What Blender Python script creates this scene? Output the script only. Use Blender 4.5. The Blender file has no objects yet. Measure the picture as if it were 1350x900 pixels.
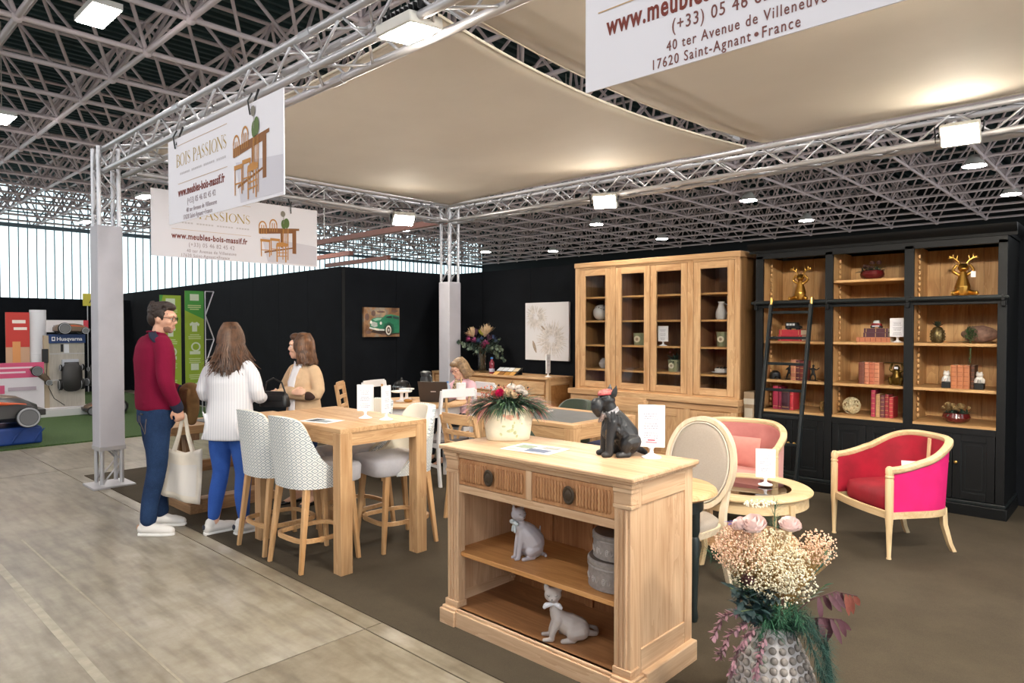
import bpy, bmesh, math, random
from mathutils import Vector, Matrix, Euler
random.seed(7)
SC = bpy.context.scene
COL = SC.collection
PI = math.pi
V = Vector
# ---------------------------------------------------------------- camera
cam_d = bpy.data.cameras.new('camera'); cam = bpy.data.objects.new('camera', cam_d); COL.objects.link(cam)
cam_d.sensor_width = 36.0; cam_d.lens = 24.0; cam_d.clip_end = 300
YAW = math.radians(46.85); PITCH = math.radians(-1.15)
cam.location = (0, 0, 1.6)
fwd = V((-math.cos(YAW)*math.cos(PITCH), math.sin(YAW)*math.cos(PITCH), math.sin(PITCH)))
cam.rotation_euler = fwd.to_track_quat('-Z', 'Y').to_euler()
SC.camera = cam
# ---------------------------------------------------------------- world, exposure
W = bpy.data.worlds.new('overcast_sky'); SC.world = W; W.use_nodes = True
_bg = W.node_tree.nodes['Background']; _bg.inputs[0].default_value = (0.90, 0.965, 1.0, 1); _bg.inputs[1].default_value = 1.35
SC.view_settings.view_transform = 'Standard'; SC.view_settings.look = 'None'
SC.view_settings.exposure = 0.95; SC.view_settings.gamma = 1.0
SC.view_settings.use_curve_mapping = False
SC.cycles.max_bounces = 7; SC.cycles.diffuse_bounces = 4; SC.cycles.glossy_bounces = 4
SC.cycles.transmission_bounces = 6; SC.cycles.transparent_max_bounces = 12
SC.cycles.caustics_reflective = False; SC.cycles.caustics_refractive = False
SC.cycles.sample_clamp_indirect = 6.0
FLOOD = 200.0      # emission of the stall's flood lamps
BAY = 75.0        # emission of the hall's bay lamps

# ---------------------------------------------------------------- helpers
def lin(h):
    if not isinstance(h, str): return tuple(h)
    h = h.lstrip('#'); c = [int(h[i:i+2], 16)/255 for i in (0, 2, 4)]
    return tuple(x/12.92 if x <= .04045 else ((x+.055)/1.055)**2.4 for x in c)

MATS = {}
class NT:
    def __init__(s, name):
        s.m = bpy.data.materials.new(name); s.m.use_nodes = True; s.t = s.m.node_tree
        s.b = s.t.nodes['Principled BSDF']; s.out = s.t.nodes['Material Output']; MATS[name] = s.m
    def n(s, typ, **kw):
        o = s.t.nodes.new(typ)
        for k, v in kw.items():
            if k.startswith('i_'):
                key = k[2:]; key = int(key) if key.isdigit() else key
                o.inputs[key].default_value = v
            else: setattr(o, k, v)
        return o
    def l(s, a, b): s.t.links.new(a, b)
    def math(s, op, a, b=None):
        o = s.n('ShaderNodeMath', operation=op)
        for i, x in enumerate((a, b)):
            if x is None: continue
            if isinstance(x, (int, float)): o.inputs[i].default_value = x
            else: s.l(x, o.inputs[i])
        return o.outputs[0]
    def ramp(s, fac, stops):
        r = s.n('ShaderNodeValToRGB'); e = r.color_ramp.elements
        while len(e) < len(stops): e.new(.5)
        for el, (p, c) in zip(e, stops): el.position = p; el.color = (*lin(c), 1)
        s.l(fac, r.inputs[0]); return r.outputs[0]
    def coord(s, scale=(1, 1, 1), rnd=True):
        tc = s.n('ShaderNodeTexCoord'); mp = s.n('ShaderNodeMapping'); mp.inputs['Scale'].default_value = scale
        if rnd:
            oi = s.n('ShaderNodeObjectInfo'); mu = s.n('ShaderNodeVectorMath', operation='SCALE')
            cb = s.n('ShaderNodeCombineXYZ')
            for i in range(3): s.l(oi.outputs['Random'], cb.inputs[i])
            s.l(cb.outputs[0], mu.inputs[0]); mu.inputs['Scale'].default_value = 7.3
            ad = s.n('ShaderNodeVectorMath', operation='ADD'); s.l(tc.outputs['Object'], ad.inputs[0]); s.l(mu.outputs[0], ad.inputs[1])
            s.l(ad.outputs[0], mp.inputs[0])
        else: s.l(tc.outputs['Object'], mp.inputs[0])
        return mp.outputs[0]
    def bump(s, h, strength=.2, dist=.01):
        b = s.n('ShaderNodeBump'); b.inputs['Strength'].default_value = strength; b.inputs['Distance'].default_value = dist
        s.l(h, b.inputs['Height']); s.l(b.outputs[0], s.b.inputs['Normal'])

def mat(name, col, rough=.5, metal=0., var=0., vscale=6., bump=0., bscale=80., sheen=0., coat=0., spec=.5, emit=0., ecol=None, alpha=1., trans=0.):
    if name in MATS: return MATS[name]
    n = NT(name); b = n.b; c = lin(col)
    b.inputs['Base Color'].default_value = (*c, 1); b.inputs['Roughness'].default_value = rough; b.inputs['Metallic'].default_value = metal
    b.inputs['Specular IOR Level'].default_value = spec; b.inputs['Coat Weight'].default_value = coat
    b.inputs['Sheen Weight'].default_value = sheen; b.inputs['Alpha'].default_value = alpha; b.inputs['Transmission Weight'].default_value = trans
    if emit: b.inputs['Emission Color'].default_value = (*(lin(ecol) if ecol else c), 1); b.inputs['Emission Strength'].default_value = emit
    if var:
        t = n.n('ShaderNodeTexNoise'); t.inputs['Scale'].default_value = vscale; t.inputs['Detail'].default_value = 4; n.l(n.coord(), t.inputs['Vector'])
        lo = tuple(max(0, x*(1-var)) for x in c); hi = tuple(min(1, x*(1+var)) for x in c)
        n.l(n.ramp(t.outputs[0], [(.3, lo), (.7, hi)]), b.inputs['Base Color'])
    if bump:
        t = n.n('ShaderNodeTexNoise'); t.inputs['Scale'].default_value = bscale; t.inputs['Detail'].default_value = 3; n.l(n.coord(), t.inputs['Vector'])
        n.bump(t.outputs[0], bump, .004)
    return n.m

def wood(name, dark, light, axis='x', rough=.5, grain=1., bump=.12):
    key = name+'_'+axis
    if key in MATS: return MATS[key]
    n = NT(key); sc = [9*grain]*3; sc['xyz'.index(axis)] = .9*grain
    t = n.n('ShaderNodeTexNoise'); t.inputs['Scale'].default_value = 1.; t.inputs['Detail'].default_value = 5; t.inputs['Distortion'].default_value = .8
    n.l(n.coord(sc), t.inputs['Vector'])
    s2 = [110*grain]*3; s2['xyz'.index(axis)] = 3*grain
    f = n.n('ShaderNodeTexNoise'); f.inputs['Scale'].default_value = 1.; f.inputs['Detail'].default_value = 2; n.l(n.coord(s2), f.inputs['Vector'])
    rings = n.math('FRACT', n.math('MULTIPLY', t.outputs[0], 6.))
    mix = n.math('ADD', n.math('MULTIPLY', t.outputs[0], .55), n.math('ADD', n.math('MULTIPLY', f.outputs[0], .3), n.math('MULTIPLY', rings, .16)))
    n.l(n.ramp(mix, [(.3, dark), (.72, light)]), n.b.inputs['Base Color'])
    n.b.inputs['Roughness'].default_value = rough; n.b.inputs['Specular IOR Level'].default_value = .35
    if bump: n.bump(f.outputs[0], bump, .002)
    return n.m

class MB:
    """collects shapes, builds ONE mesh object"""
    def __init__(s, M=None): s.v = []; s.f = []; s.mi = []; s.M = M; s.cur = 0
    def add(s, vs, fs, M=None):
        o = len(s.v)
        for p in vs:
            p = V(p)
            if M is not None: p = M @ p
            if s.M is not None: p = s.M @ p
            s.v.append(p)
        for f in fs: s.f.append([i+o for i in f]); s.mi.append(s.cur)
        return s
    def box(s, x0, x1, y0, y1, z0, z1, M=None):
        vs = [(x, y, z) for z in (z0, z1) for y in (y0, y1) for x in (x0, x1)]
        return s.add(vs, [(0, 2, 3, 1), (4, 5, 7, 6), (0, 1, 5, 4), (2, 6, 7, 3), (0, 4, 6, 2), (1, 3, 7, 5)], M)
    def cbox(s, c, d, M=None):
        return s.box(c[0]-d[0]/2, c[0]+d[0]/2, c[1]-d[1]/2, c[1]+d[1]/2, c[2]-d[2]/2, c[2]+d[2]/2, M)
    def bar(s, p0, p1, w, d, up=(0, 0, 1), w1=None, d1=None):
        """rectangular bar between two points, optionally tapering"""
        p0, p1 = V(p0), V(p1); t = (p1-p0).normalized(); u = V(up)
        if abs(t.dot(u)) > .98: u = V((0, 1, 0)) if abs(t.y) < .9 else V((1, 0, 0))
        a = t.cross(u).normalized(); b = a.cross(t).normalized(); w1 = w if w1 is None else w1; d1 = d if d1 is None else d1
        vs = [p+a*sx*ww/2+b*sy*dd/2 for p, ww, dd in ((p0, w, d), (p1, w1, d1)) for sx, sy in ((-1, -1), (1, -1), (1, 1), (-1, 1))]
        return s.add(vs, [(3, 2, 1, 0), (4, 5, 6, 7), (0, 1, 5, 4), (1, 2, 6, 5), (2, 3, 7, 6), (3, 0, 4, 7)])
    def ring(s, rings, cap=True, closed=False, M=None):
        k = len(rings[0]); vs = [p for r in rings for p in r]; fs = []; m = len(rings)
        for i in range(m if closed else m-1):
            for j in range(k):
                a = i*k+j; b = i*k+(j+1) % k; c = ((i+1) % m)*k+(j+1) % k; d = ((i+1) % m)*k+j
                fs.append((a, b, c, d))
        if cap and not closed: fs.append(tuple(range(k-1, -1, -1))); fs.append(tuple((m-1)*k+j for j in range(k)))
        return s.add(vs, fs, M)
    def sweep(s, pts, sec, up=(0, 0, 1), closed=False, scale=None, cap=True, M=None):
        pts = [V(p) for p in pts]; n = len(pts); rings = []; u = V(up)
        for i, p in enumerate(pts):
            a = pts[(i-1) % n] if (closed or i > 0) else p; b = pts[(i+1) % n] if (closed or i < n-1) else p
            t = (b-a).normalized(); sd = t.cross(u)
            if sd.length < .05: sd = t.cross(V((0, 1, 0))) if abs(t.y) < .9 else t.cross(V((1, 0, 0)))
            sd.normalize(); nn = sd.cross(t).normalized(); k = 1 if scale is None else scale[i]
            rings.append([p+sd*x*k+nn*y*k for x, y in sec])
        return s.ring(rings, cap, closed, M)
    def tube(s, pts, r, n=8, closed=False, cap=True, M=None):
        pts = [V(p) for p in pts]; m = len(pts); rings = []; pu = None
        rr = r if isinstance(r, (list, tuple)) else [r]*m
        for i, p in enumerate(pts):
            a = pts[(i-1) % m] if (closed or i > 0) else p; b = pts[(i+1) % m] if (closed or i < m-1) else p
            t = (b-a).normalized()
            if pu is None: pu = V((0, 0, 1)) if abs(t.z) < .9 else V((1, 0, 0))
            sd = t.cross(pu); sd = sd.normalized() if sd.length > 1e-6 else V((1, 0, 0)); pu = sd.cross(t).normalized()
            rings.append([p+(sd*math.cos(2*PI*j/n)+pu*math.sin(2*PI*j/n))*rr[i] for j in range(n)])
        return s.ring(rings, cap, closed, M)
    def limb(s, pts, rr, n=10, sub=3, M=None):
        """rounded tapering limb through points"""
        pts = [V(p) for p in pts]; P = []; R = []
        m = len(pts)
        for i in range(m-1):
            a = pts[max(i-1, 0)]; b = pts[i]; c = pts[i+1]; d = pts[min(i+2, m-1)]
            for k in range(sub):
                t = k/sub
                P.append(.5*((2*b)+(c-a)*t+(2*a-5*b+4*c-d)*t*t+(3*b-a-3*c+d)*t**3)); R.append(rr[i]*(1-t)+rr[i+1]*t)
        P.append(pts[-1]); R.append(rr[-1])
        t0 = (P[0]-P[1]).normalized(); t1 = (P[-1]-P[-2]).normalized()
        pre = [(P[0]+t0*R[0]*k, R[0]*math.sqrt(max(0, 1-k*k))) for k in (.97, .75, .4)]
        post = [(P[-1]+t1*R[-1]*k, R[-1]*math.sqrt(max(0, 1-k*k))) for k in (.4, .75, .97)]
        P = [a for a, _ in pre]+P+[a for a, _ in post]; R = [b for _, b in pre]+R+[b for _, b in post]
        return s.tube(P, R, n, M=M)
    def lathe(s, prof, n=20, c=(0, 0, 0), sx=1., sy=1., M=None, cap=True):
        rings = [[(c[0]+r*math.cos(2*PI*j/n)*sx, c[1]+r*math.sin(2*PI*j/n)*sy, c[2]+z) for j in range(n)] for r, z in prof]
        return s.ring(rings, cap, M=M)
    def prism(s, poly, axis, a, b, M=None):
        def P(u, w, d): return (d, u, w) if axis == 'x' else (u, d, w) if axis == 'y' else (u, w, d)
        k = len(poly); vs = [P(u, w, a) for u, w in poly]+[P(u, w, b) for u, w in poly]
        fs = [tuple(range(k-1, -1, -1)), tuple(range(k, 2*k))]+[(i, (i+1) % k, k+(i+1) % k, k+i) for i in range(k)]
        return s.add(vs, fs, M)
    def ell(s, c, r, n=12, m=8, M=None):
        if isinstance(r, (int, float)): r = (r, r, r)
        rings = []
        for i in range(m+1):
            th = PI*(i/m); th = max(.03, min(PI-.03, th))
            rings.append([(c[0]+r[0]*math.sin(th)*math.cos(2*PI*j/n), c[1]+r[1]*math.sin(th)*math.sin(2*PI*j/n), c[2]-r[2]*math.cos(th)) for j in range(n)])
        return s.ring(rings, True, M=M)
    def loft(s, rows, n=20, p=2., M=None):
        """rows: (cx, cy, cz, rx, ry) horizontal superellipse rings"""
        rings = []
        for cx, cy, cz, rx, ry in rows:
            rg = []
            for j in range(n):
                a = 2*PI*j/n; ca, sa = math.cos(a), math.sin(a)
                rg.append((cx+rx*math.copysign(abs(ca)**(2/p), ca), cy+ry*math.copysign(abs(sa)**(2/p), sa), cz))
            rings.append(rg)
        return s.ring(rings, True, M=M)
    def mesh(s, name):
        me = bpy.data.meshes.new(name); me.from_pydata([tuple(p) for p in s.v], [], s.f); me.update(); return me
    def build(s, name, m, parent=None, smooth=35, bevel=0., recalc=True, segs=2):
        me = s.mesh(name)
        if recalc:
            bm = bmesh.new(); bm.from_mesh(me); bmesh.ops.recalc_face_normals(bm, faces=bm.faces); bm.to_mesh(me); bm.free()
        ms = m if isinstance(m, (list, tuple)) else [m]
        for x in ms: me.materials.append(x)
        if len(ms) > 1: me.polygons.foreach_set('material_index', s.mi)
        if smooth:
            me.polygons.foreach_set('use_smooth', [True]*len(me.polygons)); me.set_sharp_from_angle(angle=math.radians(smooth))
        return link(name, me, parent, bevel, segs)

def link(name, me, parent=None, bevel=0., segs=2):
    o = bpy.data.objects.new(name, me); COL.objects.link(o)
    if parent is not None: o.parent = parent
    if bevel:
        b = o.modifiers.new('bevel', 'BEVEL'); b.width = bevel; b.segments = segs; b.limit_method = 'ANGLE'; b.angle_limit = math.radians(40)
        b.harden_normals = False
    return o
def thing(name, label, cat, loc=(0, 0, 0), rz=0., group=None):
    o = bpy.data.objects.new(name, None); COL.objects.link(o); o.empty_display_size = .1
    o.location = loc; o.rotation_euler = (0, 0, rz); return tag(o, label, cat, group)
def tag(o, label=None, cat=None, group=None, kind=None):
    if label: o['label'] = label
    if cat: o['category'] = cat
    if group: o['group'] = group
    if kind: o['kind'] = kind
    return o
def struct(o, label=None): o['kind'] = 'structure'; return tag(o, label)
def stuff(o, label=None): o['kind'] = 'stuff'; return tag(o, label)
def children(o): return [c for c in bpy.data.objects if c.parent == o]
def dup(root, loc=None, rz=None, label=None, group=None):
    kids = {}
    for c in bpy.data.objects:
        if c.parent: kids.setdefault(c.parent.name, []).append(c)
    def cp(o, par):
        c = o.copy(); COL.objects.link(c); c.parent = par
        for k in kids.get(o.name, []): cp(k, c)
        return c
    r = cp(root, None)
    if loc is not None: r.location = loc
    if rz is not None: r.rotation_euler = (0, 0, rz)
    return tag(r, label, None, group)
def Rz(a): return Matrix.Rotation(a, 4, 'Z')
def Rx(a): return Matrix.Rotation(a, 4, 'X')
def Ry(a): return Matrix.Rotation(a, 4, 'Y')
def Tr(*p): return Matrix.Translation(V(p))
def text(s, size, M, m, parent, name='lettering', bold=0., align='LEFT', space=1., sx=1., ext=.0008):
    c = bpy.data.curves.new('lettering', 'FONT'); c.body = s; c.size = size; c.align_x = align; c.space_character = space
    c.offset = bold; c.extrude = ext; c.resolution_u = 3
    o = bpy.data.objects.new(name, c); COL.objects.link(o)
    me = bpy.data.meshes.new_from_object(o); bpy.data.objects.remove(o); bpy.data.curves.remove(c)
    me.transform(M @ Matrix.Diagonal((sx, 1, 1, 1))); me.materials.clear(); me.materials.append(m)
    return link(name, me, parent)
def remesh(mb, name, m, parent, voxel=.01, smooth=3, fac=.5):
    o = mb.build('tmp', m, None, smooth=0)
    r = o.modifiers.new('r', 'REMESH'); r.mode = 'VOXEL'; r.voxel_size = voxel; r.use_smooth_shade = True
    if smooth:
        k = o.modifiers.new('s', 'SMOOTH'); k.iterations = smooth; k.factor = fac
    dg = bpy.context.evaluated_depsgraph_get(); dg.update()
    me = bpy.data.meshes.new_from_object(o.evaluated_get(dg)); old = o.data
    bpy.data.objects.remove(o); bpy.data.meshes.remove(old)
    me.name = name
    me.polygons.foreach_set('use_smooth', [True]*len(me.polygons))
    return link(name, me, parent)

def snap(o, p, e=.0015):
    ok, c, n, _ = o.closest_point_on_mesh(V(p)); return c+n*e
# ---------------------------------------------------------------- common materials
ALU = mat('brushed_aluminium', '#c9c8cc', .38, .55, spec=.5)
ALUW = mat('grey_clad_panel', '#b9b7bf', .55, var=.04)
WHITE = mat('white_plastic', '#f2f1f4', .35)
PAPER = mat('white_paper', '#eeeef4', .7)
INK = mat('grey_print', '#8d8b9c', .8)
BLACKM = mat('black_metal', '#15171a', .4, .3)
BLACKP = mat('black_plastic', '#17181b', .45)
OAKX, OAKY, OAKZ = [wood('oak', '#ac7f54', '#ddb88c', a) for a in 'xyz']
POAKX, POAKY, POAKZ = [wood('pale_oak', '#b48c6a', '#ddbd9b', a) for a in 'xyz']
BEECH = {a: wood('beech', '#b98a58', '#dbb386', a, grain=.8) for a in 'xyz'}
def glassmat(name, tint=(1, 1, 1), rough=.02, refl=.12):
    n = NT(name); tr = n.n('ShaderNodeBsdfTransparent'); tr.inputs[0].default_value = (*tint, 1)
    gl = n.n('ShaderNodeBsdfGlossy'); gl.inputs['Roughness'].default_value = rough
    fr = n.n('ShaderNodeFresnel'); fr.inputs[0].default_value = 1.5
    mx = n.n('ShaderNodeMixShader'); ge = n.n('ShaderNodeNewGeometry'); n.l(n.math('MULTIPLY', n.math('ADD', fr.outputs[0], refl-.04), n.math('SUBTRACT', 1., ge.outputs['Backfacing'])), mx.inputs[0])
    n.l(tr.outputs[0], mx.inputs[1]); n.l(gl.outputs[0], mx.inputs[2]); n.l(mx.outputs[0], n.out.inputs['Surface']); return n.m
GLASS = glassmat('clear_glass')
HALLGLASS = glassmat('pale_channel_glass', (.86, .95, .96), .3, .1)
# ================================================================ THE SETTING
# ---- concrete floor: base with slab pieces parted by shallow joints
def concrete(name):
    n = NT(name); c = n.coord((1, 1, 1), rnd=True)
    a = n.n('ShaderNodeTexNoise'); a.inputs['Scale'].default_value = .9; a.inputs['Detail'].default_value = 8; a.inputs['Roughness'].default_value = .62; n.l(c, a.inputs['Vector'])
    b = n.n('ShaderNodeTexNoise'); b.inputs['Scale'].default_value = 7; b.inputs['Detail'].default_value = 6; b.inputs['Roughness'].default_value = .7; n.l(c, b.inputs['Vector'])
    s = n.n('ShaderNodeTexNoise'); s.inputs['Scale'].default_value = 2.6; s.inputs['Detail'].default_value = 3; n.l(n.coord((1, 6, 1)), s.inputs['Vector'])
    m = n.math('ADD', n.math('MULTIPLY', a.outputs[0], .6), n.math('MULTIPLY', b.outputs[0], .4))
    base = n.ramp(m, [(.33, '#716656'), (.5, '#958c7b'), (.66, '#aca699')])
    stain = n.ramp(s.outputs[0], [(.25, '#7f7362'), (.58, '#ffffff')])
    mx = n.n('ShaderNodeMix', data_type='RGBA', blend_type='MULTIPLY'); mx.inputs[0].default_value = .5; n.l(base, mx.inputs[6]); n.l(stain, mx.inputs[7])
    n.l(mx.outputs[2], n.b.inputs['Base Color'])
    n.l(n.ramp(b.outputs[0], [(.3, (.30, .30, .30)), (.7, (.40, .40, .40))]), n.b.inputs['Roughness'])
    n.bump(b.outputs[0], .05, .003); return n.m
CONC = concrete('worn_concrete')
floor = struct(MB().box(-60, 14, -14, 46, -.3, -.012).build('floor', mat('joint_dark', '#5d564b', .9), smooth=0))
xs = [-60, -50.5, -45.3, -40.1, -34.9, -29.7, -24.5, -19.3, -14.1, -8.9, -3.03, 2.2, 14]; ys = [-14, -8.5, -3.2, 2.09, 8, 13.2, 18.4, 23.6, 28.8, 34, 46]
for i in range(len(xs)-1):
    for j in range(len(ys)-1):
        MB().box(xs[i]+.004, xs[i+1]-.004, ys[j]+.004, ys[j+1]-.004, -.05, 0).build('slab', CONC, floor, smooth=0)
struct(MB().box(-6.6, -2.2, .94, .985, 0, .0012).build('trim_1', mat('faded_floor_paint', '#aaa394', .6, var=.16, vscale=14), smooth=0), 'faded pale painted line running along the concrete aisle')
struct(MB().box(-6.2, -2.4, 1.2, 1.212, 0, .001).build('trim_3', mat('scuffed_paint', '#a89f8e', .6, var=.1, vscale=20), smooth=0))
# ---- stall carpet
def felt(name, lo, hi, rough=.95, scale=900, bump=.25):
    n = NT(name); t = n.n('ShaderNodeTexNoise'); t.inputs['Scale'].default_value = 3; t.inputs['Detail'].default_value = 8; t.inputs['Roughness'].default_value = .65; n.l(n.coord(), t.inputs['Vector'])
    f = n.n('ShaderNodeTexNoise'); f.inputs['Scale'].default_value = scale*.25; f.inputs['Detail'].default_value = 2; n.l(n.coord(), f.inputs['Vector'])
    m = n.math('ADD', n.math('MULTIPLY', t.outputs[0], .5), n.math('MULTIPLY', f.outputs[0], .5))
    n.l(n.ramp(m, [(.35, lo), (.65, hi)]), n.b.inputs['Base Color']); n.b.inputs['Roughness'].default_value = rough; n.b.inputs['Specular IOR Level'].default_value = .15
    n.bump(f.outputs[0], bump, .003); return n.m
CARPET = felt('brown_carpet', '#423b31', '#50483c')
carpet = struct(MB().box(-8.4, 2.6, 2.2, 7.62, 0, .006).build('floor_carpet', CARPET, smooth=0), 'brown grey needle felt carpet of the furniture stall')
# ---- black partition walls: core and felt panels
FELT = felt('black_felt', '#0d0f13', '#15181d'); FELT2 = felt('charcoal_felt', '#363634', '#454442'); CORE = mat('partition_core', '#0b0c0e', .9)
def wall(name, p0, p1, h, label, th=.06, step=1.0, m=FELT, ms=None):
    p0 = V((*p0, 0)); p1 = V((*p1, 0)); L = (p1-p0).length; a = math.atan2(p1.y-p0.y, p1.x-p0.x)
    w = MB().box(0, L, .012, th, 0, h-.01).build(name, CORE, smooth=0); w.location = p0; w.rotation_euler = (0, 0, a); struct(w, label)
    k = max(1, round(L/step)); s = L/k
    for i in range(k):
        MB().box(i*s+.003, (i+1)*s-.003, 0, .012, 0, h).build('panel', (ms or {}).get(i, m), w, smooth=0)
    return w
# front faces look towards -Y (0..L along +X) or are turned
wall('wall_back', (-8.72, 7.55), (2.4, 7.55), 2.48, 'black felt partition behind the sideboard and cabinets', ms={3: FELT2, 4: FELT2, 5: FELT2, 2: FELT})
wall('wall_side', (-8.70, 5.63), (-8.70, 7.6), 2.5, 'black felt partition turned at a right angle, carrying the car painting', step=.98)
wall('wall_left', (-24.0, 6.35), (-8.68, 5.6), 2.5, 'long black felt partition between the stalls', step=1.05)
wall('wall_booth', (-19.2, -4.0), (-19.2, 6.2), 2.3, 'black felt partition closing the garden machine stall', step=1.02)
# ---- hall: glazed wall, far wall, roof
win = struct(MB().box(-43.1, -42.9, -14, 42, 0, .45).build('window_1', mat('window_plinth', '#8f979b', .6), smooth=0), 'tall wall of pale glass strips at the hall end')
MULL = mat('mullion_slate', '#5d6f7a', .5)
pm = MB().box(-.012, .012, .012, .388, .45, 9.05).mesh('pane'); pm.materials.append(HALLGLASS)
mm = MB().box(-.05, .05, -.02, .02, .45, 9.05).mesh('mullion'); mm.materials.append(MULL)
for i in range(140):
    y = -14+i*.4
    o = link('pane', pm, win); o.location = (-43, y, 0)
    o = link('mullion', mm, win); o.location = (-43, y, 0)
for z, r in ((6.9, .10), (7.6, .03), (8.3, .03)):
    MB().box(-42.95, -42.8, -14, 42, z-r, z+r).build('rail', MULL, win, smooth=0)
struct(MB().box(-43, 14, 42, 42.3, 0, 10).build('wall_far', mat('dark_far_wall', '#14181a', .9), smooth=0), 'dark far wall of the hall')
gw = struct(MB().box(-46.5, -46.2, -14, 46, 0, 1.4).build('wall_outside', mat('pale_outdoor_wall', '#b9c4c2', .9), smooth=0), 'low pale wall outside behind the glass')
struct(MB().box(-30, 14, -12.3, -12, 0, 4.2).build('wall_aisle', mat('unseen_grey_wall', '#4a4744', .8, var=.2, vscale=.4), smooth=0), 'tall grey unseen wall across the aisle, added to darken the cabinet glass reflections')  # unseen wall, added so the cabinet glass mirrors something dark
# roof deck with ribs running along Y
DECK = mat('roof_deck', '#2a4245', .7, var=.2, vscale=.6)
prof = []; x = -44.
while x < 14.:
    for dx, z in ((0, 9.15), (.12, 9.15), (.16, 9.29), (.30, 9.29)): prof.append((x+dx, z))
    x += .34
mb = MB(); n_ = len(prof)
mb.add([(px, -16, pz) for px, pz in prof]+[(px, 42.4, pz) for px, pz in prof], [(i, i+1, n_+i+1, n_+i) for i in range(n_-1)])
struct(mb.build('ceiling', DECK, smooth=0, recalc=False), 'dark ribbed metal roof deck of the hall')
# space frame: lower grid z 7.0, upper grid z 8.9 shifted half a module
FRAME = mat('space_frame_paint', '#dccdd0', .5, var=.06, vscale=2)
MOD = 2.1; X0 = -43.9+.0; Y0 = -13.95; NX = 26; NY = 27
bars = []
lo = lambda i, j: V((-43.9+.05+i*MOD, Y0+j*MOD, 7.0)); hi = lambda i, j: V((-43.9+.05+(i+.5)*MOD, Y0+(j+.5)*MOD, 8.85))
for i in range(NX):
    for j in range(NY):
        if i < NX-1: bars.append((lo(i, j), lo(i+1, j), .055))
        if j < NY-1: bars.append((lo(i, j), lo(i, j+1), .055))
        if i < NX-1 and j < NY-1:
            h = hi(i, j)
            for a, b in ((0, 0), (1, 0), (0, 1), (1, 1)): bars.append((h, lo(i+a, j+b), .038))
            if i < NX-2: bars.append((h, hi(i+1, j), .05))
            if j < NY-2: bars.append((h, hi(i, j+1), .05))
sf = struct(bpy.data.objects.new('trim_2', None), 'pinkish grey tubular space frame under the roof'); COL.objects.link(sf)
def seen(b):
    best = None
    for p in (b[0], b[1], (b[0]+b[1])/2):
        d = p-cam.location; z = d.dot(fwd)
        if z < 1: continue
        r_ = V((math.sin(YAW), math.cos(YAW), 0)); u_ = r_.cross(fwd)
        px = 675+900*d.dot(r_)/z; py = 450-900*d.dot(u_)/z
        if -40 < px < 1390 and -40 < py < 400: best = z if best is None else min(best, z)
    return best
sel = [(seen(b), k) for k, b in enumerate(bars)]; near = sorted((z, k) for z, k in sel if z)[:290]; nearset = {k for _, k in near}
bm_ = {}
def bar_mesh(L, r, n=6):
    key = (round(L, 3), r)
    if key not in bm_:
        me = MB().tube([(0, 0, 0), (0, 0, L)], r, n).mesh('frame_bar'); me.materials.append(FRAME)
        me.polygons.foreach_set('use_smooth', [True]*len(me.polygons)); me.set_sharp_from_angle(angle=1.1); bm_[key] = me
    return bm_[key]
rest = MB()
for k, (a, b, r) in enumerate(bars):
    if k in nearset:
        o = link('frame_bar', bar_mesh((b-a).length, r), sf); o.location = a; o.rotation_euler = (b-a).to_track_quat('Z', 'Y').to_euler()
    else: rest.tube([a, b], r, 5, cap=False)
for i in range(NX):
    for j in range(NY): rest.ell(lo(i, j), .11, 6, 4)
stuff(rest.build('frame_bars', FRAME, sf, smooth=60, recalc=False))
# two slender red pipes hung under the roof on the far side
LAMPD_ = mat('lamp_housing', '#d9d6d0', .5)
PIPE = mat('red_brown_pipe', '#8c5a4c', .5)
for a, b, w, lab in (((-17.6, 10.45, 4.02), (-11.6, 10.2, 4.0), .13, 'long red brown steel pipe crossing below the space frame, by the rear corner pillar'),
                     ((-30.2, 17.9, 5.0), (-26.6, 17.7, 5.0), .2, 'short red brown beam hung in front of the glass wall, the higher of two'),
                     ((-33.0, 20.4, 5.0), (-27.0, 20.1, 5.0), .2, 'short red brown beam hung in front of the glass wall, the lower of two')):
    t = thing('hung_beam', lab, 'beam', a); a, b = V(a), V(b)
    MB().bar((0, 0, 0), b-a, w, w).build('beam_body', PIPE, t)
    for f in (.1, .9): p = (b-a)*f; MB().tube([p, p+V((0, 0, 7.05-a.z))], .012, 5).build('hanger_rod', LAMPD_, t)
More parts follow.
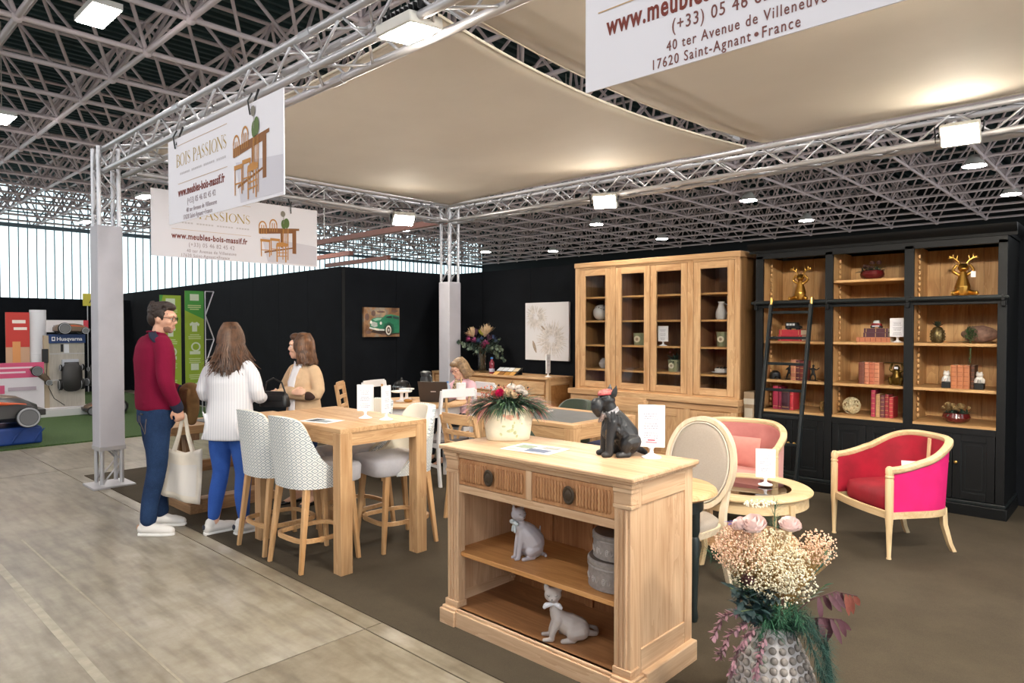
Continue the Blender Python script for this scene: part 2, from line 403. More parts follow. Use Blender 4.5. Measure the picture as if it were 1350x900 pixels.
# hall bay lamps
LAMP = mat('lamp_diffuser', '#fff1d8', .4, emit=BAY, ecol='#fff8f2')
LAMPD = mat('lamp_housing', '#d9d6d0', .5)
def baylamp(x, y, rect, label, z=6.75):
    t = thing('bay_lamp', label, 'lamp', (x, y, z), 0, 'hall bay lamps')
    if rect:
        MB().box(-.5, .5, -.22, .22, 0, .1).build('housing', LAMPD, t, smooth=0); MB().box(-.46, .46, -.19, .19, -.02, 0).build('diffuser', LAMP, t, smooth=0)
    else:
        MB().lathe([(.1, .35), (.16, .3), (.33, .02), (.36, 0)], 18).build('housing', LAMPD, t); MB().lathe([(.32, -.015), (.32, .0)], 18).build('diffuser', LAMP, t)
    MB().tube([(0, 0, .08 if rect else .3), (0, 0, 2.39)], .012, 5).build('rod', LAMPD, t)
    return t
for x, y, rc, lb in ((-12.77, 3.63, 1, 'rectangular bay lamp high above the front truss corner, largest of the hall lamps'), (-20.8, 3.76, 1, 'rectangular bay lamp under the roof at the far left edge'),
    (-38, 10.15, 1, 'small bay lamp beside the truss pillar before the glass wall'), (-29, 9.8, 1, 'small bay lamp just above the rear printed banner'),
    (-4.2, 26, 0, 'round bay lamp just below the large stall floodlight on the right'), (-4.05, 32.5, 0, 'round bay lamp above the black bookcase cornice'),
    (-12.0, 26.8, 0, 'round bay lamp right of the middle, upper of the two above the oak cabinet end'), (-12.2, 33.7, 0, 'round bay lamp just above the gap between oak cabinet and bookcase'),
    (-20.3, 27.8, 0, 'round bay lamp directly under the middle stall floodlight'), (-29.5, 35.5, 0, 'round bay lamp above the left end of the oak cabinet'),
    (-33.1, 32.7, 0, 'round bay lamp nearest the far truss pillar on its right'), (-20.8, 34.9, 0, 'round bay lamp above the glazed middle doors of the oak cabinet'),
    (-29, 22.5, 0, 'round bay lamp just under the left rear floodlight')):
    baylamp(x, y, rc, lb)
for k, (x, y) in enumerate(((-4.8, -2.6), (3.2, -2.6), (-12.8, -2.6), (-20.8, -2.6), (3.2, 3.6), (-4.8, 3.6), (-4.8, -8.8), (3.2, -8.8), (-12.8, -8.8), (-12.8, 9.9), (-20.8, 9.9), (-4.8, 9.9), (3.2, 9.9), (-12.8, 16), (-20.8, 16), (-29, 16), (-4.8, 16))):
    baylamp(x, y, 1, 'added rectangular hall bay lamp out of view above the stalls and the aisle')  # unseen lamps added along the grid to brighten hall and stall

# ================================================================ STALL TRUSSES
def truss(name, label, p0, p1, size=.27, r=.025, pitch=.27, skip=()):
    """square lattice beam; p0, p1 = axis ends"""
    p0, p1 = V(p0), V(p1); d = p1-p0; L = d.length
    t = thing(name, label, 'truss', p0); t.rotation_mode = 'QUATERNION'; t.rotation_quaternion = d.to_track_quat('Z', 'Y')
    h = size/2-r; cm = MB().tube([(0, 0, 0), (0, 0, L)], r, 10).mesh('chord'); cm.materials.append(ALU); cm.polygons.foreach_set('use_smooth', [True]*len(cm.polygons)); cm.set_sharp_from_angle(angle=1.2)
    for sx in (-1, 1):
        for sy in (-1, 1):
            o = link('chord', cm, t); o.location = (sx*h, sy*h, 0)
    n = max(2, int(L/pitch)); st = L/n; bl = math.hypot(2*h, st)
    bmh = MB().tube([(0, 0, -bl/2), (0, 0, bl/2)], r*.38, 6).mesh('brace'); bmh.materials.append(ALU); bmh.polygons.foreach_set('use_smooth', [True]*len(bmh.polygons))
    an = math.atan2(2*h, st)
    for i in range(n):
        z = (i+.5)*st; sg = 1 if i % 2 else -1
        for fx, fy in ((0, -1), (0, 1), (-1, 0), (1, 0)):
            o = link('brace', bmh, t); o.location = (fx*h, fy*h, z)
            o.rotation_euler = (0, sg*an, 0) if fy else (-sg*an, 0, 0)
    for z in [k*2.0 for k in range(1, int(L/2.0)+1)]:
        mb = MB()
        for sx in (-1, 1):
            for sy in (-1, 1): mb.tube([(sx*h, sy*h, z-.06), (sx*h, sy*h, z+.06)], r*1.25, 8)
        mb.build('coupler', ALU, t)
    return t
ZB = 3.275
fb = truss('truss_beam', 'long front lattice truss beam above the aisle edge, carrying printed banners', (-7.78, 2.315, ZB), (2.6, 2.315, ZB))
truss('truss_beam', 'lattice truss beam from the front pillar back to the far corner pillar', (-7.645, 2.47, ZB), (-7.645, 6.66, ZB))
truss('truss_beam', 'rear lattice truss beam above the cabinets carrying two floodlights', (-7.78, 6.80, ZB), (2.6, 6.72, ZB))
truss('truss_beam', 'short cross lattice truss beam above the gap between the two canopies', (-2.95, 2.47, 3.60), (-2.95, 6.58, 3.60))
def pillar(label, x, y, z0, z1, ztop=3.14):
    t = truss('truss_pillar', label, (x, y, .03), (x, y, ztop), .22, .021, .22)
    MB().box(-.19, .19, -.19, .19, -.03, -.01).build('base_plate', ALU, t, bevel=.003)
    MB().box(-.117, .117, -.117, .117, z0-.03, z1-.03).build('cladding', ALUW, t, bevel=.012, smooth=0)
    MB().box(-.121, .121, -.121, .121, z0-.03, z0+.01).build('trim_band', ALU, t, smooth=0)
    return t
pillar('truss pillar clad in grey panels at the front aisle corner', -7.725, 2.245, .37, 2.62, 3.4)
pillar('truss pillar clad in pale panels at the rear corner behind the dining table', -7.68, 6.83, .35, 2.28, 3.4)

# ================================================================ CANOPIES
def fabric_sail(name):
    n = NT(name); t = n.n('ShaderNodeTexNoise'); t.inputs['Scale'].default_value = 2; t.inputs['Detail'].default_value = 4; n.l(n.coord(), t.inputs['Vector'])
    n.l(n.ramp(t.outputs[0], [(.3, '#cdc2b2'), (.7, '#d6ccbd')]), n.b.inputs['Base Color']); n.b.inputs['Roughness'].default_value = .8; n.b.inputs['Specular IOR Level'].default_value = .25
    w = n.n('ShaderNodeTexNoise'); w.inputs['Scale'].default_value = 3; n.l(n.coord((.6, 5, 1)), w.inputs['Vector']); n.bump(w.outputs[0], .12, .02)
    tl = n.n('ShaderNodeBsdfTranslucent'); tl.inputs[0].default_value = (.80, .76, .70, 1); mx = n.n('ShaderNodeMixShader', i_0=.45); n.l(n.b.outputs[0], mx.inputs[1]); n.l(tl.outputs[0], mx.inputs[2]); n.l(mx.outputs[0], n.out.inputs['Surface']); return n.m
SAIL = fabric_sail('beige_stretch_fabric')
def sail(label, c, sags, seam_v, drop=.06, N=36):
    """c: corners A(u0v0) B(u1v0) C(u1v1) D(u0v1); sags inward for edges v0,u1,v1,u0"""
    A, B, Cc, D = [V(p) for p in c]; ctr = (A+B+Cc+D)/4; mb = MB(); vs = []
    def edge(P, Q, t, sg):
        p = P.lerp(Q, t); m = (P+Q)/2; inn = (ctr-m); inn.z = 0; inn.normalize(); return p+inn*sg*4*t*(1-t)
    for i in range(N+1):
        for j in range(N+1):
            u, v = i/N, j/N
            p = (edge(A, B, u, sags[0])*(1-v)+edge(D, Cc, u, sags[2])*v+edge(A, D, v, sags[3])*(1-u)+edge(B, Cc, v, sags[1])*u
                 - (A*(1-u)*(1-v)+B*u*(1-v)+Cc*u*v+D*(1-u)*v))
            p.z -= drop*min(1, 4*u*(1-u)*1.2)*(v/seam_v if v < seam_v else (1-v)/(1-seam_v))
            vs.append(p)
    k = N+1
    mb.add(vs, [(i*k+j, (i+1)*k+j, (i+1)*k+j+1, i*k+j+1) for i in range(N) for j in range(N)])
    t = thing('canopy', label, 'canopy', (0, 0, 0))
    o = mb.build('fabric', SAIL, t, smooth=60); s = o.modifiers.new('solid', 'SOLIDIFY'); s.thickness = .006
    # hem rope along the edges
    mb = MB(); per = [i*k for i in range(N)]+[N*k+j for j in range(N)]+[i*k+N for i in range(N, 0, -1)]+[j for j in range(N, 0, -1)]
    mb.tube([vs[q] for q in per], .010, 6, closed=True); mb.build('hem', mat('canopy_hem', '#cfc6b6', .6), t)
    return t
sail('beige stretched fabric canopy over the middle of the stall, beside the first banner', ((-7.5, 2.52, 3.4), (-3.02, 2.6, 3.4), (-2.97, 6.56, 3.4), (-7.5, 6.66, 3.4)), (.12, .22, .10, .02), .52)
sail('beige stretched fabric canopy behind the large banner at top right', ((-2.84, 2.4, 3.41), (2.5, 2.5, 3.41), (2.5, 6.56, 3.41), (-2.80, 6.56, 3.41)), (.03, .05, .02, -.20), .45)

# ================================================================ FLOODLIGHTS
FL = mat('flood_diffuser', '#ffffff', .3, emit=FLOOD, ecol='#fff5e4')
def flood(label, loc, look, w=.36, d=.26, hang=.22):
    t = thing('floodlight', label, 'lamp', loc); t.rotation_mode = 'QUATERNION'; t.rotation_quaternion = V(look).to_track_quat('-Z', 'Y')
    MB().box(-w/2, w/2, -d/2, d/2, 0, .06).build('housing', LAMPD, t, bevel=.01)
    MB().box(-w/2+.02, w/2-.02, -d/2+.02, d/2-.02, -.006, .001).build('diffuser', FL, t, smooth=0)
    mb = MB(); mb.tube([(-w/2-.01, 0, .03), (-w/2-.01, 0, hang), (w/2+.01, 0, hang), (w/2+.01, 0, .03)], .01, 6); mb.build('bracket', BLACKM, t)
    mb = MB()
    for k in range(9): mb.box(-w/2+.03+k*.036, -w/2+.036+k*.036, -d/2+.03, d/2-.03, .06, .1)
    mb.build('heat_sink', BLACKM, t, smooth=0)
    return t
flood('large flat floodlight under the front truss at the canopy corner, in the upper middle', (-2.84, 2.25, 3.13), (0, .12, -1), .29, .22)
flood('floodlight under the rear truss beam at its middle, above the flowers on the console', (-4.70, 6.60, 3.07), (.35, -.75, -.75), .28, .19)
flood('floodlight under the left truss beam, near the far corner pillar', (-7.46, 5.8, 3.06), (.6, -.3, -1), .30, .22)
flood('floodlight under the rear truss beam at the right, above the bookcase', (-1.16, 6.55, 3.16), (.05, -.8, -.6), .28, .19)

flood('unseen floodlight added under the front truss beam behind the large top right banner', (-.35, 2.40, 3.04), (-.35, 1, -.42), .42, .30)  # added lamp, hidden by the banner, brightens bookcase and back wall
flood('floodlight under the front truss beam beyond the right frame edge', (1.5, 2.40, 3.04), (-.5, 1, -.42), .42, .30)
# ================================================================ PRINTED BANNERS
BVIN = mat('banner_vinyl', '#eceaf2', .55); GOLD = mat('gold_print', '#b79a52', .7); RED = mat('dark_red_print', '#7c3328', .7); GREYP = mat('pale_print', '#cfcbd0', .8)
PW = mat('photo_wood_print', '#c48a48', .7); PW2 = mat('photo_dark_wood_print', '#8d5c33', .7); PG = mat('photo_green_print', '#5d7440', .7); PFL = mat('photo_floor_print', '#d6d3dd', .7)
def serif_text(s, x0, y0, h, w, mb):
    """roman capitals drawn as thick and thin strokes"""
    def st(a, b, t): # stroke
        p, q = V((*a, 0)), V((*b, 0)); d = (q-p).normalized(); nn = V((-d.y, d.x, 0))*t/2
        mb.add([p-nn, q-nn, q+nn, p+nn], [(0, 1, 2, 3)])
    def arc(cx, cy, rx, ry, a0, a1, t0, t1, n=16):
        for i in range(n):
            a = math.radians(a0+(a1-a0)*i/n); b = math.radians(a0+(a1-a0)*(i+1)/n)
            ta = t0+(t1-t0)*abs(math.cos(a)); tb = t0+(t1-t0)*abs(math.cos(b))
            P = lambda g, k: (cx+(rx+k)*math.cos(g), cy+(ry+k*.5)*math.sin(g), 0)
            mb.add([P(a, -ta/2), P(a, ta/2), P(b, tb/2), P(b, -tb/2)], [(0, 1, 2, 3)])
    T, t = h*.13, h*.05
    adv = dict(B=.62, O=.85, I=.34, S=.55, P=.58, A=.75, N=.82); adv[' '] = .3
    tot = sum(adv[c] for c in s)+.1*len(s); k = w/(tot*h); x = x0
    for c in s:
        a = adv[c]*h*k; L = x; R = x+a; m = (L+R)/2
        def ser(px, py): st((px-h*.11*k, py), (px+h*.11*k, py), t)
        if c in 'BPIN':
            if c == 'N':
                st((L+t, y0), (L+t, y0+h), t); st((R-t, y0), (R-t, y0+h), t); st((L+t, y0+h), (R-t, y0), T); ser(L+t, y0); ser(L+t, y0+h); ser(R-t, y0+h)
            else:
                xx = m if c == 'I' else L+T; st((xx, y0), (xx, y0+h), T*k); ser(xx, y0); ser(xx, y0+h)
            if c in 'BP': arc(L+T, y0+h*.75, a*.7, h*.25, -90, 90, t, T*k)
            if c == 'B': arc(L+T, y0+h*.26, a*.82, h*.26, -90, 90, t, T*k)
        elif c == 'O': arc(m, y0+h/2, a*.46, h*.5, 0, 360, t, T*k, 28)
        elif c == 'A':
            st((m, y0+h), (L, y0), t); st((m, y0+h), (R, y0), T*k); st((L+a*.2, y0+h*.35), (R-a*.2, y0+h*.35), t); ser(L, y0); ser(R, y0)
        elif c == 'S':
            arc(m, y0+h*.74, a*.36, h*.25, 30, 200, t, t*1.4); arc(m, y0+h*.26, a*.40, h*.26, -160, 20, t, t*1.4)
            st((m-a*.34, y0+h*.66), (m+a*.36, y0+h*.33), T)
        x += a+.1*h*k
    return mb
def banner(label, loc, rz, w, h, full=True, ties=()):
    t = thing('hanging_banner', label, 'banner', loc, rz)
    MB().box(0, w, 0, .006, 0, h).build('sheet', BVIN, t, smooth=0)
    def at(mb): # 2d print -> local (x, -y, z)
        return mb
    P = Matrix(((1, 0, 0, 0), (0, 0, -1, -.0015), (0, 1, 0, 0), (0, 0, 0, 1)))
    if full:
        mb = MB(P); mb.box(.19, 1.06, h-.064, h-.061, 0, .001); mb.box(.2, 1.06, .295, .298, 0, .001); mb.build('rule', mat('rule_print', '#c9a77c', .7), t, smooth=0)
        mb = MB(P); serif_text('BOIS PASSIONS', .17, .43, .095, .89, mb); mb.build('lettering', GOLD, t, smooth=0, recalc=False)
        mb = MB(P)
        for k in range(26):
            if k % 7 != 6: mb.box(.24+k*.031, .262+k*.031, .362, .378, 0, .0005)
        mb.build('faint_line', GREYP, t, smooth=0)
    else:
        mb = MB(P); mb.box(.06, 1.0, .283, .287, 0, .001); mb.build('rule', mat('rule_print', '#c9a77c', .7), t, smooth=0)
    text('www.meubles-bois-massif.fr', .10 if not full else .087, P @ Tr(.10 if not full else .2, .19 if not full else .2, 0), RED, t, bold=.0022, sx=.66 if not full else .73, space=1.12)
    g = mat('brown_print', '#7d4a45', .7) if not full else mat('light_brown_print', '#a89aa0', .7)
    text('(+33) 05 46 82 45 42', .062, P @ Tr(.62, .125, 0), g, t, align='CENTER', space=1.15, sx=.8)
    text('40 ter Avenue de Villeneuve', .05, P @ Tr(.62, .062, 0), g, t, align='CENTER', space=1.2, sx=.76)
    text('17620 Saint-Agnant', .05, P @ Tr(.655, .012, 0), g, t, align='RIGHT', space=1.2, sx=.76); text('France', .05, P @ Tr(.69, .012, 0), g, t, space=1.2, sx=.76)
    MB(P).lathe([(.007, 0), (.007, .001)], 12, (.674, .028, 0)).build('bullet', g, t)
    # printed photograph: tall table with chairs on a pale floor
    x = lambda u: u
    mb = MB(P); mb.add([(1.26, 0.02, 0), (w-.01, .02, 0), (w-.01, .25, 0), (1.19, .30, 0)], [(0, 1, 2, 3)]); mb.build('photo_floor', PFL, t, smooth=0, recalc=False)
    mb = MB(P)
    zz_ = [.0004]
    def q(*pts, z=None): zz_[0] += .00007; mb.add([(px, py, zz_[0]) for px, py in pts], [tuple(range(len(pts)))])
    q((1.16, .37), (1.66, .42), (1.66, .445), (1.16, .40)); q((1.16, .335), (1.62, .385), (1.62, .42), (1.16, .37))
    q((1.57, .14), (1.62, .14), (1.62, .40), (1.57, .40)); q((1.42, .20), (1.445, .20), (1.445, .37), (1.42, .37)); q((1.22, .12), (1.58, .20), (1.58, .215), (1.22, .14))
    mb.build('photo_table', PW2, t, smooth=0, recalc=False)
    mb = MB(P)
    for cx, zz, s in ((1.2, .34, .9), (1.33, .375, .9)):   # far chair backs
        for i in range(9):
            a0 = PI*i/9; a1 = PI*(i+1)/9
            q((cx+.055*s*math.cos(a0), zz+.08+.075*s*math.sin(a0)), (cx+.055*s*math.cos(a1), zz+.08+.075*s*math.sin(a1)), (cx+.04*s*math.cos(a1), zz+.08+.058*s*math.sin(a1)), (cx+.04*s*math.cos(a0), zz+.08+.058*s*math.sin(a0)))
        for k in (-.048, -.015, .015, .048): q((cx+k*s-.005, zz), (cx+k*s+.005, zz), (cx+k*s+.005, zz+.1), (cx+k*s-.005, zz+.1))
    for cx, zb in ((1.35, .1), (1.23, .08)):
        q((cx-.06, zb+.17), (cx+.06, zb+.17), (cx+.06, zb+.2), (cx-.06, zb+.2))
        for k in (-.055, .045): q((cx+k, zb), (cx+k+.012, zb), (cx+k+.012, zb+.18), (cx+k, zb+.18))
        q((cx-.05, zb+.07), (cx+.05, zb+.07), (cx+.05, zb+.08), (cx-.05, zb+.08))
    q((1.36, .205), (1.50, .215), (1.52, .25), (1.44, .265), (1.37, .25))      # near chair seat
    for k in (1.365, 1.475): q((k, .03), (k+.016, .03), (k+.016, .22), (k, .22))
    for k in (1.44, 1.505): q((k, .06), (k+.012, .06), (k+.016, .43), (k+.006, .43))
    for zz in (.09, .13): q((1.37, zz), (1.50, zz+.01), (1.50, zz+.02), (1.37, zz+.01))
    for k in range(4): q((1.45+k*.015, .25), (1.456+k*.015, .25), (1.46+k*.015, .42), (1.455+k*.015, .42))
    mb.build('photo_chairs', PW, t, smooth=0, recalc=False)
    mb = MB(P)
    for cx, cz, rx, rz_ in ((1.46, .475, .032, .055), (1.495, .49, .036, .06)): q(*[(cx+rx*math.cos(2*PI*i/14), cz+rz_*math.sin(2*PI*i/14)) for i in range(14)], z=.0008)
    mb.build('photo_plant', PG, t, smooth=0, recalc=False)
    mb = MB(P); q(*[(1.45+.03*math.cos(2*PI*i/12), .595+.035*math.sin(2*PI*i/12)) for i in range(12)]); q((1.455, .48), (1.462, .48), (1.462, .57), (1.455, .57)); mb.build('photo_pot', mat('photo_grey_print', '#8b867c', .7), t, smooth=0, recalc=False)
    for tx in ties:
        mb = MB(); mb.tube([(tx, 0, h-.05), (tx+.01, .02, h+.02), (tx, .05, h+.1)], .008, 6); mb.tube([(tx, -.01, h-.08), (tx-.01, -.02, h+.01), (tx+.012, 0, h+.06)], .006, 6); mb.build('cable_tie', BLACKP, t)
    return t
banner('printed vinyl banner hung from the front truss, beside the grey clad pillar', (-5.75, 2.12, 2.42), 0, 1.84, .655, ties=(.17, 1.42))
banner('printed vinyl banner hung from the left truss, lit bright, behind the first one', (-7.47, 2.58, 2.34), PI/2, 1.90, .69, ties=(1.55,))
banner('printed vinyl banner with large lettering at the top right, nearest hanging sign', (-1.6, 2.12, 2.5), 0, 1.84, .655, full=False)
# ================================================================ FURNITURE
def rbox(*a, **k): return MB().box(*a)
# ---------------------------------------------------------------- carved console
def console():
    t = thing('console_cabinet', 'pale oak console with two carved drawers and open shelves, carrying the dog figure and planter', 'console', (-2.19, 2.70, 0))
    hx, f, bk, H = .62, -.285, .285, .97           # half width at top, front y, back y
    bx = .585; bf = f+.035
    mb = MB(); mb.box(-hx, hx, f, bk, H-.022, H); mb.box(-hx+.014, hx-.014, f+.014, bk, H-.036, H-.022); mb.build('top', POAKX, t, bevel=.006)
    for s in (-1, 1):
        # side: stiles, rails and recessed field
        sx = s*bx; i = s*(bx-.022)
        sd = MB().box(min(sx, i), max(sx, i), bf+.06, bk-.06, .16, H-.10).build('side_panel', POAKZ, t, smooth=0)
        sd.location.x = -s*.008
        for y0, y1 in ((bf+.045, bf+.085), (bk-.07, bk)): MB().box(min(sx, i), max(sx, i), y0, y1, .09, H-.036).build('stile', POAKZ, t, bevel=.003)
        for z0, z1 in ((.09, .20), (H-.14, H-.036)): MB().box(min(sx, i), max(sx, i), bf+.085, bk-.07, z0, z1).build('rail', POAKY, t, bevel=.003)
        # fluted pilaster
        x0, x1 = (sx, sx-s*.085); xa, xb = min(x0, x1), max(x0, x1)
        p = MB().box(xa, xb, bf, bf+.05, .1, H-.036).build('pilaster', POAKZ, t, bevel=.003)
        for k in range(3):
            cx = xa+.0215+.021*k
            MB().tube([(cx, bf-.001, .13), (cx, bf-.001, H-.15)], .006, 8).build('flute', POAKZ, p)
        for z0, z1, e in ((H-.145, H-.128, .008), (H-.128, H-.075, .004), (H-.075, H-.055, .010), (H-.055, H-.036, .016), (.1, .135, .010)):
            MB().box(xa-(e if s < 0 else .002), xb+(e if s > 0 else .002), bf-e, bf+.05+e, z0, z1).build('capital' if z0 > .5 else 'pilaster_base', POAKX, t, bevel=.003)
        mb = MB(); mb.box(xa-(.03 if s < 0 else 0), xb+(.03 if s > 0 else 0), f+.0, bf+.09, 0, .085); mb.box(xa-(.02 if s < 0 else 0), xb+(.02 if s > 0 else 0), f+.012, bf+.08, .085, .1); mb.build('plinth_block', POAKX, t, bevel=.005)
        MB().box(min(sx-s*.02, sx+s*.03), max(sx-s*.02, sx+s*.03), bf+.09, bk, 0, .1).build('plinth_side', POAKY, t, bevel=.005)
    mb = MB(); mb.box(-.50, .50, f+.012, f+.05, 0, .085); mb.box(-.50, .50, f+.02, f+.05, .085, .1); mb.build('plinth', POAKX, t, bevel=.004)
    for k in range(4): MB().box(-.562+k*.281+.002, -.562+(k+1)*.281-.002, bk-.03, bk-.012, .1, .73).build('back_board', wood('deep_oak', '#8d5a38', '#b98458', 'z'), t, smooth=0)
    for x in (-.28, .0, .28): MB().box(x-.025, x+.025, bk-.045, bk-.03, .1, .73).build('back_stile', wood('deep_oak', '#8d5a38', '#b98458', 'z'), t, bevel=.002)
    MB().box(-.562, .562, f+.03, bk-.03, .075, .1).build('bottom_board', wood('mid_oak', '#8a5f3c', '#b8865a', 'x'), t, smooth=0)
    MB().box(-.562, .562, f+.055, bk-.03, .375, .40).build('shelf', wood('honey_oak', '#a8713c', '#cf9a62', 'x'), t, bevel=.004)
    MB().box(-.50, .50, bf+.004, bf+.04, .725, .765).build('lower_rail', POAKX, t, bevel=.003)
    MB().box(-.50, .50, bf+.004, bf+.04, H-.062, H-.036).build('upper_rail', POAKX, t, bevel=.003)
    MB().box(-.018, .018, bf+.002, bf+.04, .765, H-.062).build('divider', POAKZ, t, bevel=.002)
    MB().box(-.56, .56, bf+.03, bk-.03, .735, .75).build('drawer_floor', POAKX, t, smooth=0)
    for s in (-1, 1):      # notched shelf supports inside
        mb = MB()
        for k in range(24): mb.box(s*.562, s*.55, bk-.055, bk-.03, .12+k*.025, .132+k*.025)
        stuff(mb.build('notched_strip', POAKZ, t, smooth=0))
    CARV = wood('carved_oak', '#a06c47', '#c8986c', 'z'); BRZ = mat('old_bronze', '#4a3d30', .5, .6, bump=.5, bscale=180)
    fl_ = MB(); pts = [(math.sin(k*1.9)*.002, 0, -.052+k*.0104) for k in range(11)]
    fl_.tube(pts, [.003]+[.0080]*9+[.003], 8); fm = fl_.mesh('carved_flute'); fm.materials.append(CARV); fm.polygons.foreach_set('use_smooth', [True]*len(fm.polygons))
    for s in (-1, 1):
        cx = s*.259
        d = MB().box(cx-.24, cx+.24, bf+.006, bf+.03, .767, H-.064).build('drawer', CARV, t, bevel=.003)
        for k in range(-12, 13):
            if abs(k) < 2: continue
            o = link('flute', fm, d); o.location = (cx+k*.0178, bf+.0035, .8365+(.0 if k % 2 else .002)); o.rotation_euler = (0, 0, 0)
        kb = MB(); kb.lathe([(.012, .0), (.012, .012), (.03, .015), (.034, .021), (.028, .026), (.02, .024), (.012, .029)], 20, sy=1.28, M=Tr(cx, bf+.006, .8365) @ Rx(PI/2)); kb.build('knob', BRZ, d)
    return t
console()

# ---------------------------------------------------------------- high table
def leg_table(name, label, loc, lx, ly, h, leg=.09, top=.03, apron=.085, rz=0, woods=(OAKX, OAKY, OAKZ), over=.0, slate=None):
    t = thing(name, label, 'table', loc, rz)
    WX, WY, WZ = woods; x, y = lx/2, ly/2; bd = .0035
    if slate:
        b = .11
        for x0, x1, y0, y1, m in ((-x, x, -y, -y+b, WX), (-x, x, y-b, y, WX), (-x, -x+b, -y+b, y-b, WY), (x-b, x, -y+b, y-b, WY)):
            MB().box(x0, x1, y0, y1, h-top, h).build('top_border', m, t, bevel=bd)
        MB().box(-x+b, x-b, -y+b, y-b, h-top, h-.002).build('slate_inlay', slate, t, smooth=0)
    else:
        n = 5
        for k in range(n): MB().box(-x, x, -y+k*ly/n+.0006, -y+(k+1)*ly/n-.0006, h-top, h).build('top_plank', WX, t, bevel=.0012, segs=1)
    x -= over; y -= over
    for sx in (-1, 1):
        for sy in (-1, 1):
            MB().box(min(sx*x, sx*(x-leg)), max(sx*x, sx*(x-leg)), min(sy*y, sy*(y-leg)), max(sy*y, sy*(y-leg)), 0, h-top-.0005).build('leg', WZ, t, bevel=bd)
    for s in (-1, 1):
        MB().box(-x+leg, x-leg, s*(y-.008)-(.022 if s > 0 else 0), s*(y-.008)+(.022 if s < 0 else 0), h-top-apron, h-top-.001).build('apron', WX, t, smooth=0)
        MB().box(s*(x-.008)-(.022 if s > 0 else 0), s*(x-.008)+(.022 if s < 0 else 0), -y+leg, y-leg, h-top-apron, h-top-.001).build('apron', WY, t, smooth=0)
    return t
leg_table('high_table', 'tall square legged oak table among patterned bar stools', (-4.355, 2.775, 0), 1.17, .71, .95)

# ---------------------------------------------------------------- bar stools
def diamond(name):
    n = NT(name); tc = n.n('ShaderNodeTexCoord'); sp = n.n('ShaderNodeSeparateXYZ'); n.l(tc.outputs['Object'], sp.inputs[0])
    a = n.n('ShaderNodeMath', operation='ARCTAN2'); n.l(sp.outputs[0], a.inputs[0]); n.l(n.math('MULTIPLY', n.math('SUBTRACT', sp.outputs[1], .12), -1.), a.inputs[1])
    u = n.math('MULTIPLY', a.outputs[0], 5.7); v = n.math('MULTIPLY', sp.outputs[2], 21.)
    tri = lambda x: n.math('ABSOLUTE', n.math('SUBTRACT', n.math('FRACT', x), .5))
    s = n.math('ADD', tri(u), tri(v)); r = n.math('ABSOLUTE', n.math('SUBTRACT', n.math('FRACT', n.math('MULTIPLY', s, 3.)), .5))
    nz = n.n('ShaderNodeTexNoise'); nz.inputs['Scale'].default_value = 260; n.l(tc.outputs['Object'], nz.inputs['Vector'])
    m = n.math('ADD', r, n.math('MULTIPLY', nz.outputs[0], .12))
    n.l(n.ramp(m, [(.24, '#f0eeea'), (.36, '#9fabb2')]), n.b.inputs['Base Color']); n.b.inputs['Roughness'].default_value = .9; n.bump(nz.outputs[0], .2, .002); return n.m
DIAM = diamond('diamond_weave'); PLAINF = mat('light_grey_fabric', '#cfcdd3', .92, var=.04, vscale=40, bump=.25, bscale=500, sheen=.3)
IVORYF = mat('ivory_fabric', '#e2dccd', .92, bump=.2, bscale=500)
def shell(r0, r1, amax, top, bot, cy, N=44, K=10, lean=.05, p=2.6):
    """curved back: grid between angle -amax..amax (0 = rear), returns MB of thick shell"""
    mb = MB()
    def P(a, k, d):
        f = k/K; zt = top(a); zb = bot; z = zb+(zt-zb)*f
        sa, ca = math.sin(a), math.cos(a)
        x = (r0-d)*math.copysign(abs(sa)**(2/p), sa); y = -(r1-d)*math.copysign(abs(ca)**(2/p), ca)
        return V((x*(1+.04*f), cy+y-lean*max(0, ca)*f, z))
    def rng(d):
        return [[P(-amax+2*amax*i/N, k, d) for k in range(K+1)] for i in range(N+1)]
    return rng
def grid_add(mb, G, flip=False):
    m = len(G); k = len(G[0]); vs = [p for r in G for p in r]
    fs = [(i*k+j, (i+1)*k+j, (i+1)*k+j+1, i*k+j+1) for i in range(m-1) for j in range(k-1)]
    return mb.add(vs, [tuple(reversed(f)) for f in fs] if flip else fs)
def thick(GO, GI):
    """closed solid from an outer and an inner grid"""
    mb = MB(); m = len(GO); k = len(GO[0])
    loop = lambda i: [GO[i][j] for j in range(k)]+[GI[i][j] for j in range(k-1, -1, -1)]
    return mb.ring([loop(i) for i in range(m)], True)
